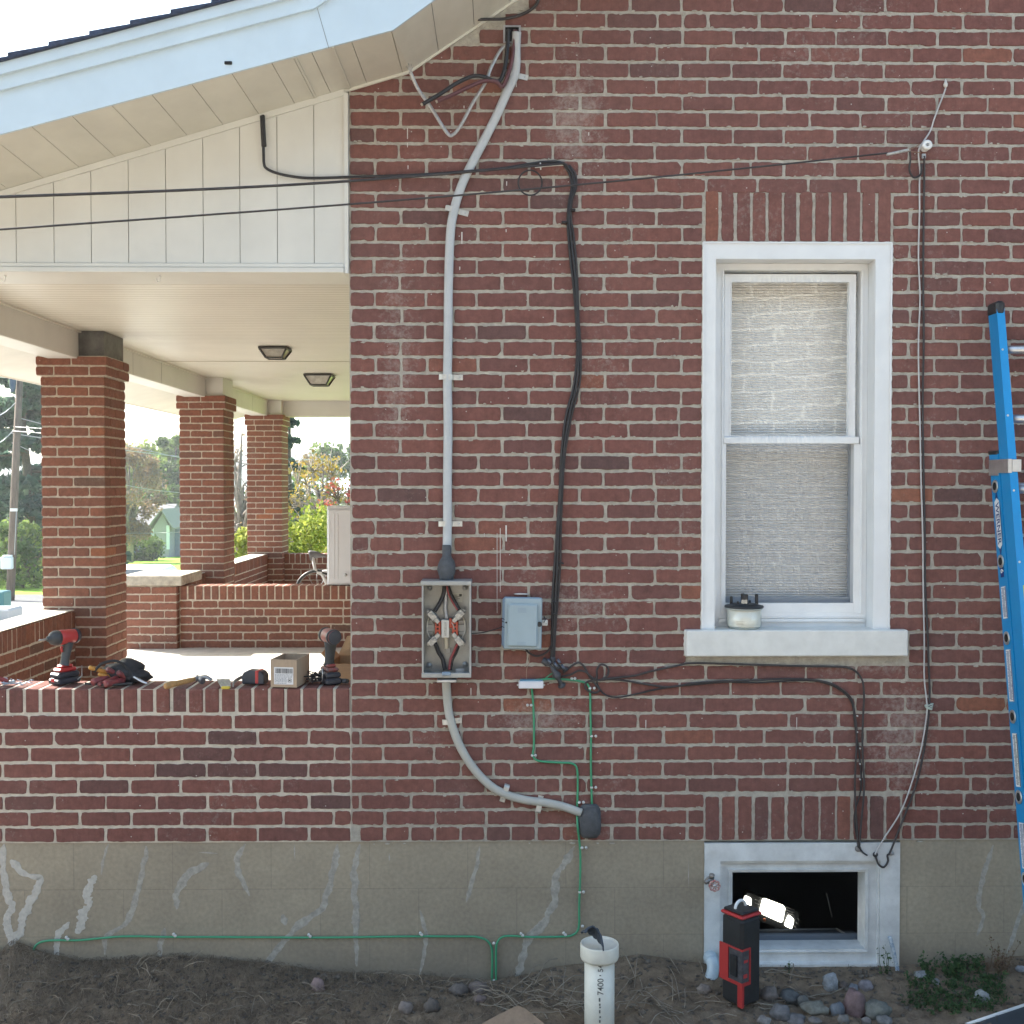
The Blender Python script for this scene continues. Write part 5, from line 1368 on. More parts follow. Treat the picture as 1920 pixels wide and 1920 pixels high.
bun = [(1062,309),(1074,326),(1077,351),(1070,377),(1067,408),(1070,439),(1076,492),(1080,534),(1083,600),(1085,660),(1081,720),(1067,780),(1057,850),(1052,920),(1047,1000),(1045,1060),(1042,1120),(1039,1180),(1036,1238)]
for i, (dx, dd, r_, mt, lb_) in enumerate(((-3.6,.016,.0062,'blkw','left black cable of the long bundle right of the grey service cable'), (3.4,.016,.0052,'brnw','right black cable of the long bundle beside the window'), (0,.026,.0045,'blkw','front thin black cable of the long vertical bundle'))):
    wire('bundle_cable', lb_, 'cable', [(x + dx*(1 + .5*math.sin(k*1.3+i)), y + 1, dd) for k, (x, y) in enumerate(bun)], r_, M[mt], group='long black cable bundle')
for (px, py) in ((1052,418),(1076,640),(1068,395),(1046,1056),(1034,1128),(1034,1150)):
    mb = MB(); c = E(px+8, py, .012); mb.bbox((c.x-.016, YW-.034, c.z-.004), (c.x+.006, YW-.008, c.z+.004), .003)
    mb.build('cable_clip', M['blkw'], None, 'black nail clip holding the long black cable bundle', 'clip', 'clips along the black cable bundle')
# taped splice under the box
mb = MB(); mb.tube(EP([(1018,1238,.02),(1030,1246,.03),(1042,1262,.035),(1050,1279,.03),(1054,1286,.02)], n=4), 1, 10, radii=[.010+.005*math.sin(i*.9)+.004*(i%3==0) for i in range(17)])
mb.tube(EP([(1036,1232,.03),(1040,1248,.035),(1052,1252,.03),(1062,1256,.02)], n=4), 1, 8, radii=[.009+.003*math.sin(i*1.3) for i in range(13)])
spx = mb.build('cable_splice', mat('black_tape', (.05,.052,.06), .6, nz=.3, ns=60, bump=.3, bs=60), None, 'lumpy dark taped cable splice at the foot of the black bundle', 'cable splice')
for (px, py) in ((1030,1240),(1042,1246),(1048,1240),(1055,1250)):
    mb = MB(); q = E(px, py, .045); mb.lathe([(.006,-.01),(.006,.01)], q, Vector((.5,-.4,-.8)), 8); mb.build('connector', mat('blue_grey_metal', (.12,.14,.18), .35, .5), spx)
wire('thin_wire', 'black wire drooping from under the blue grey box to the taped splice', 'wire', [(985,1216,.03),(992,1224,.02),(1005,1230,.02),(1016,1228,.02),(1028,1220,.02),(1036,1204,.02)], .004, M['brnw'])
cA = [(1056,1262),(1068,1252),(1078,1245),(1086,1242.5),(1096,1251),(1103,1265),(1110,1275),(1119,1286),(1124,1294),(1116,1299),(1104,1296),(1097,1288),(1100,1279),(1112,1276),(1130,1275),(1146,1274),(1170,1276),(1199,1281),(1230,1286),(1252,1288.5),(1280,1285),(1300,1281),(1350,1277),(1400,1276),(1480,1273),(1540,1277),(1575,1290),(1596,1310),(1602,1335),(1606,1365),(1606,1400),(1604,1440),(1603,1480),(1606,1540),(1609,1588)]
wire('coax_cable', 'black cable looping right from the splice under the window sill, lower run', 'cable', cA, .0042, M['brnw'], d=.014, n=5)
cB = [(1052,1269),(1070,1265),(1084,1258),(1098,1260),(1112,1272),(1119,1270),(1119,1257),(1124,1248),(1130,1246),(1138,1250),(1141,1258),(1138,1268),(1128,1274),(1140,1273),(1155,1271),(1190,1267),(1222,1258.5),(1270,1248),(1300,1243.5),(1400,1246),(1500,1249),(1560,1250),(1590,1252),(1608,1262),(1618,1280),(1620,1310),(1618,1350),(1617,1400),(1620,1480),(1615,1540),(1611,1590)]
wire('coax_cable', 'black cable curving just below the window sill and down to the basement window, upper run', 'cable', cB, .0042, M['brnw'], d=.018, n=5)
wire('coax_cable', 'third black cable sagging lowest between splice and window sill end', 'cable', [(1119,1271),(1121,1285),(1130,1299),(1144,1306),(1164,1307),(1199,1300),(1234,1292),(1270,1287),(1310,1283),(1360,1279),(1420,1280),(1500,1276),(1545,1280),(1580,1297),(1598,1320),(1603,1360),(1612,1420),(1614,1480),(1602,1530),(1609,1580),(1616,1596),(1626,1604)], .0034, M['blkw'], d=.012, n=5)
for (px, py) in ((1607,1342),(1607,1372),(1612,1403),(1612,1432),(1612,1461)):
    mb = MB(); c = E(px, py, .012); mb.lathe([(.0035,0),(.0035,.006)], c, (0,-1,0), 8); mb.build('white_nail', M['nail'], None, 'small white nail between the two black cables over the basement window', 'nail', 'white nails between the black cables')
mb = MB(); mb.lathe([(.014,0),(.013,.004),(.008,.006)], E(1609,1591,.006), (0,-1,0), 14); mb.build('grommet', mat('grey_sealant', (.22,.21,.20), .8, nz=.2, ns=60, bump=.5), None, 'grey sealant ring where black cables enter the top of the basement frame', 'grommet')
# white and black drop beside the window
wire('drop_cable', 'thin white cable from the insulator straight down the brick right of the window', 'cable', [(1773,166),(1768,180),(1762,195),(1752,222),(1744,246),(1730,268,.03),(1722,285,.03),(1725,320),(1724,345),(1724,400),(1722,480),(1725,560),(1722,640),(1723,720),(1725,800),(1727,900),(1730,1000),(1731,1100),(1733,1200),(1733,1270),(1738,1320,.02),(1737,1345,.02),(1728,1400),(1712,1460),(1690,1520),(1662,1565),(1645,1592),(1641,1602)], .0034, M['whtw'], d=.012, n=5)
wire('drop_cable', 'thin black cable from the insulator straight down the brick right of the white one', 'cable', [(1733,292,.025),(1733,330),(1732,400),(1731,520),(1732,640),(1730,760),(1732,900),(1734,1000),(1735,1100),(1740,1200),(1741,1240),(1743,1290),(1742,1330,.02),(1738,1370),(1730,1420),(1718,1470),(1700,1520),(1682,1565),(1669,1598),(1664,1604),(1665,1615),(1657,1626),(1647,1620),(1642,1606)], .0044, M['brnw'], d=.012, n=5)
mb = MB(); c = E(1773,158,.01); mb.lathe([(.001,-.016),(.008,-.008),(.009,0),(.005,.010),(.001,.022)], c, (0,0,1), 10); mb.build('caulk_blob', M['caulk'], None, 'white caulk drop at the upper end of the thin white cable', 'caulk')
ins = thing('insulator', 'round white ceramic insulator knob on the brick right of the window top', 'insulator', E(1732,277))
mb = MB(); c = E(1732,277,.008); mb.lathe([(.015,0),(.020,.006),(.020,.014),(.014,.02),(.014,.026),(.0205,.032),(.0205,.042),(.016,.046),(.007,.046),(.006,.042)], c, (0,-1,0), 22); mb.build('knob', mat('glazed_ceramic', (.72,.72,.70), .25), ins)
mb = MB(); mb.lathe([(.005,.042),(.0045,.050),(.001,.052)], c, (0,-1,0), 8); mb.build('bolt', M['galv'], ins)
wd = thing('wedge_clamp', 'pale metal wedge clamp gripping the span wire left of the white insulator', 'clamp', E(1684,286))
mb = MB(); p0 = E(1662,290,.05); p1 = E(1704,281,.045); dr = (p1-p0).normalized(); mb.T = Matrix.Translation(p0) @ dr.to_track_quat('X','Z').to_matrix().to_4x4()
L_ = (p1-p0).length; mb.bbox((0,-.006,-.0055), (L_,.006,.0055), .003); mb.build('body', mat('pale_clamp', (.45,.44,.41), .5, .3, nz=.3, ns=80), wd)
mb = MB(); mb.tube(EP([(1702,280,.045),(1714,277,.045),(1724,270,.045)], n=3), .0018, 5); mb.tube(EP([(1702,284,.045),(1716,285,.045),(1726,286,.045)], n=3), .0018, 5); mb.build('bail', mat('rusty_wire', (.25,.15,.10), .6), wd)
wire('wire_tail', 'short black wire tail looping under the wedge clamp', 'wire', [(1706,284,.045),(1707,300,.03),(1705,318,.02),(1711,331,.02),(1719,332,.02),(1727,325,.02),(1728,308,.022)], .0042, M['brnw'])
mb = MB(); q = E(1732,292,.02); mb.bbox((q.x-.008, q.y-.006, q.z-.012), (q.x+.008, q.y+.006, q.z+.008), .002); mb.build('cable_ferrule', M['galv'], None, 'small metal ferrule under the white insulator holding the black cable', 'ferrule')
mb = MB(); 
for k in range(4): mb.tube([E(1741,1325+k*2.4-4,.016) + Vector((.017*math.cos(t)*(1-.1*k), -.008*math.sin(t)-.004, .004*math.cos(t+k))) for t in [i*math.pi/8 for i in range(17)]], .0028, 6)
mb.build('cable_tie', mat('pale_green_tie', (.42,.50,.45), .6), None, 'pale wound tie binding the white and black drop cables together', 'cable tie')
for (px, py, mt, lb_) in ((1641,1602,'blkw','black rubber grommet at the left end of the cable loop on the basement frame'), (1671,1599,'galv','grey metal screw grommet at the right end of the cable loop on the basement frame')):
    mb = MB(); mb.lathe([(.011,0),(.010,.006),(.005,.008)], E(px, py, .005), (0,-1,0), 14); mb.build('grommet', M[mt], None, lb_, 'grommet')
# bonding bar and green ground wires
bb = thing('bonding_bar', 'small white plastic bonding bar with green wires under the blue grey box', 'bonding bar', E(996,1291))
mb = MB(); a = E(972.5,1291,.03); b2 = E(1019,1277,.03); mb.bbox((a.x, YW-.036, a.z), (b2.x, YW-.008, b2.z), .003); mb.build('cover', mat('white_plastic', (.66,.66,.70), .4), bb)
mb = MB(); mb.bbox((a.x+.006, YW-.034, b2.z+.0002), (b2.x-.004, YW-.010, b2.z+.006), .001); mb.build('terminal', mat('blue_terminal', (.10,.25,.36), .4), bb)
for px in (970.5, 1020.5):
    mb = MB(); c = E(px,1284,.008); mb.lathe([(.004,0),(.0035,.01)], c, (0,-1,0), 8); mb.build('screw', M['galv'], bb)
gw = []
gw.append(wire('ground_wire', 'green ground wire zigzagging from the white bar past the putty blob into the soil', 'wire', [(997,1290,.02),(999,1310),(1001,1350),(1001,1398),(999,1414),(1004,1424),(1018,1428),(1050,1430),(1070,1431),(1080,1437),(1083,1452),(1083,1490),(1082,1520),(1083,1550,.03),(1086,1574),(1088,1600),(1088,1640),(1086,1700),(1086,1730),(1083,1745),(1074,1753),(1058,1756),(1000,1757),(955,1755),(940,1758),(932,1768),(930,1785),(930,1850)], .0046, M['green'], d=.010, n=5))
gw.append(wire('ground_wire', 'green ground wire running right from the bar then straight down to the putty', 'wire', [(1000,1276,.024),(1030,1273,.02),(1060,1274),(1085,1277),(1100,1282),(1106,1295),(1107,1330),(1108,1380),(1108,1440),(1110,1512)], .0046, M['green'], d=.010, n=5))
gw.append(wire('ground_wire', 'long green ground wire running level along the foundation to the left corner', 'wire', [(60,1800),(62,1784),(68,1772),(82,1765),(110,1763),(150,1763),(230,1756),(320,1757),(400,1757),(600,1758),(750,1756),(870,1756),(895,1757),(912,1763),(921,1775),(923,1795),(922,1850)], .0046, M['green'], d=.008, n=5))
gw.append(wire('ground_wire', 'short black and green stub of wire entering the splice from the bar', 'wire', [(1018,1276,.024),(1030,1266,.02),(1040,1260,.02)], .0025, M['green']))
for (px, py, gi, dx) in ((996,1322,0,-7),(998,1416,0,6),(1086,1504,0,8),(1091,1589,0,8),(1087,1672,0,7),(1092,1736,0,0),(926,1768,0,0),(926,1838,0,0),(1060,1752,0,-3),(980,1753,0,-3),(1072,1272,1,6),(1106,1290,1,8),(1109,1380,1,8),(1109,1476,1,8),(128,1760,2,-3),(329,1754,2,-3),(582,1755,2,-3),(791,1752,2,-3)):
    c = E(px, py, .006); mb = MB(); 
    mb.bbox((c.x-.006, YW-.016, c.z-.005), (c.x+.006, YW-.004, c.z+.005), .003); mb.lathe([(.006,0),(.0055,.008),(.002,.010)], E(px+dx, py-(3 if dx==-3 else 0), .006), (0,-1,0), 10)
    cl = mb.build('nail_clip', M['nail'], gw[gi])
    mb = MB(); mb.lathe([(.0022,.010),(.0022,.0115)], E(px+dx, py-(3 if dx==-3 else 0), .006), (0,-1,0), 8); mb.build('nail_head', M['galv'], cl)
wire('string', 'thin tan string hanging from the box down to the white bonding bar', 'string', [(992,1222),(993,1240),(988,1252),(987,1268),(988,1276)], .0011, mat('tan_string', (.35,.25,.18), .8), d=.01)

# removed electricity meter on the sill
mt_ = thing('electric_meter', 'removed round electric meter standing face down on the left end of the window sill', 'meter', (P(1395,1170,4.812).x, 4.812, SZ))
c = Vector(mt_.location); mb = MB()
mb.lathe([(.060,.0),(.064,.003),(.066,.006),(.066,.008)], c, n=36); mb.build('rim_base', mat('clear_rim', (.42,.45,.42), .15), mt_)
mb = MB(); mb.lathe([(.066,.009),(.069,.014),(.069,.078),(.066,.082)], c, n=40); mb.build('inner_drum', mat('cream_drum', (.74,.73,.66), .4, nz=.04, ns=5), mt_)
mb = MB(); mb.lathe([(.067,.004),(.073,.010),(.074,.080)], c, n=40); mb.build('glass_cover', glass_mat('clear_cover', .10, .02, 0, tint=(.97,.98,.97)), mt_)
mb = MB(); mb.lathe([(.074,.0795),(.078,.083),(.079,.087)], c, n=40); mb.build('flange', mat('pale_rim', (.42,.44,.42), .3), mt_)
mb = MB(); mb.lathe([(.080,.0875),(.082,.091),(.080,.096),(.060,.099),(.055,.104),(.045,.105)], c, n=40); bp_ = mb.build('back_plate', M['blk'], mt_)
for (dx, dy, h, w) in ((-.052,.01,.034,.012),(.0,-.035,.048,.018),(.002,.035,.044,.016),(.054,.006,.044,.014),(-.03,-.02,.016,.01),(.03,.03,.016,.01)):
    mb = MB(); mb.bbox(c + Vector((dx-w/2, dy-.005, .09)), c + Vector((dx+w/2, dy+.005, .10+h)), .003); mb.build('prong', M['blk'], bp_)
mb = MB(); mb.box(c + Vector((-.02,-.0415,.108)), c + Vector((.004,-.0402,.124))); mb.build('contact_blade', M['lug'], bp_)
mb = MB()
for k, w in enumerate((.035,.028,.03)): 
    for s in range(8):
        a1 = -2.25 + s*w/8/.069; mb.prism([c + Vector((.0696*math.cos(t), .0696*math.sin(t), z)) for t, z in ((a1,.034-k*.006),(a1+w/8/.069,.034-k*.006),(a1+w/8/.069,.0352-k*.006),(a1,.0352-k*.006))], (0,-.0002,0))
mb.build('print', mat('faint_print', (.3,.28,.22), .6), mt_)
mb = MB(); mb.tube([P(1341,1181.5,4.80) , P(1353,1184,4.79)], .0035, 8); 
for i, p in enumerate(mb.v): mb.v[i] = p
mb.build('plastic_plug', mat('dark_teal_plastic', (.01,.10,.10), .4), None, 'tiny dark teal plastic plug lying on the sill left of the meter', 'plug')

# ladder
lad = thing('extension_ladder', 'blue fibreglass extension ladder leaning on the brick at the right photo edge', 'ladder', (2.25, 4.2, -2.05))
M['lad'] = mat('blue_fibreglass', (.0,.24,.56), .42, nz=.08, ns=3, streak=(1,1,.3), coat=.2)
M['alu'] = mat('ladder_aluminium', (.62,.62,.62), .35, .8, nz=.1, ns=20)
K = .2
def LY(z): return 4.755 - K*(.745 - z)
def rail(name, X, z0, z1, dy, s=1, par=None):
    """C-channel: web faces -X (s=1); dy shifts away from the fly"""
    mb = MB(); pts = []; w = .082; fl = .032; t = .0035
    sec = [(0,0),(fl,0),(fl,t),(t,t),(t,w-t),(fl,w-t),(fl,w),(0,w)]
    lo_ = []; hi_ = []
    for (u_, v_) in sec:
        for z, l in ((z0, lo_), (z1, hi_)): l.append(mb.av((X + s*u_, LY(z) - w + v_ + dy, z)))
    for i in range(8):
        j = (i+1) % 8; mb.af((lo_[i], lo_[j], hi_[j], hi_[i]) if s > 0 else (lo_[j], lo_[i], hi_[i], hi_[j]))
    mb.af(lo_[::-1]); mb.af(hi_)
    return mb.build(name, M['lad'], lad)
XF, XB_ = 2.029, 2.027
fly = rail('fly_rail', XF+.001, -1.75, .735, 0.0); base = rail('base_rail', XB_, -2.06, .135, .088)
rail('fly_rail', XF+.42, -1.75, .735, 0.0, -1); rail('base_rail', XB_+.45, -2.06, .135, .088, -1)
for X in (XF-.002, XF+.39):
    mb = MB(); mb.bbox((X, LY(.70)-.085, .695), (X+.037, LY(.74)+.004, .752), .01); mb.build('end_cap', M['blk'], lad)
for k in range(9):
    z = P(1900,655,4.66).z - k*.285
    if z < -1.75: break
    mb = MB(); mb.tube([(XF+.006, LY(z)-.04, z), (XF+.418, LY(z)-.04, z)], .017, 12); mb.build('rung', M['alu'], lad)
for k in range(8):
    z = P(1865,912,4.70).z - k*.302
    if z < -2.0: break
    mb = MB(); mb.tube([(XB_-.002, LY(z)-.04+.088, z), (XB_+.452, LY(z)-.04+.088, z)], .016, 12); rg = mb.build('rung', M['alu'], lad)
    mb = MB(); mb.lathe([(.027,0),(.027,.003),(.017,.0035),(.016,.0005)], (XB_-.002, LY(z)-.04+.088, z), (-1,0,0), 18); mb.build('rung_collar', M['alu'], rg)
    mb = MB(); mb.lathe([(.0165,0.003),(.0165,.0037)], (XB_-.002, LY(z)-.04+.088, z), (-1,0,0), 14); mb.build('rung_hole', M['dark'], rg)
mb = MB(); z = .075
mb.box((XB_-.004, LY(z)+.004, z-.035), (XB_-.0005, LY(z)+.09, z+.03)); mb.box((XB_-.004, LY(z)-.088, z-.025), (XB_+.012, LY(z)+.0035, z+.03)); mb.box((XB_+.0125, LY(z)-.092, z-.02), (XF+.045, LY(z)-.084, z+.028))
mb.build('guide_bracket', M['alu'], lad)
mb = MB(); mb.bbox((XB_-.003, LY(.13)+.005, .125), (XB_+.036, LY(.13)+.092, .142), .004); mb.build('end_cap', M['blk'], lad)
# writing on the web (faces -X): letters run down the rail
def webT(z): return Vector((XB_-.0012, LY(z)-.041+.088, z))
lean = math.atan(K)
axd = Vector((0, -math.sin(lean), -math.cos(lean)))     # reading direction: downwards
axu = Vector((-1,0,0)).cross(axd)
ROT = Matrix((axd, axu, Vector((-1,0,0)))).transposed()
M['lw'] = mat('white_print', (.7,.72,.72), .5); M['lb'] = mat('dark_blue_print', (.01,.03,.16), .5)
def webbox(name, zc, ln, wd_, m, off=.0003, dv=0):
    T = Matrix.Translation(webT(zc) - Vector((off,0,0))) @ ROT.to_4x4(); mb = MB(); mb.T = T
    mb.box((-ln/2, dv-wd_/2, 0), (ln/2, dv+wd_/2, .0003)); return mb.build(name, m, lad)
zl = P(1875,980,4.7).z
T = Matrix.Translation(webT(zl)) @ ROT.to_4x4(); mb = MB(); mb.T = T
mb.prism([(-.135,0,0),(-.06,-.026,0),(.06,-.026,0),(.135,0,0),(.06,.026,0),(-.06,.026,0)], (0,0,.0003)); lg = mb.build('logo_plate', M['lb'], lad)
mb = MB(); mb.T = T; mb.prism([(-.105,0,.0004),(-.09,-.021,.0004),(.09,-.021,.0004),(.105,0,.0004),(.09,.021,.0004),(-.09,.021,.0004)], (0,0,.0002)); mb.build('logo_field', M['lw'], lg)
text(lg, 'WERNER', webT(zl) - Vector((.0009,0,0)), .042, ROT, M['lb'], bold=.0006)
zl = P(1882,1070,4.6).z; l1 = webbox('size_label', zl, .05, .03, M['lb']); text(l1, '6', webT(zl) - Vector((.0008,0,0)), .036, ROT, M['lw'], bold=.0008)
for (py0, py1) in ((1100,1160),(1215,1310),(1365,1460),(1520,1600)):
    za = P(1890,py0,4.55).z; zb = P(1890,py1,4.55).z; zc = (za+zb)/2; ln = abs(za-zb); l1 = webbox('instruction_label', zc, ln, .042, M['lw'])
    T = Matrix.Translation(webT(zc) - Vector((.0007,0,0))) @ ROT.to_4x4(); mb = MB(); mb.T = T; q = -ln/2+.006
    mb.box((-ln/2+.002,.014,0),(ln/2-.002,.020,.0002))
    while q < ln/2-.006:
        w = rnd.uniform(.004,.012); mb.box((q, rnd.uniform(-.018,-.01), 0), (q+.0022, rnd.uniform(.004,.012), .0002)); q += .0045
    mb.build('print', M['lb'] if py0 != 1365 else M['ink'], l1)
za = P(1912,1095,4.5).z; zb = P(1912,1160,4.5).z; mb = MB(); mb.prism([(XF+.018, LY(zb)-.0825, zb), (XF+.031, LY(zb)-.0825, zb), (XF+.031, LY(za)-.0825, za), (XF+.018, LY(za)-.0825, za)], (0,-.0004,0)); mb.build('warning_label', mat('yellow_label', (.5,.55,.08), .5), lad)
for z in (.55, .28, -.02, -.3):
    mb = MB(); mb.lathe([(.005,0),(.004,.002)], (XF+.012, LY(z)-.0822, z), (0,-1,0), 8); mb.build('rivet', M['alu'], lad)
for X in (XB_, XB_+.42):
    mb = MB(); mb.bbox((X-.006, LY(-2.06)+.0, -2.075), (X+.036, LY(-2.06)+.1, -2.0), .008); mb.build('foot', M['blk'], lad)
# ------------------------------------------------------------------ things on the ground
def hit(px, py):
    d = ray(px, py); lo_, hi_ = 3.6, YW
    for _ in range(30):
        m_ = (lo_+hi_)/2; p = d*(m_/d.y)
        if p.z > gh(p.x, p.y): lo_ = m_
        else: hi_ = m_
    return d*(lo_/d.y)
# cleanout pipe
q = P(1124, 1790, 4.30); pg = gh(q.x, 4.30)
pv = thing('cleanout_pipe', 'upright white plastic pipe with an open collar standing in the soil', 'pipe', (q.x, 4.30, pg))
zt5 = P(1124,1768,4.30).z
M['pvc'] = mat('white_pvc', (.66,.65,.58), .42, nz=.10, ns=9, bump=.08, bs=30)
mb = MB(); mb.lathe([(.057,-.1),(.057, zt5-.06-pg)], (q.x,4.30,pg), n=36); pp = mb.build('pipe', M['pvc'], pv)
M['pvc_in'] = mat('pale_blue_inside', (.48,.60,.70), .4)
mb = MB(); mb.lathe([(.058,-.062),(.070,-.058),(.073,-.05),(.073,-.004),(.0715,0),(.066,0),(.064,-.004)], (q.x,4.30,zt5), n=40); mb.build('collar', M['pvc'], pv)
mb = MB(); mb.lathe([(.064,-.012),(.003,-.0125)], (q.x,4.30,zt5), n=40); mb.build('plug', M['pvc_in'], pv)
M['fink'] = mat('faded_print', (.13,.13,.12), .7)
text(pv, '7400', P(1124,1838,4.30) + Vector((0,-.0575,0)), .032, FRONT @ Matrix.Rotation(R(90),3,'Z'), M['fink'], bold=.0002)
text(pv, '54', P(1124,1804,4.30) + Vector((0,-.0575,0)), .028, FRONT @ Matrix.Rotation(R(90),3,'Z'), M['fink'], bold=.0002)
mb = MB()
for (py, h) in ((1817,2),(1862,7),(1871,4),(1876,3),(1884,6),(1894,3),(1902,5),(1911,4)):
    c = P(1122+rnd.uniform(-.5,1), py, 4.30); mb.box((c.x-.003, 4.30-.0576, c.z-h/1000), (c.x+.003, 4.30-.0568, c.z+h/1000))
mb.build('print', M['fink'], pv)
# dark cloth glove lying over the collar
mb = MB(); c0 = Vector((q.x-.05, 4.28, zt5+.006)); n_ = 11; ids = []
pth = spline([P(1093,1746,4.27), P(1102,1739,4.27), P(1114,1744,4.27), P(1124,1757,4.26), P(1131,1774,4.25)], 4)
for k, p in enumerate(pth):
    t = k/(len(pth)-1); w = .026*math.sin(math.pi*min(1, t*.93+.10))**.7
    ids.append([mb.av(p + Vector((-.35*w*s, .03*s-.01*abs(s), -w*s*(.9)+.003*math.sin(k*2+s*3)))) for s in (-1,-.5,0,.5,1)] )
for a, b2 in zip(ids[:-1], ids[1:]):
    for k in range(4): mb.af((a[k], b2[k], b2[k+1], a[k+1]), 0, True)
cl = mb.build('cloth_scrap', mat('dark_blue_cloth', (.045,.06,.085), .9, nz=.3, ns=60, bump=.4, bs=80), None, 'folded dark blue cloth scrap draped on the left rim of the white pipe', 'cloth')
sd = cl.modifiers.new('s', 'SOLIDIFY'); sd.thickness = .005
# red and black tool tower
q = P(1389, 1868, 4.50); gz0_ = gh(q.x, 4.5)
tw = thing('jobsite_light', 'red and black upright work light with ring handle in front of the basement window', 'work light', (q.x, 4.50, gz0_))
s = 2150/4.5; ht = (1868-1712)/s
Tt = Matrix.Translation((P(1389,1868,4.5).x, 4.50, P(1389,1866,4.5).z)) @ Matrix.Rotation(R(36), 4, 'Z')
W_ = .056
mb = MB(); mb.T = Tt; mb.bbox((-W_,-W_,-.02),(W_,W_,ht), .012); bd = mb.build('body', M['blk'], tw)
M['trd'] = mat('tool_red', (.42,.035,.035), .4, nz=.1, ns=12)
mb = MB(); mb.T = Tt; mb.bbox((-W_-.003,-W_-.003,ht+.001),(W_+.003,W_+.003,ht+.014), .008); mb.bbox((-W_+.006,-W_+.006,ht+.015),(W_-.006,W_-.006,ht+.026), .01, 1); mb.build('top_cap', [M['trd'], M['blk']], tw)
mb = MB(); mb.T = Tt; mb.tube([(.03*math.cos(t)-.0, -.0+.004, ht+.024+.028*math.sin(t)) for t in [math.pi*i/12 for i in range(13)]], .006, 8); mb.build('ring_handle', mat('white_handle', (.7,.72,.74), .4), tw)
def zz_(py): return (1866-py)/s
mb = MB(); mb.T = Tt     # red frame wraps the front corner: left face (-Y local is one face, -X the other)
fz0, fz1 = zz_(1833), zz_(1764); tk = .006
mb.box((-W_-tk,-W_-tk,fz0),(-W_-.0005, W_+.002, fz0+.012)); mb.box((-W_-tk,-W_-tk,fz1-.006),(-W_-.0005, W_+.002, fz1)); mb.box((-W_-tk,.012,fz0+.012),(-W_-.0005,W_+.002,fz1-.006))
mb.box((-W_-.0005,-W_-tk,fz0),(-.012,-W_-.0005,fz0+.012)); mb.box((-W_-.0005,-W_-tk,fz1-.006),(-.012,-W_-.0005,fz1)); mb.box((-.018,-W_-tk,fz0+.012),(-.012,-W_-.0005,fz1-.006))
mb.box((-W_-tk,-W_-tk,-.015),(-W_-.0005,-W_+.018,fz0-.0002)); mb.box((-W_-.0005,-W_-tk,-.015),(-W_+.006,-W_-.0005,fz0-.0002))
mb.build('red_guard', M['trd'], tw)
mb = MB(); mb.T = Tt; mb.box((-W_-.002,-W_-.002,fz0+.0125),(-W_-.0003,.0115,fz1-.0065)); mb.box((-W_-.0002,-W_-.002,fz0+.0125),(-.0185,-W_-.0003,fz1-.0065)); bay = mb.build('battery_bay', mat('dark_grey_bay', (.06,.06,.07), .6, nz=.4, ns=50), tw)
for (a, b2) in (((-.030,.03),(.0,.0)),):
    mb = MB(); mb.T = Tt; mb.bbox((-W_-.012,-.035,fz0+.03),(-W_-.0025,.0,fz1-.03), .003); mb.build('battery_block', M['blk'], bay)
    mb = MB(); mb.T = Tt; mb.box((-.05,-W_-.004,fz0+.03),(-.03,-W_-.0025,fz0+.045)); mb.box((-.048,-W_-.004,fz0+.09),(-.026,-W_-.0025,fz0+.10)); mb.build('latch', M['trd'], bay)
# spigot
spg = thing('hose_spigot', 'outdoor tap with red octagonal handle on the left side of the basement frame', 'tap', E(1337,1658))
mb = MB(); mb.lathe([(.018,0),(.018,.004),(.011,.006),(.010,.05)], E(1331,1650,.003), (0,-1,0), 14); mb.tube(EP([(1331,1650,.045),(1326,1652,.05),(1322,1655,.055)], n=3), .010, 10); mb.lathe([(.011,0),(.012,.016),(.009,.018)], E(1334,1646,.04), (.1,-.3,1), 12); mb.build('valve_body', mat('dull_brass', (.30,.28,.26), .4, .7, nz=.25, ns=60), spg)
mb = MB(); c = E(1340,1661,.085); pts = []
for r0, y_ in ((.019,0),): 
    ring_o = [c + Vector((.0205*math.cos(t)*(1+.06*math.cos(8*t)), 0, .0205*math.sin(t)*(1+.06*math.cos(8*t)))) for t in [2*math.pi*i/32 for i in range(33)]]
    mb.tube(ring_o, .0045, 8)
for t in (0, .79, 1.57, 2.36, 3.14, 3.93, 4.71, 5.5): mb.tube([c, c + Vector((.019*math.cos(t+.3),0,.019*math.sin(t+.3)))], .0024, 6)
mb.build('handle', mat('worn_red_handle', (.33,.06,.05), .5, nz=.5, ns=70, col2=(.45,.38,.35)), spg)
mb = MB(); mb.lathe([(.008,0),(.0075,.004),(.003,.006)], c + Vector((0,.001,0)), (0,-1,0), 12); mb.build('hub', M['galv'], spg)
mb = MB(); mb.tube([E(1337,1657,.05), c], .005, 8); mb.build('stem', M['galv'], spg)
# drain elbow
mb = MB(); mb.tube(EP([(1332,1796,.01),(1333,1797,.05),(1336,1803,.078),(1337,1818,.095),(1332,1836,.11),(1327,1848,.12)], n=6), 1, 18, radii=[.030 if i < 8 else .0255 for i in range(31)])
el = mb.build('drain_elbow', mat('pale_blue_pvc', (.45,.55,.62), .4, nz=.15, ns=20), None, 'pale blue white plastic drain elbow at the lower left of the basement window', 'pipe')
mb = MB(); mb.tube(EP([(1668,1757,.02),(1670,1763,.03),(1674,1778,.035),(1679,1800,.04),(1683,1822,.05),(1684,1850,.055)], n=5), .0088, 12)
mb.build('hose_stub', mat('speckled_blue_hose', (.12,.19,.30), .5, nz=.5, ns=90, col2=(.5,.55,.58)), None, 'speckled blue and white hose end sticking out of the soil right of the basement window', 'hose')
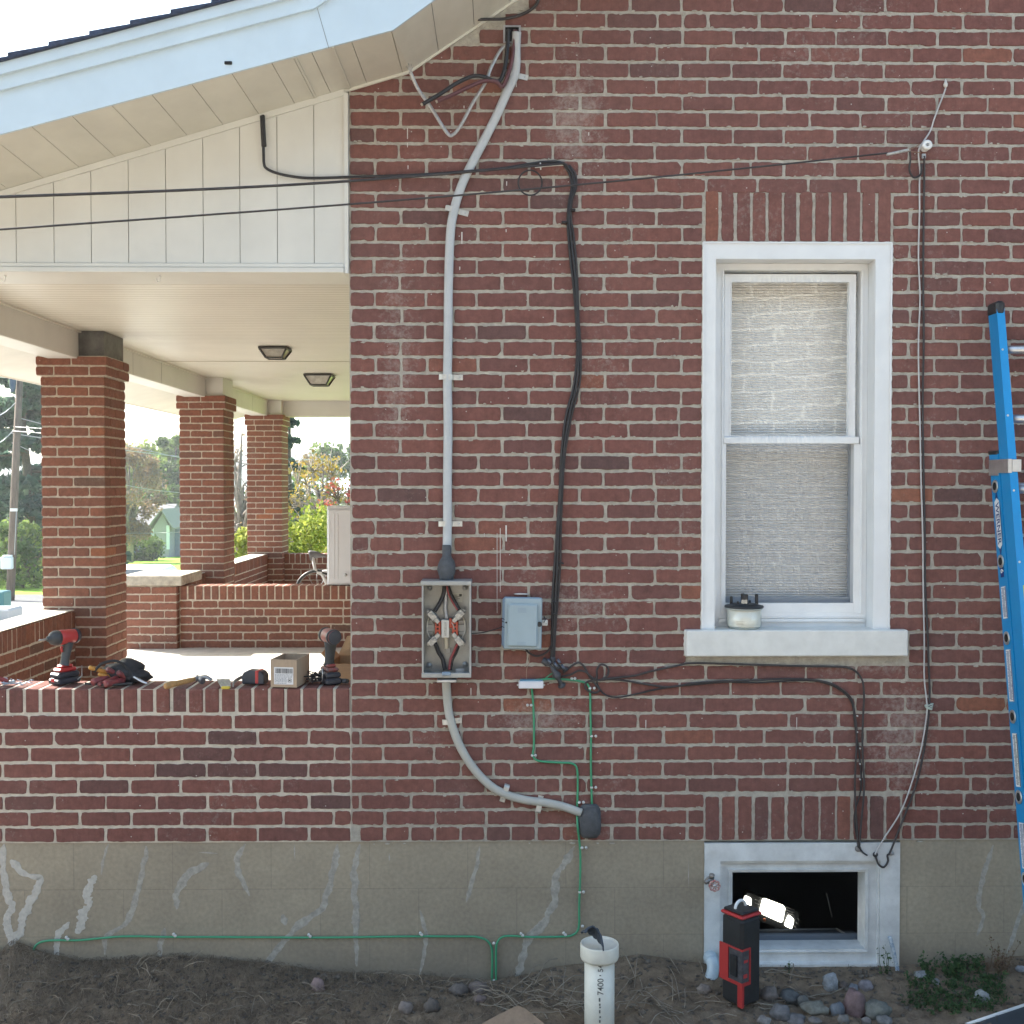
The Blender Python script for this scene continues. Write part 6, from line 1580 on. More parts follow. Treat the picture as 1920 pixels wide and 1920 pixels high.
# cardboard scrap
p = [hit(908,1919), hit(940,1903), hit(972,1889), hit(985,1893), hit(1017,1919), hit(1010,1919)]
mb = MB(); c0 = hit(905,1915) 
pts = [P(884,1940,4.24), P(1040,1940,4.24), P(1017,1918,4.27), P(985,1893,4.31), P(970,1887,4.32), P(935,1904,4.29), P(904,1921,4.26)]
mb.prism([x + Vector((0,0,.004)) for x in pts], (0,.002,-.004)); mb.build('cardboard_scrap', mat('damp_cardboard', (.27,.19,.13), .9, nz=.2, ns=18), None, 'brown cardboard scrap half buried in soil at the bottom edge left of the white pipe', 'cardboard')
# screen panel corner at the bottom right
sc_ = thing('screen_panel', 'dark panel with white edge strip lying on the weeds at the bottom right corner', 'panel', P(1880,1925,4.3))
a = P(1770,1936,4.27); b2 = P(1960,1872,4.42); dn = Vector((.25,-.95,-.05)).normalized()*.5
mb = MB(); mb.prism([a + dn, b2 + dn, b2, a], (0,0,-.006)); mb.build('panel', mat('dark_blue_panel', (.03,.045,.06), .5, nz=.2, ns=10), sc_)
mb = MB(); mb.tube([a, b2], .0085, 8, flat=.7); mb.build('edge_strip', M['white'], sc_)
# stones
ST = [(1557.7,1842,29,37,(.24,.27,.30),'pale grey speckled upright stone, tallest of the stones below the basement window'),(1582,1848,15,15,(.14,.10,.08),'small brown stone right of the tall pale grey one'),(1601,1852,18,14,(.16,.19,.24),'small blue grey stone above the large maroon one'),
(1624,1849,28,18,(.20,.18,.21),'lavender grey stone on the upper right of the stone heap'),(1605,1887,46,54,(.17,.09,.09),'large maroon stone, the biggest of the heap'),(1647,1894,42,32,(.13,.14,.12),'grey green stone right of the large maroon one'),
(1444,1866,34,28,(.14,.11,.095),'brown round stone touching the red and black work light'),(1482.6,1870,36,27,(.075,.085,.09),'dark slate coloured stone next to the brown round one'),(1505.6,1878,19,23,(.11,.11,.10),'small grey stone between the slate stone and the flat greenish one'),
(1530,1891,46,20,(.16,.16,.125),'flat greenish grey stone, widest in the heap'),(1465,1901,36,28,(.13,.125,.13),'grey angular stone at the lower left of the heap'),(1571,1894,27,25,(.10,.125,.16),'blue stone left of the large maroon one'),(1582,1912,20,16,(.17,.16,.15),'light stone under the blue one at the bottom edge'),
(1660,1914,28,15,(.15,.15,.15),'grey stone at the bottom edge below the grey green one'),(1842,1870,28,28,(.26,.29,.30),'pale stone among the green weeds'),(1729,1829,30,14,(.24,.26,.28),'pale flat stone at the left edge of the weeds'),(1753.5,1841,18,13,(.22,.23,.24),'small pale stone just below the flat one in the weeds'),
(1321,1856,26,18,(.24,.19,.155),'tan chunk of stone under the pale drain elbow'),(596,1848,28,25,(.24,.14,.13),'pink round stone alone on the dark soil at the left'),(896,1853.6,38,21,(.17,.125,.105),'flat reddish stone at the foot of the green ground wires'),(860,1857,35,24,(.12,.095,.08),'brown clod shaped stone left of the flat reddish one'),
(760,1890,25,23,(.20,.15,.125),'tan lump near the bottom edge left of the clods'),(810,1886,27,24,(.10,.08,.068),'dark clod right of the tan lump'),(1493,1912,40,16,(.15,.14,.145),'grey stone cut by the bottom edge below the slate one'),(1433,1914,24,14,(.22,.20,.19),'pale stone at the bottom edge right of the work light'),
(1915,1817,18,12,(.22,.25,.30),'pale stone at the right edge behind the dry weed'),(1528,1915,22,12,(.17,.15,.14),'brownish stone at the bottom edge under the flat greenish one'),(1625,1915,18,12,(.19,.17,.16),'small stone below the large maroon one'),(900,1873,22,12,(.18,.12,.11),'small reddish stone below the flat reddish one')]
for i, (px, py, w, h, col, lb_) in enumerate(ST):
    c = hit(px, py + h*.35); rx = w/2/480; rz2 = h/2/480*1.05
    gq = sum(col)/3; col = tuple(v*.62 + gq*.38 for v in col); mt = mat('stone_%s' % ['grey','slate','brown','rose'][i % 4], col, .85, nz=.35, ns=38, bump=.4, bs=90)
    mb = MB(); mb.blob((c.x, c.y+rx*.3, c.z+rz2*.5), rx*1.06, rx*.9, rz2*1.08, i+3, .19, 18, freq=1.7); mb.build('stone', mt, None, lb_, 'stone')
# pebbles and clods (uncountable)
mb = MB(); r_ = random.Random(5)
for i in range(1500):
    x = r_.uniform(-2.25, 2.35); y = YW - .02 - abs(r_.gauss(0,.22)); y = max(y, 4.15); s_ = r_.uniform(.003,.010)*(1.7 if r_.random() < .06 else 1)
    mb.blob((x, y, gh(x,y)+s_*.2), s_, s_*r_.uniform(.7,1), s_*r_.uniform(.5,.85), i, .2, 7)
mb.build('gravel', mat('soil_clods', (.13,.11,.09), .95, nz=.45, ns=14, bump=.3, bs=100, col2=(.07,.06,.05)), None, 'loose clods and pebbles scattered over the soil by the foundation', None, kind='stuff').__setitem__('category', 'clods')
# matted dead grass
def blade(mb, x, y, z, L, w, an, lift, r_, c, curl):
    pts = []; a = an
    dx, dy = math.cos(a), math.sin(a); px_, py__ = x, y; n_ = 4
    for k in range(n_+1):
        t = k/n_; pts.append(Vector((px_, py__, gh(px_, py__) + z + lift*math.sin(t*math.pi*.9))))
        a += curl; px_ += math.cos(a)*L/n_; py__ += math.sin(a)*L/n_
        if py__ > YW-.004: py__ = YW-.004
    pv_ = None
    for k, p in enumerate(pts):
        sd_ = Vector((-math.sin(a), math.cos(a), .5)).normalized()*w*(1-.7*abs(k/n_-.4))
        q = (mb.av(p - sd_, c), mb.av(p + sd_, c))
        if pv_: mb.af((pv_[0], q[0], q[1], pv_[1]))
        pv_ = q
M['dgrass'] = leaf_mat('dead_grass', [(.06,.047,.036),(.13,.102,.076),(.20,.16,.12),(.30,.245,.18)], .1)
mb = MB()
for i in range(21000):
    x = r_.uniform(-2.3, .15)
    if r_.random() < (x+1.0)*.75: continue
    y = YW - .01 - r_.random()**1.2*.62; 
    blade(mb, x, y, r_.uniform(0,.006), r_.uniform(.012,.048), r_.uniform(.0006,.0012), r_.uniform(0,6.28), r_.uniform(.002,.018), r_, (min(1,max(0,r_.gauss(.42,.2) + (.22 if x < -1.85 else 0))),0,0,1), r_.gauss(0,.22))
for i in range(300):      # thicker matted clumps
    x = r_.uniform(-2.3, .1); y = YW - .015 - r_.random()**1.1*.6
    if noise.noise(Vector((x*5, y*7, 3))) < .02: continue
    blade(mb, x, y, r_.uniform(.004,.016), r_.uniform(.05,.12), r_.uniform(.0013,.0024), r_.gauss(.4,.9), r_.uniform(.008,.03), r_, (min(1,max(0,r_.gauss(.72,.18))),0,0,1), r_.gauss(0,.25))
for i in range(2600):
    x = r_.uniform(0, 2.4); y = YW - .01 - r_.random()**1.2*.6
    blade(mb, x, y, r_.uniform(0,.004), r_.uniform(.02,.06), .0009, r_.uniform(0,6.28), r_.uniform(.001,.01), r_, (min(1,max(0,r_.gauss(.4,.2))),0,0,1), r_.gauss(0,.3))
o = mb.build('dead_grass', M['dgrass'], None, 'matted dark dead grass covering the soil along the foundation', None, kind='stuff')
o['category'] = 'dead grass'
M['straw'] = mat('straw_stalk', (.30,.26,.20), .85, nz=.3, ns=30, col2=(.15,.125,.10))
mb = MB()
def stalk(px, py, L, an, up_, w=.0017):
    p = hit(px, py); pts = []; a = an; q = Vector(p)
    for k in range(7):
        t = k/6; pts.append(Vector((q.x, min(q.y, YW-.008), gh(q.x, q.y) + .006 + up_*math.sin(t*2.4)))); a += r_.gauss(0,.09)+ (.5 if r_.random() < .06 else 0); q += Vector((math.cos(a), math.sin(a), 0))*L/6
    mb.tube(pts, w, 5)
for i in range(42): stalk(r_.uniform(925,1080), r_.uniform(1848,1912), r_.uniform(.08,.22), r_.choice((.4,2.2,-.6,1.2,2.7,.1))+r_.gauss(0,.3), r_.uniform(.005,.05))
for i in range(34): stalk(r_.uniform(1155,1330), r_.uniform(1825,1912), r_.uniform(.06,.2), r_.uniform(0,6.28), r_.uniform(.003,.05))
for i in range(16): stalk(r_.uniform(1420,1570), r_.uniform(1825,1915), r_.uniform(.08,.2), r_.choice((0,3,2.6,.5,1.5))+r_.gauss(0,.2), r_.uniform(.004,.02), .0021)
for i in range(30): stalk(r_.uniform(0,700), r_.uniform(1830,1912), r_.uniform(.05,.16), r_.uniform(0,6.28), r_.uniform(.002,.02), .0012)
o = mb.build('straw', M['straw'], None, 'pale dry straw stalks strewn around the white pipe and stones', None, kind='stuff'); o['category'] = 'straw'
# weeds
def weeds(name, label, cat, cx0, cx1, cy0, cy1, n, lm, hgt, leaf, kind=None, seed=1, stems=40):
    r2 = random.Random(seed); st = []; mb = MB()
    for i in range(stems):
        p = hit(r2.uniform(cx0, cx1), r2.uniform(cy0, cy1)); h = hgt*r2.uniform(.35,1); t = p + Vector((r2.gauss(0,.02), r2.gauss(0,.015), h)); t.y = min(t.y, YW-.012)
        md = (p+t)/2 + Vector((r2.gauss(0,.008), 0, 0)); md.y = min(md.y, YW-.012)
        st.append((p, md, t)); mb.tube([p - Vector((0,0,.01)), md, t], 1, 4, radii=[.0016,.0012,.0006], c=(.6,0,0,1))
    for i in range(n):
        p, md, t = st[r2.randrange(len(st))]; s_ = r2.random(); c = (p*(1-s_) + md*s_) if r2.random() < .5 else (md*(1-s_) + t*s_)
        c = c + Vector((r2.gauss(0,.007), r2.gauss(0,.007), r2.gauss(0,.004))); c.y = min(c.y, YW-.012); leafquad(mb, c, leaf*r2.uniform(.5,1.3), r2, min(1, max(0, r2.gauss(.45,.25))))
    o = mb.build(name, lm, None, label, cat); 
    if kind: o['kind'] = kind
    return o
LM['weed'] = leaf_mat('weed_leaves', [(.025,.055,.025),(.05,.10,.04),(.09,.15,.06)], .25)
LM['dry'] = leaf_mat('dry_weed_leaves', [(.09,.055,.04),(.16,.10,.07),(.10,.11,.05)], .2)
weeds('weed_patch', 'low green weed patch on the soil right of the basement window', 'weeds', 1700, 1880, 1835, 1900, 2600, LM['weed'], .045, .0065, 'stuff', 1, 170)
weeds('weed_plant', 'small upright green weed left of centre in the weed patch', 'weed', 1728, 1746, 1815, 1828, 200, LM['weed'], .085, .007, None, 2, 8)
weeds('weed_plant', 'taller bushy green weed in the middle of the weed patch', 'weed', 1768, 1800, 1815, 1835, 420, LM['weed'], .075, .008, None, 3, 14)
weeds('weed_plant', 'green weed at the right of the patch beside the dry one', 'weed', 1815, 1835, 1812, 1830, 260, LM['weed'], .08, .007, None, 4, 9)
weeds('dry_weed', 'reddish brown dry weed against the foundation near the ladder', 'weed', 1855, 1890, 1810, 1830, 330, LM['dry'], .13, .006, None, 5, 14)
weeds('weed_plant', 'thin trailing sprig climbing the right side of the basement frame', 'weed', 1650, 1668, 1822, 1830, 60, LM['weed'], .14, .006, None, 6, 4)
weeds('weed_plant', 'tiny dark sprout below the basement window frame', 'weed', 1472, 1485, 1815, 1822, 26, LM['weed'], .03, .006, None, 7, 4)

# ------------------------------------------------------------------ porch furnishings
def light_fixture(px, py, w, lb_):
    c = PZ(px, py, ZC); y = c.y
    t = thing('porch_light', lb_, 'ceiling light', (c.x, y, ZC)); h = w*.42; a = w/2; b3 = w*.30
    M['bronze'] = M.get('bronze') or mat('dark_bronze', (.05,.05,.045), .5)
    mb = MB(); mb.bbox((c.x-a-.008, y-a-.008, ZC-.022), (c.x+a+.008, y+a+.008, ZC-.005), .003)
    for sx in (-1,1):
        for sy in (-1,1): mb.tube([(c.x+sx*a, y+sy*a, ZC-.02), (c.x+sx*b3, y+sy*b3, ZC-h)], .008, 6)
    for (p0, p1) in (((-1,-1),(1,-1)),((1,-1),(1,1)),((1,1),(-1,1)),((-1,1),(-1,-1))): mb.tube([(c.x+p0[0]*b3, y+p0[1]*b3, ZC-h), (c.x+p1[0]*b3, y+p1[1]*b3, ZC-h)], .006, 6)
    mb.build('frame', M['bronze'], t)
    mb = MB(); A = [(c.x+sx*(a-.006), y+sy*(a-.006), ZC-.023) for sx, sy in ((-1,-1),(1,-1),(1,1),(-1,1))]; B2 = [(c.x+sx*(b3-.003), y+sy*(b3-.003), ZC-h+.003) for sx, sy in ((-1,-1),(1,-1),(1,1),(-1,1))]
    ia = [mb.av(p) for p in A]; ib = [mb.av(p) for p in B2]
    for i in range(4): mb.af((ib[i], ib[(i+1)%4], ia[(i+1)%4], ia[i]))
    mb.af(ib[::-1]); mb.build('glass_shade', mat('frosted_panel', (.40,.39,.34), .25, nz=.2, ns=18), t)
light_fixture(516, 651, .20, 'lantern style ceiling light nearer the camera under the porch ceiling')
light_fixture(599, 702, .245, 'lantern style ceiling light farther back under the porch ceiling, nearer the brick wall')
# cabinet on the middle wall
Yc = 9.70; zb = ZCAP+.004; a = P(613,1000,Yc); zt6 = P(630,949,Yc).z
cb = thing('white_cabinet', 'white panelled cabinet standing on the low brick wall by the house corner', 'cabinet', (a.x+.35, Yc+.1, zb))
mb = MB(); mb.bbox((a.x, Yc, zb), (-.68, Yc+.3, zt6), .006); mb.build('case', mat('white_enamel', (.60,.63,.67), .4, nz=.04, ns=5), cb)
mb = MB(); mb.bbox((a.x+.012, Yc-.014, zb+.015), (-.69, Yc-.001, zt6-.03), .005); [mb.bbox((a.x+q_, Yc-.017, zb+.05), (a.x+q_+.012, Yc-.0145, zt6-.06), .001) for q_ in (.055,.085)]; dr_ = mb.build('door', mat('white_enamel_door', (.62,.65,.69), .35), cb)
mb = MB(); k = P(648,1078,Yc-.02); mb.lathe([(.010,0),(.014,.01),(.012,.022),(.004,.026)], (k.x, Yc-.014, k.z), (0,-1,0), 14); mb.build('knob', M['galv'], dr_)
# exercise bicycle
by = 12.2; q = P(594,1043,by)
bk_ = thing('bicycle', 'white framed bicycle with dark saddle behind the low wall, beside the white cabinet', 'bicycle', (q.x+.2, by, ZFL))
fw = mat('white_frame_paint', (.62,.62,.62), .35)
mb = MB(); mb.tube(spline([(q.x-.08,by,q.z+.005),(q.x,by,q.z+.015),(q.x+.1,by,q.z)],4), 1, 10, flat=.4, radii=[.05,.055,.05,.045,.035,.028,.022,.016,.012]); mb.build('saddle', mat('saddle_grey', (.16,.16,.17), .6), bk_)
mb = MB(); mb.tube([(q.x-.04,by,q.z-.01),(q.x-.02,by,q.z-.14),(q.x+.06,by,q.z-.2),(q.x+.16,by,q.z-.42),(q.x+.2,by,ZFL+.3)], .018, 10); mb.tube([(q.x,by,q.z-.17),(q.x+.12,by,q.z-.16),(q.x+.5,by,q.z-.1)], .018, 8); mb.tube([(q.x+.2,by,ZFL+.3),(q.x+.52,by,q.z-.02)], .018, 8); mb.build('frame', fw, bk_)
for dx in (.0, .62):
    mb = MB(); c = Vector((q.x+.0+dx, by, ZFL+.24)); mb.tube([c + Vector((.22*math.cos(t),0,.22*math.sin(t))) for t in [2*math.pi*i/32 for i in range(33)]], .018, 8); w_ = mb.build('wheel', M['blk'], bk_)
    mb = MB()
    for k in range(12): t = 2*math.pi*k/12; mb.tube([c, c + Vector((.21*math.cos(t),0,.21*math.sin(t)))], .002, 4)
    mb.build('spokes', M['galv'], w_)
mb = MB(); mb.tube([(q.x+.5,by-.2,q.z+.04),(q.x+.52,by,q.z+.02),(q.x+.5,by+.2,q.z+.04)], .012, 8); mb.build('handlebar', M['galv'], bk_)
mb = MB(); mb.tube([(q.x+.2,by-.08,ZFL+.28),(q.x+.3,by-.1,ZFL+.2)], .01, 6); mb.bbox((q.x+.26,by-.2,ZFL+.18),(q.x+.36,by-.1,ZFL+.21), .005); mb.build('pedal', M['blk'], bk_)
# tan box on the floor behind the wall
M['card'] = mat('cardboard', (.40,.27,.15), .85, nz=.08, ns=20, streak=(1,1,6))
tb = thing('cardboard_box', 'tall tan cardboard box with open flaps on the porch floor behind the red drill', 'box', (P(650,1240,5.75).x, 5.75, ZFL))
a = P(619,1240,5.6); zt7 = P(640,1245,5.6).z
mb = MB(); t = .006; x0, x1, y0, y1 = a.x, -.66, 5.6, 5.9
mb.box((x0,y0,ZFL+.001),(x1,y0+t,zt7)); mb.box((x0,y1-t,ZFL+.001),(x1,y1,zt7)); mb.box((x0,y0+t,ZFL+.001),(x0+t,y1-t,zt7)); mb.box((x1-t,y0+t,ZFL+.001),(x1,y1-t,zt7)); mb.box((x0+t,y0+t,ZFL+.001),(x1-t,y1-t,ZFL+.008)); mb.build('carton', M['card'], tb)
mb = MB(); mb.prism([(x0, y1, zt7), (x1, y1, zt7), (x1, y1+.10, zt7+.10), (x0+.03, y1+.10, zt7+.08)], (0,.003,.004)); mb.build('flap', M['card'], tb)
mb = MB(); mb.prism([(x0, y0, zt7), (x0, y1, zt7), (x0-.05, y1-.03, zt7+.055), (x0-.05, y0+.04, zt7+.045)], (.003,0,.004)); mb.build('flap', M['card'], tb)

# ------------------------------------------------------------------ tools on the low wall
TZ = ZCAP + .005
def TP(px, py, z=TZ):
    """point on the wall top seen at px, py"""
    return PZ(px, py, z)
def driver(name, label, px, Y, yaw, mats, scale=1.0, tiltz=0, nose='hex'):
    x = P(px, 1270, Y).x; t = thing(name, label, 'drill', (x, Y, TZ))
    T = Matrix.Translation((x, Y, TZ)) @ Matrix.Rotation(R(yaw), 4, 'Z') @ Matrix.Scale(scale, 4)
    def nm(): m_ = MB(); m_.T = T; return m_
    mb = nm(); mb.bbox((-.060,-.037,.0),(.062,.037,.026), .007); mb.bbox((-.056,-.034,.0265),(.058,.034,.052), .008); ba = mb.build('battery', mats[2], t)
    mb = nm(); mb.box((.0,-.0378,.012),(.04,-.0371,.022)); mb.bbox((.0625,-.012,.012),(.066,.012,.03),.002); mb.build('battery_badge', M['trd'], ba)
    mb = nm(); mb.bbox((-.045,-.030,.0525),(.045,.030,.070), .010); mb.bbox((-.03,-.022,.0702),(.03,.022,.084), .010); mb.build('foot', mats[0], t)
    mb = nm(); mb.tube(spline([(.004,0,.078),(-.002,0,.11),(-.010,0,.145),(-.016,0,.18)],4), 1, 14, flat=1.25, radii=[.021,.019,.0175,.017,.017,.0172,.0175,.018,.019,.020,.021,.022,.023], up=(0,1,0)); mb.build('handle', mats[1], t)
    mb = nm(); mb.tube([(.014,0,.165),(.018,0,.155),(.014,0,.14)], .006, 8); mb.build('trigger', M['trd'], t)
    mb = nm(); mb.lathe([(.010,-.070),(.024,-.066),(.030,-.055),(.032,-.02),(.033,.02),(.030,.034)], (0,0,.205), (1,0,0), 22); bd2 = mb.build('motor_housing', mats[0], t)
    mb = nm(); mb.lathe([(.028,-.0685),(.0285,-.0655),(.020,-.0725)][::-1], (0,0,.205), (1,0,0), 20); mb.lathe([(.034,-.058),(.0345,-.048)], (0,0,.205), (1,0,0), 22); mb.build('rear_ring', mats[2], bd2)
    mb = nm(); mb.lathe([(.0335,.0345),(.0335,.05),(.028,.066),(.020,.074),(.014,.076),(.012,.088),(.006,.09)], (0,0,.205), (1,0,0), 22); mb.build('gear_case', mats[1], t)
    mb = nm(); mb.lathe([(.0045,.09),(.0045,.128),(.003,.132)], (0,0,.205), (1,0,0), 6); mb.build('bit', M['galv'], t)
    mb = nm(); mb.tube([(-.03,.036,.06),(-.05,.05,.075),(-.05,.05,.03),(-.03,.046,.015)], .0025, 6); mb.build('belt_clip', M['galv'], t)
    return t
M['tool_grey'] = mat('dark_grey_rubber', (.045,.05,.056), .55, nz=.15, ns=40)
M['tool_dirty'] = mat('dusty_tool_red', (.30,.045,.04), .55, nz=.3, ns=40, col2=(.13,.10,.095))
M['tool_black'] = mat('blue_black_plastic', (.028,.032,.045), .45, nz=.2, ns=40)
driver('impact_driver', 'red and black impact driver facing the camera at the left end of the low wall', 122, 4.895, 238, (M['trd'], M['tool_grey'], M['tool_black']), .96)
driver('impact_driver', 'dusty dark impact driver turned away, right of the carton by the house corner', 618, 4.885, 118, (M['tool_dirty'], M['tool_grey'], M['tool_black']), .98)
# drill bit wires beside it
mb = MB()
for k in range(26):
    a = P(588+rnd.uniform(-6,8), 1265, 4.89); p = Vector((a.x, 4.87+rnd.uniform(-.03,.05), TZ+.004+rnd.uniform(0,.03))); mb.tube(spline([p, p + Vector((rnd.gauss(0,.015), rnd.gauss(0,.015), rnd.uniform(-.008,.02))), p + Vector((rnd.gauss(0,.025), rnd.gauss(0,.02), 0))], 3), .0022, 5)
mb.build('wire_tangle', M['blkw'], None, 'tangle of short black wires between the carton and the dusty driver', 'wires')
bm2 = MB(); c = P(650,1283,4.86); bm2.tube([Vector((c.x-.03,4.87,TZ+.012)), Vector((c.x+.005,4.85,TZ+.012))], .010, 10); bm2.build('socket', M['tool_grey'], None, 'small dark socket piece right of the dusty driver against the house corner', 'socket')
# tool pouch
px0 = P(212,1270,4.88).x
pc = thing('tool_pouch', 'slumped black tool pouch full of red handled tools on the low wall', 'pouch', (px0, 4.89, TZ))
M['nylon'] = mat('black_nylon', (.022,.023,.027), .75, nz=.35, ns=30, bump=.5, bs=120)
mb = MB(); mb.blob((px0+.03, 4.915, TZ+.044), .080, .062, .050, 4, .22, 26, freq=1.6); mb.blob((px0+.085, 4.90, TZ+.026), .06, .05, .028, 8, .25, 16, freq=2)
for i, p in enumerate(mb.v): mb.v[i] = Vector((p.x, p.y, max(p.z + .006*noise.noise(p*40), TZ+.0005)))
mb.build('bag', M['nylon'], pc)
mb = MB(); mb.tube(spline([(px0-.07,4.85,TZ+.055),(px0-.03,4.84,TZ+.092),(px0+.03,4.845,TZ+.10),(px0+.075,4.86,TZ+.06),(px0+.08,4.85,TZ+.02)],5), .006, 8, flat=.5); mb.tube(spline([(px0-.10,4.83,TZ+.008),(px0-.04,4.80,TZ+.010),(px0+.02,4.79,TZ+.008),(px0+.10,4.83,TZ+.010)],5), .005, 8, flat=.5); mb.build('pouch_strap', M['nylon'], pc)
mb = MB(); mb.tube(spline([(px0+.10,4.84,TZ+.035),(px0+.13,4.835,TZ+.018),(px0+.16,4.83,TZ+.008)],4), .0045, 6); mb.tube([(px0+.11,4.845,TZ+.028),(px0+.155,4.84,TZ+.008)], .004, 6); mb.build('metal_clip', mat('bright_clip', (.6,.63,.68), .25, .6), pc)
M['hred'] = mat('red_grip', (.30,.045,.045), .45, nz=.25, ns=30, col2=(.12,.035,.04)); M['hyel'] = mat('amber_grip', (.50,.24,.04), .4, nz=.15, ns=30)
H = [((172,1281,4.80),(206,1268,4.87),.0155,'hred','thick round red screwdriver handle, leftmost in the pouch'), ((196,1287,4.79),(222,1270,4.87),.014,'hred','red screwdriver handle beside the thick leftmost one in the pouch'), ((185,1291,4.79),(208,1280,4.86),.0105,'hred','small red handle low in the pouch'),
     ((197,1297,4.77),(232,1280,4.86),.014,'hred','lowest dark red pliers handle sticking out of the pouch front'), ((200,1254,4.84),(222,1266,4.88),.012,'hred','short red handle high in the pouch'), ((221,1260,4.83),(236,1272,4.87),.012,'hred','red handle at the right of the pouch opening'),
     ((166,1251,4.84),(204,1262,4.88),.0095,'hyel','long amber handle topmost on the left of the pouch'), ((184,1264,4.83),(212,1270,4.87),.008,'hyel','short amber handle below the long one in the pouch')]
for i, (p0, p1, r_2, m_, lb_) in enumerate(H):
    a = P(*p0); b2 = P(*p1); dr = (b2-a)
    a.z = max(a.z, TZ+r_2+.001); b2.z = max(b2.z, TZ+r_2+.001); dr = (b2-a)
    mb = MB(); L_ = dr.length; mb.lathe([(r_2*.55,0),(r_2*.95,.004),(r_2,.012),(r_2*.9,L_*.5),(r_2,L_*.8),(r_2*.8,L_)], a, dr, 14)
    hd = mb.build('hand_tool', M[m_], None, lb_, 'hand tool', 'hand tools in the black pouch')
    mb = MB(); mb.lathe([(.003,L_),(.003,L_+.04)], a, dr, 8); mb.build('shank', M['galv'], hd)
# hammer
hm = thing('claw_hammer', 'claw hammer with worn wooden handle lying across the low wall', 'hammer', P(350,1290,4.85))
a = P(309,1303,4.755); b2 = P(363,1279,4.87); a.z = max(a.z, TZ+.014)
a = Vector((P(309,1300,4.75).x, 4.75, TZ+.010)); b2 = Vector((P(366,1280,4.88).x, 4.88, TZ+.018)); dr = b2-a
mb = MB(); L_ = dr.length; mb.tube([a + dr*t for t in (0,.03,.2,.5,.8,1)], 1, 12, flat=.8, radii=[.010,.0135,.0135,.0115,.011,.009]); mb.build('handle', mat('worn_wood', (.42,.24,.09), .55, nz=.25, ns=30, streak=(1,6,1)), hm)
c = b2 + dr*.12
mb = MB(); mb.tube([b2 - dr*.02, b2 + dr*.25], 1, 10, radii=[.009,.008]); mb.lathe([(.013,-.035),(.0145,-.032),(.0145,-.018),(.009,-.012),(.010,.0),(.010,.015)], c, (-.62,.62,.25), 14)
for s_ in (-1,1): mb.tube(spline([c + Vector((.0,0,.0)), c + Vector((.035,-.02+s_*.007,.008)), c + Vector((.065,-.035+s_*.010,-.002))],4), 1, 8, flat=.5, radii=[.010,.0098,.0095,.009,.008,.0065,.005,.0045,.003])
mb.build('head', mat('worn_steel', (.22,.23,.25), .45, .7, nz=.2, ns=50), hm)
# scraper
sc2 = thing('utility_bar', 'flat grey utility bar with yellow tip hanging over the low wall edge', 'hand tool', P(425,1290,4.82))
a = Vector((P(424,1290,4.745).x, 4.742, TZ+.004)); b2 = Vector((P(422,1275,4.93).x, 4.90, TZ+.010)); mb = MB()
w0, w1_ = .020, .028; n1 = Vector((1,0,0))
mb.prism([a - n1*w0, a + n1*w0, b2 + n1*w1_, b2 + n1*.010 + Vector((0,-.012,0)), b2 - n1*.006 + Vector((0,.004,0)), b2 - n1*.012 + Vector((0,-.012,0)), b2 - n1*w1_], (0,0,.006)); mb.build('blade', mat('etched_steel', (.30,.31,.29), .55, .4, nz=.45, ns=90), sc2)
mb = MB(); mb.bbox(a + Vector((-.018,-.012,-.004)), a + Vector((.018,.004,.008)), .004); mb.build('yellow_tip', mat('yellow_tip', (.55,.42,.05), .5), sc2)
mb = MB(); mb.tube(spline([Vector((P(434,1293,4.76).x,4.79,TZ+.006)), Vector((P(440,1280,4.86).x,4.86,TZ+.012)), Vector((P(456,1274,4.93).x,4.94,TZ+.020))],4), .008, 8, flat=.4); mb.build('strap', mat('grey_steel_strap', (.28,.29,.29), .5, .4), sc2)
# tape measure
tm = thing('tape_measure', 'dark tape measure with red stripe on the low wall left of the carton', 'tape measure', (P(479,1275,4.87).x, 4.87, TZ))
T = Matrix.Translation(Vector(tm.location)) @ Matrix.Rotation(R(-12), 4, 'Z')
mb = MB(); mb.T = T; pr_ = [(-.050,0),(.046,0),(.050,.010),(.050,.040),(.036,.056),(-.022,.060),(-.044,.050),(-.052,.030)]
mb.prism([(x, -.028, z) for x, z in pr_], (0,.056,0)); bdy = mb.build('case', M['tool_black'], tm); bv = bdy.modifiers.new('b', 'BEVEL'); bv.width = .006; bv.segments = 2
mb = MB(); mb.T = T; mb.bbox((.010,-.030,.004),(.026,.030,.0595), .003); mb.build('stripe', M['trd'], tm)
# carton
cx = P(508,1300,4.79).x; ct = thing('carton', 'small open brown carton with barcode shipping label on the low wall', 'box', (cx+.06, 4.85, TZ))
T = Matrix.Translation((cx, 4.785, TZ)) @ Matrix.Rotation(R(-8), 4, 'Z'); w, d_, h = .113, .175, .116; t = .003
mb = MB(); mb.T = T
sk = .0
mb.box((0,0,0),(w,t,h)); mb.box((0,t,0),(t,d_-t,h)); mb.box((w-t,t,0),(w,d_-t,h)); mb.box((0,d_-t,0),(w,d_,h)); mb.box((t,t,.0),(w-t,d_-t,.003))
sides = mb.build('sides', mat('light_cardboard', (.36,.27,.19), .85, nz=.08, ns=25, streak=(6,6,1)), ct)
mb = MB(); mb.T = T; mb.box((.015,-.0006,.012),(.098,-.0001,.084)); sl2 = mb.build('shipping_label', mat('white_label', (.62,.62,.63), .5), ct)
mb = MB(); mb.T = T; q = .021
while q < .093:
    ww = rnd.choice((.0009,.0016,.0026)); mb.box((q,-.0009,.058),(q+ww,-.0007,.079)); q += ww + rnd.choice((.001,.0017))
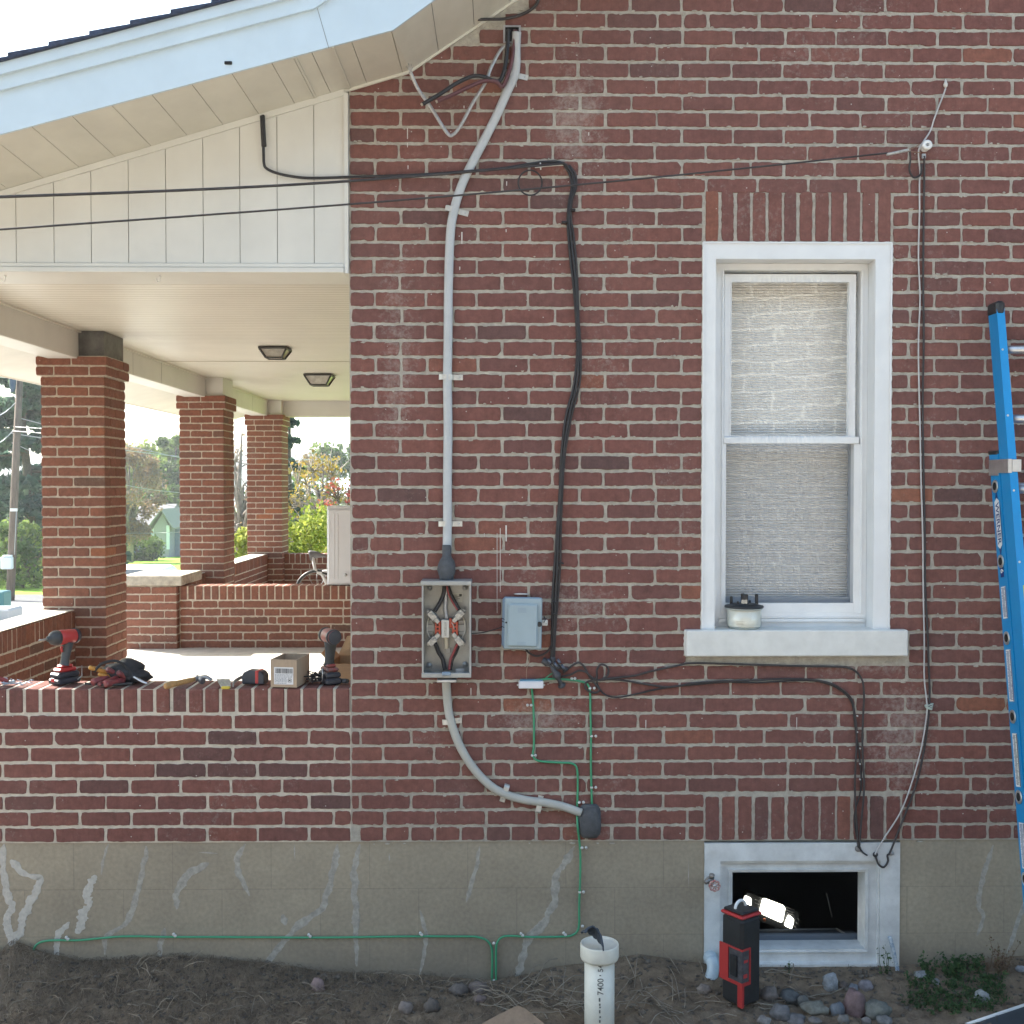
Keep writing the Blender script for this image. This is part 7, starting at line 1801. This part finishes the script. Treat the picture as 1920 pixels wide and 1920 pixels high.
mb.box((.075,-.0009,.022),(.090,-.0007,.024)); mb.box((.075,-.0009,.035),(.090,-.0007,.037)); mb.box((.075,-.0009,.024),(.077,-.0007,.035)); mb.box((.088,-.0009,.024),(.090,-.0007,.035)); mb.box((.079,-.0009,.027),(.086,-.0007,.032))
mb.build('barcode', M['ink'], sl2)
mb = MB(); mb.T = T
for r_i, z in enumerate((.053,.048,.043,.038,.033,.028,.023,.017)):
    q = .019
    while q < (.09 if z > .04 else .068):
        ww = rnd.uniform(.002,.009); mb.box((q,-.0009,z-.0012),(q+ww,-.0007,z+.0008)); q += ww + .002
mb.build('print', mat('label_print', (.10,.12,.16), .6), sl2)
# bits at the left end
sn = thing('wire_snips', 'dark red handled snips at the very left end of the low wall', 'pliers', P(8,1272,4.86))
mb = MB(); x = P(-6,1270,4.86).x; mb.tube(spline([Vector((x-.03,4.83,TZ+.02)), Vector((x+.01,4.84,TZ+.03)), Vector((x+.045,4.86,TZ+.012))],4), .010, 10); mb.build('grip', M['hred'], sn)
mb = MB(); mb.lathe([(.014,0),(.014,.012)], (x+.03,4.87,TZ+.012), (.2,-.8,.5), 14); mb.tube([(x+.045,4.86,TZ+.012),(x+.075,4.87,TZ+.008)], .006, 6); mb.build('jaw', M['galv'], sn)
mb = MB(); M['bluew'] = mat('pale_blue_wire', (.30,.40,.52), .4, .3)
for k in range(26):
    p = Vector((P(rnd.uniform(6,46),1280,4.84).x, 4.80+rnd.uniform(0,.11), TZ+.002+rnd.uniform(0,.012))); q = p + Vector((rnd.gauss(0,.022), rnd.gauss(0,.02), rnd.uniform(-.004,.008))); q.z = max(q.z, TZ+.002); mb.tube([p, q], .0017, 5)
mb.build('screw_pile', M['bluew'], None, 'small pile of pale blue grey screws and scraps at the low wall left end', 'screws')
# ------------------------------------------------------------------ added haze volume standing in for glare
mb = MB(); mb.box((-1510, -910, -24.5), (910, 1410, 44))
hm_, N_, L_h, b_h = nodes('glare_haze'); N_.remove(b_h)
pv_ = N_.new('ShaderNodeVolumePrincipled'); pv_.inputs['Color'].default_value = (.9,.93,.97,1); pv_.inputs['Density'].default_value = .00055; pv_.inputs['Anisotropy'].default_value = .3
L_h.new(pv_.outputs[0], N_['Material Output'].inputs['Volume'])
hz_ = mb.build('haze', hm_, None, kind='stuff'); hz_['category'] = 'haze'; hz_['label'] = 'added pale haze standing in for glare over the trees and houses beyond the porch'
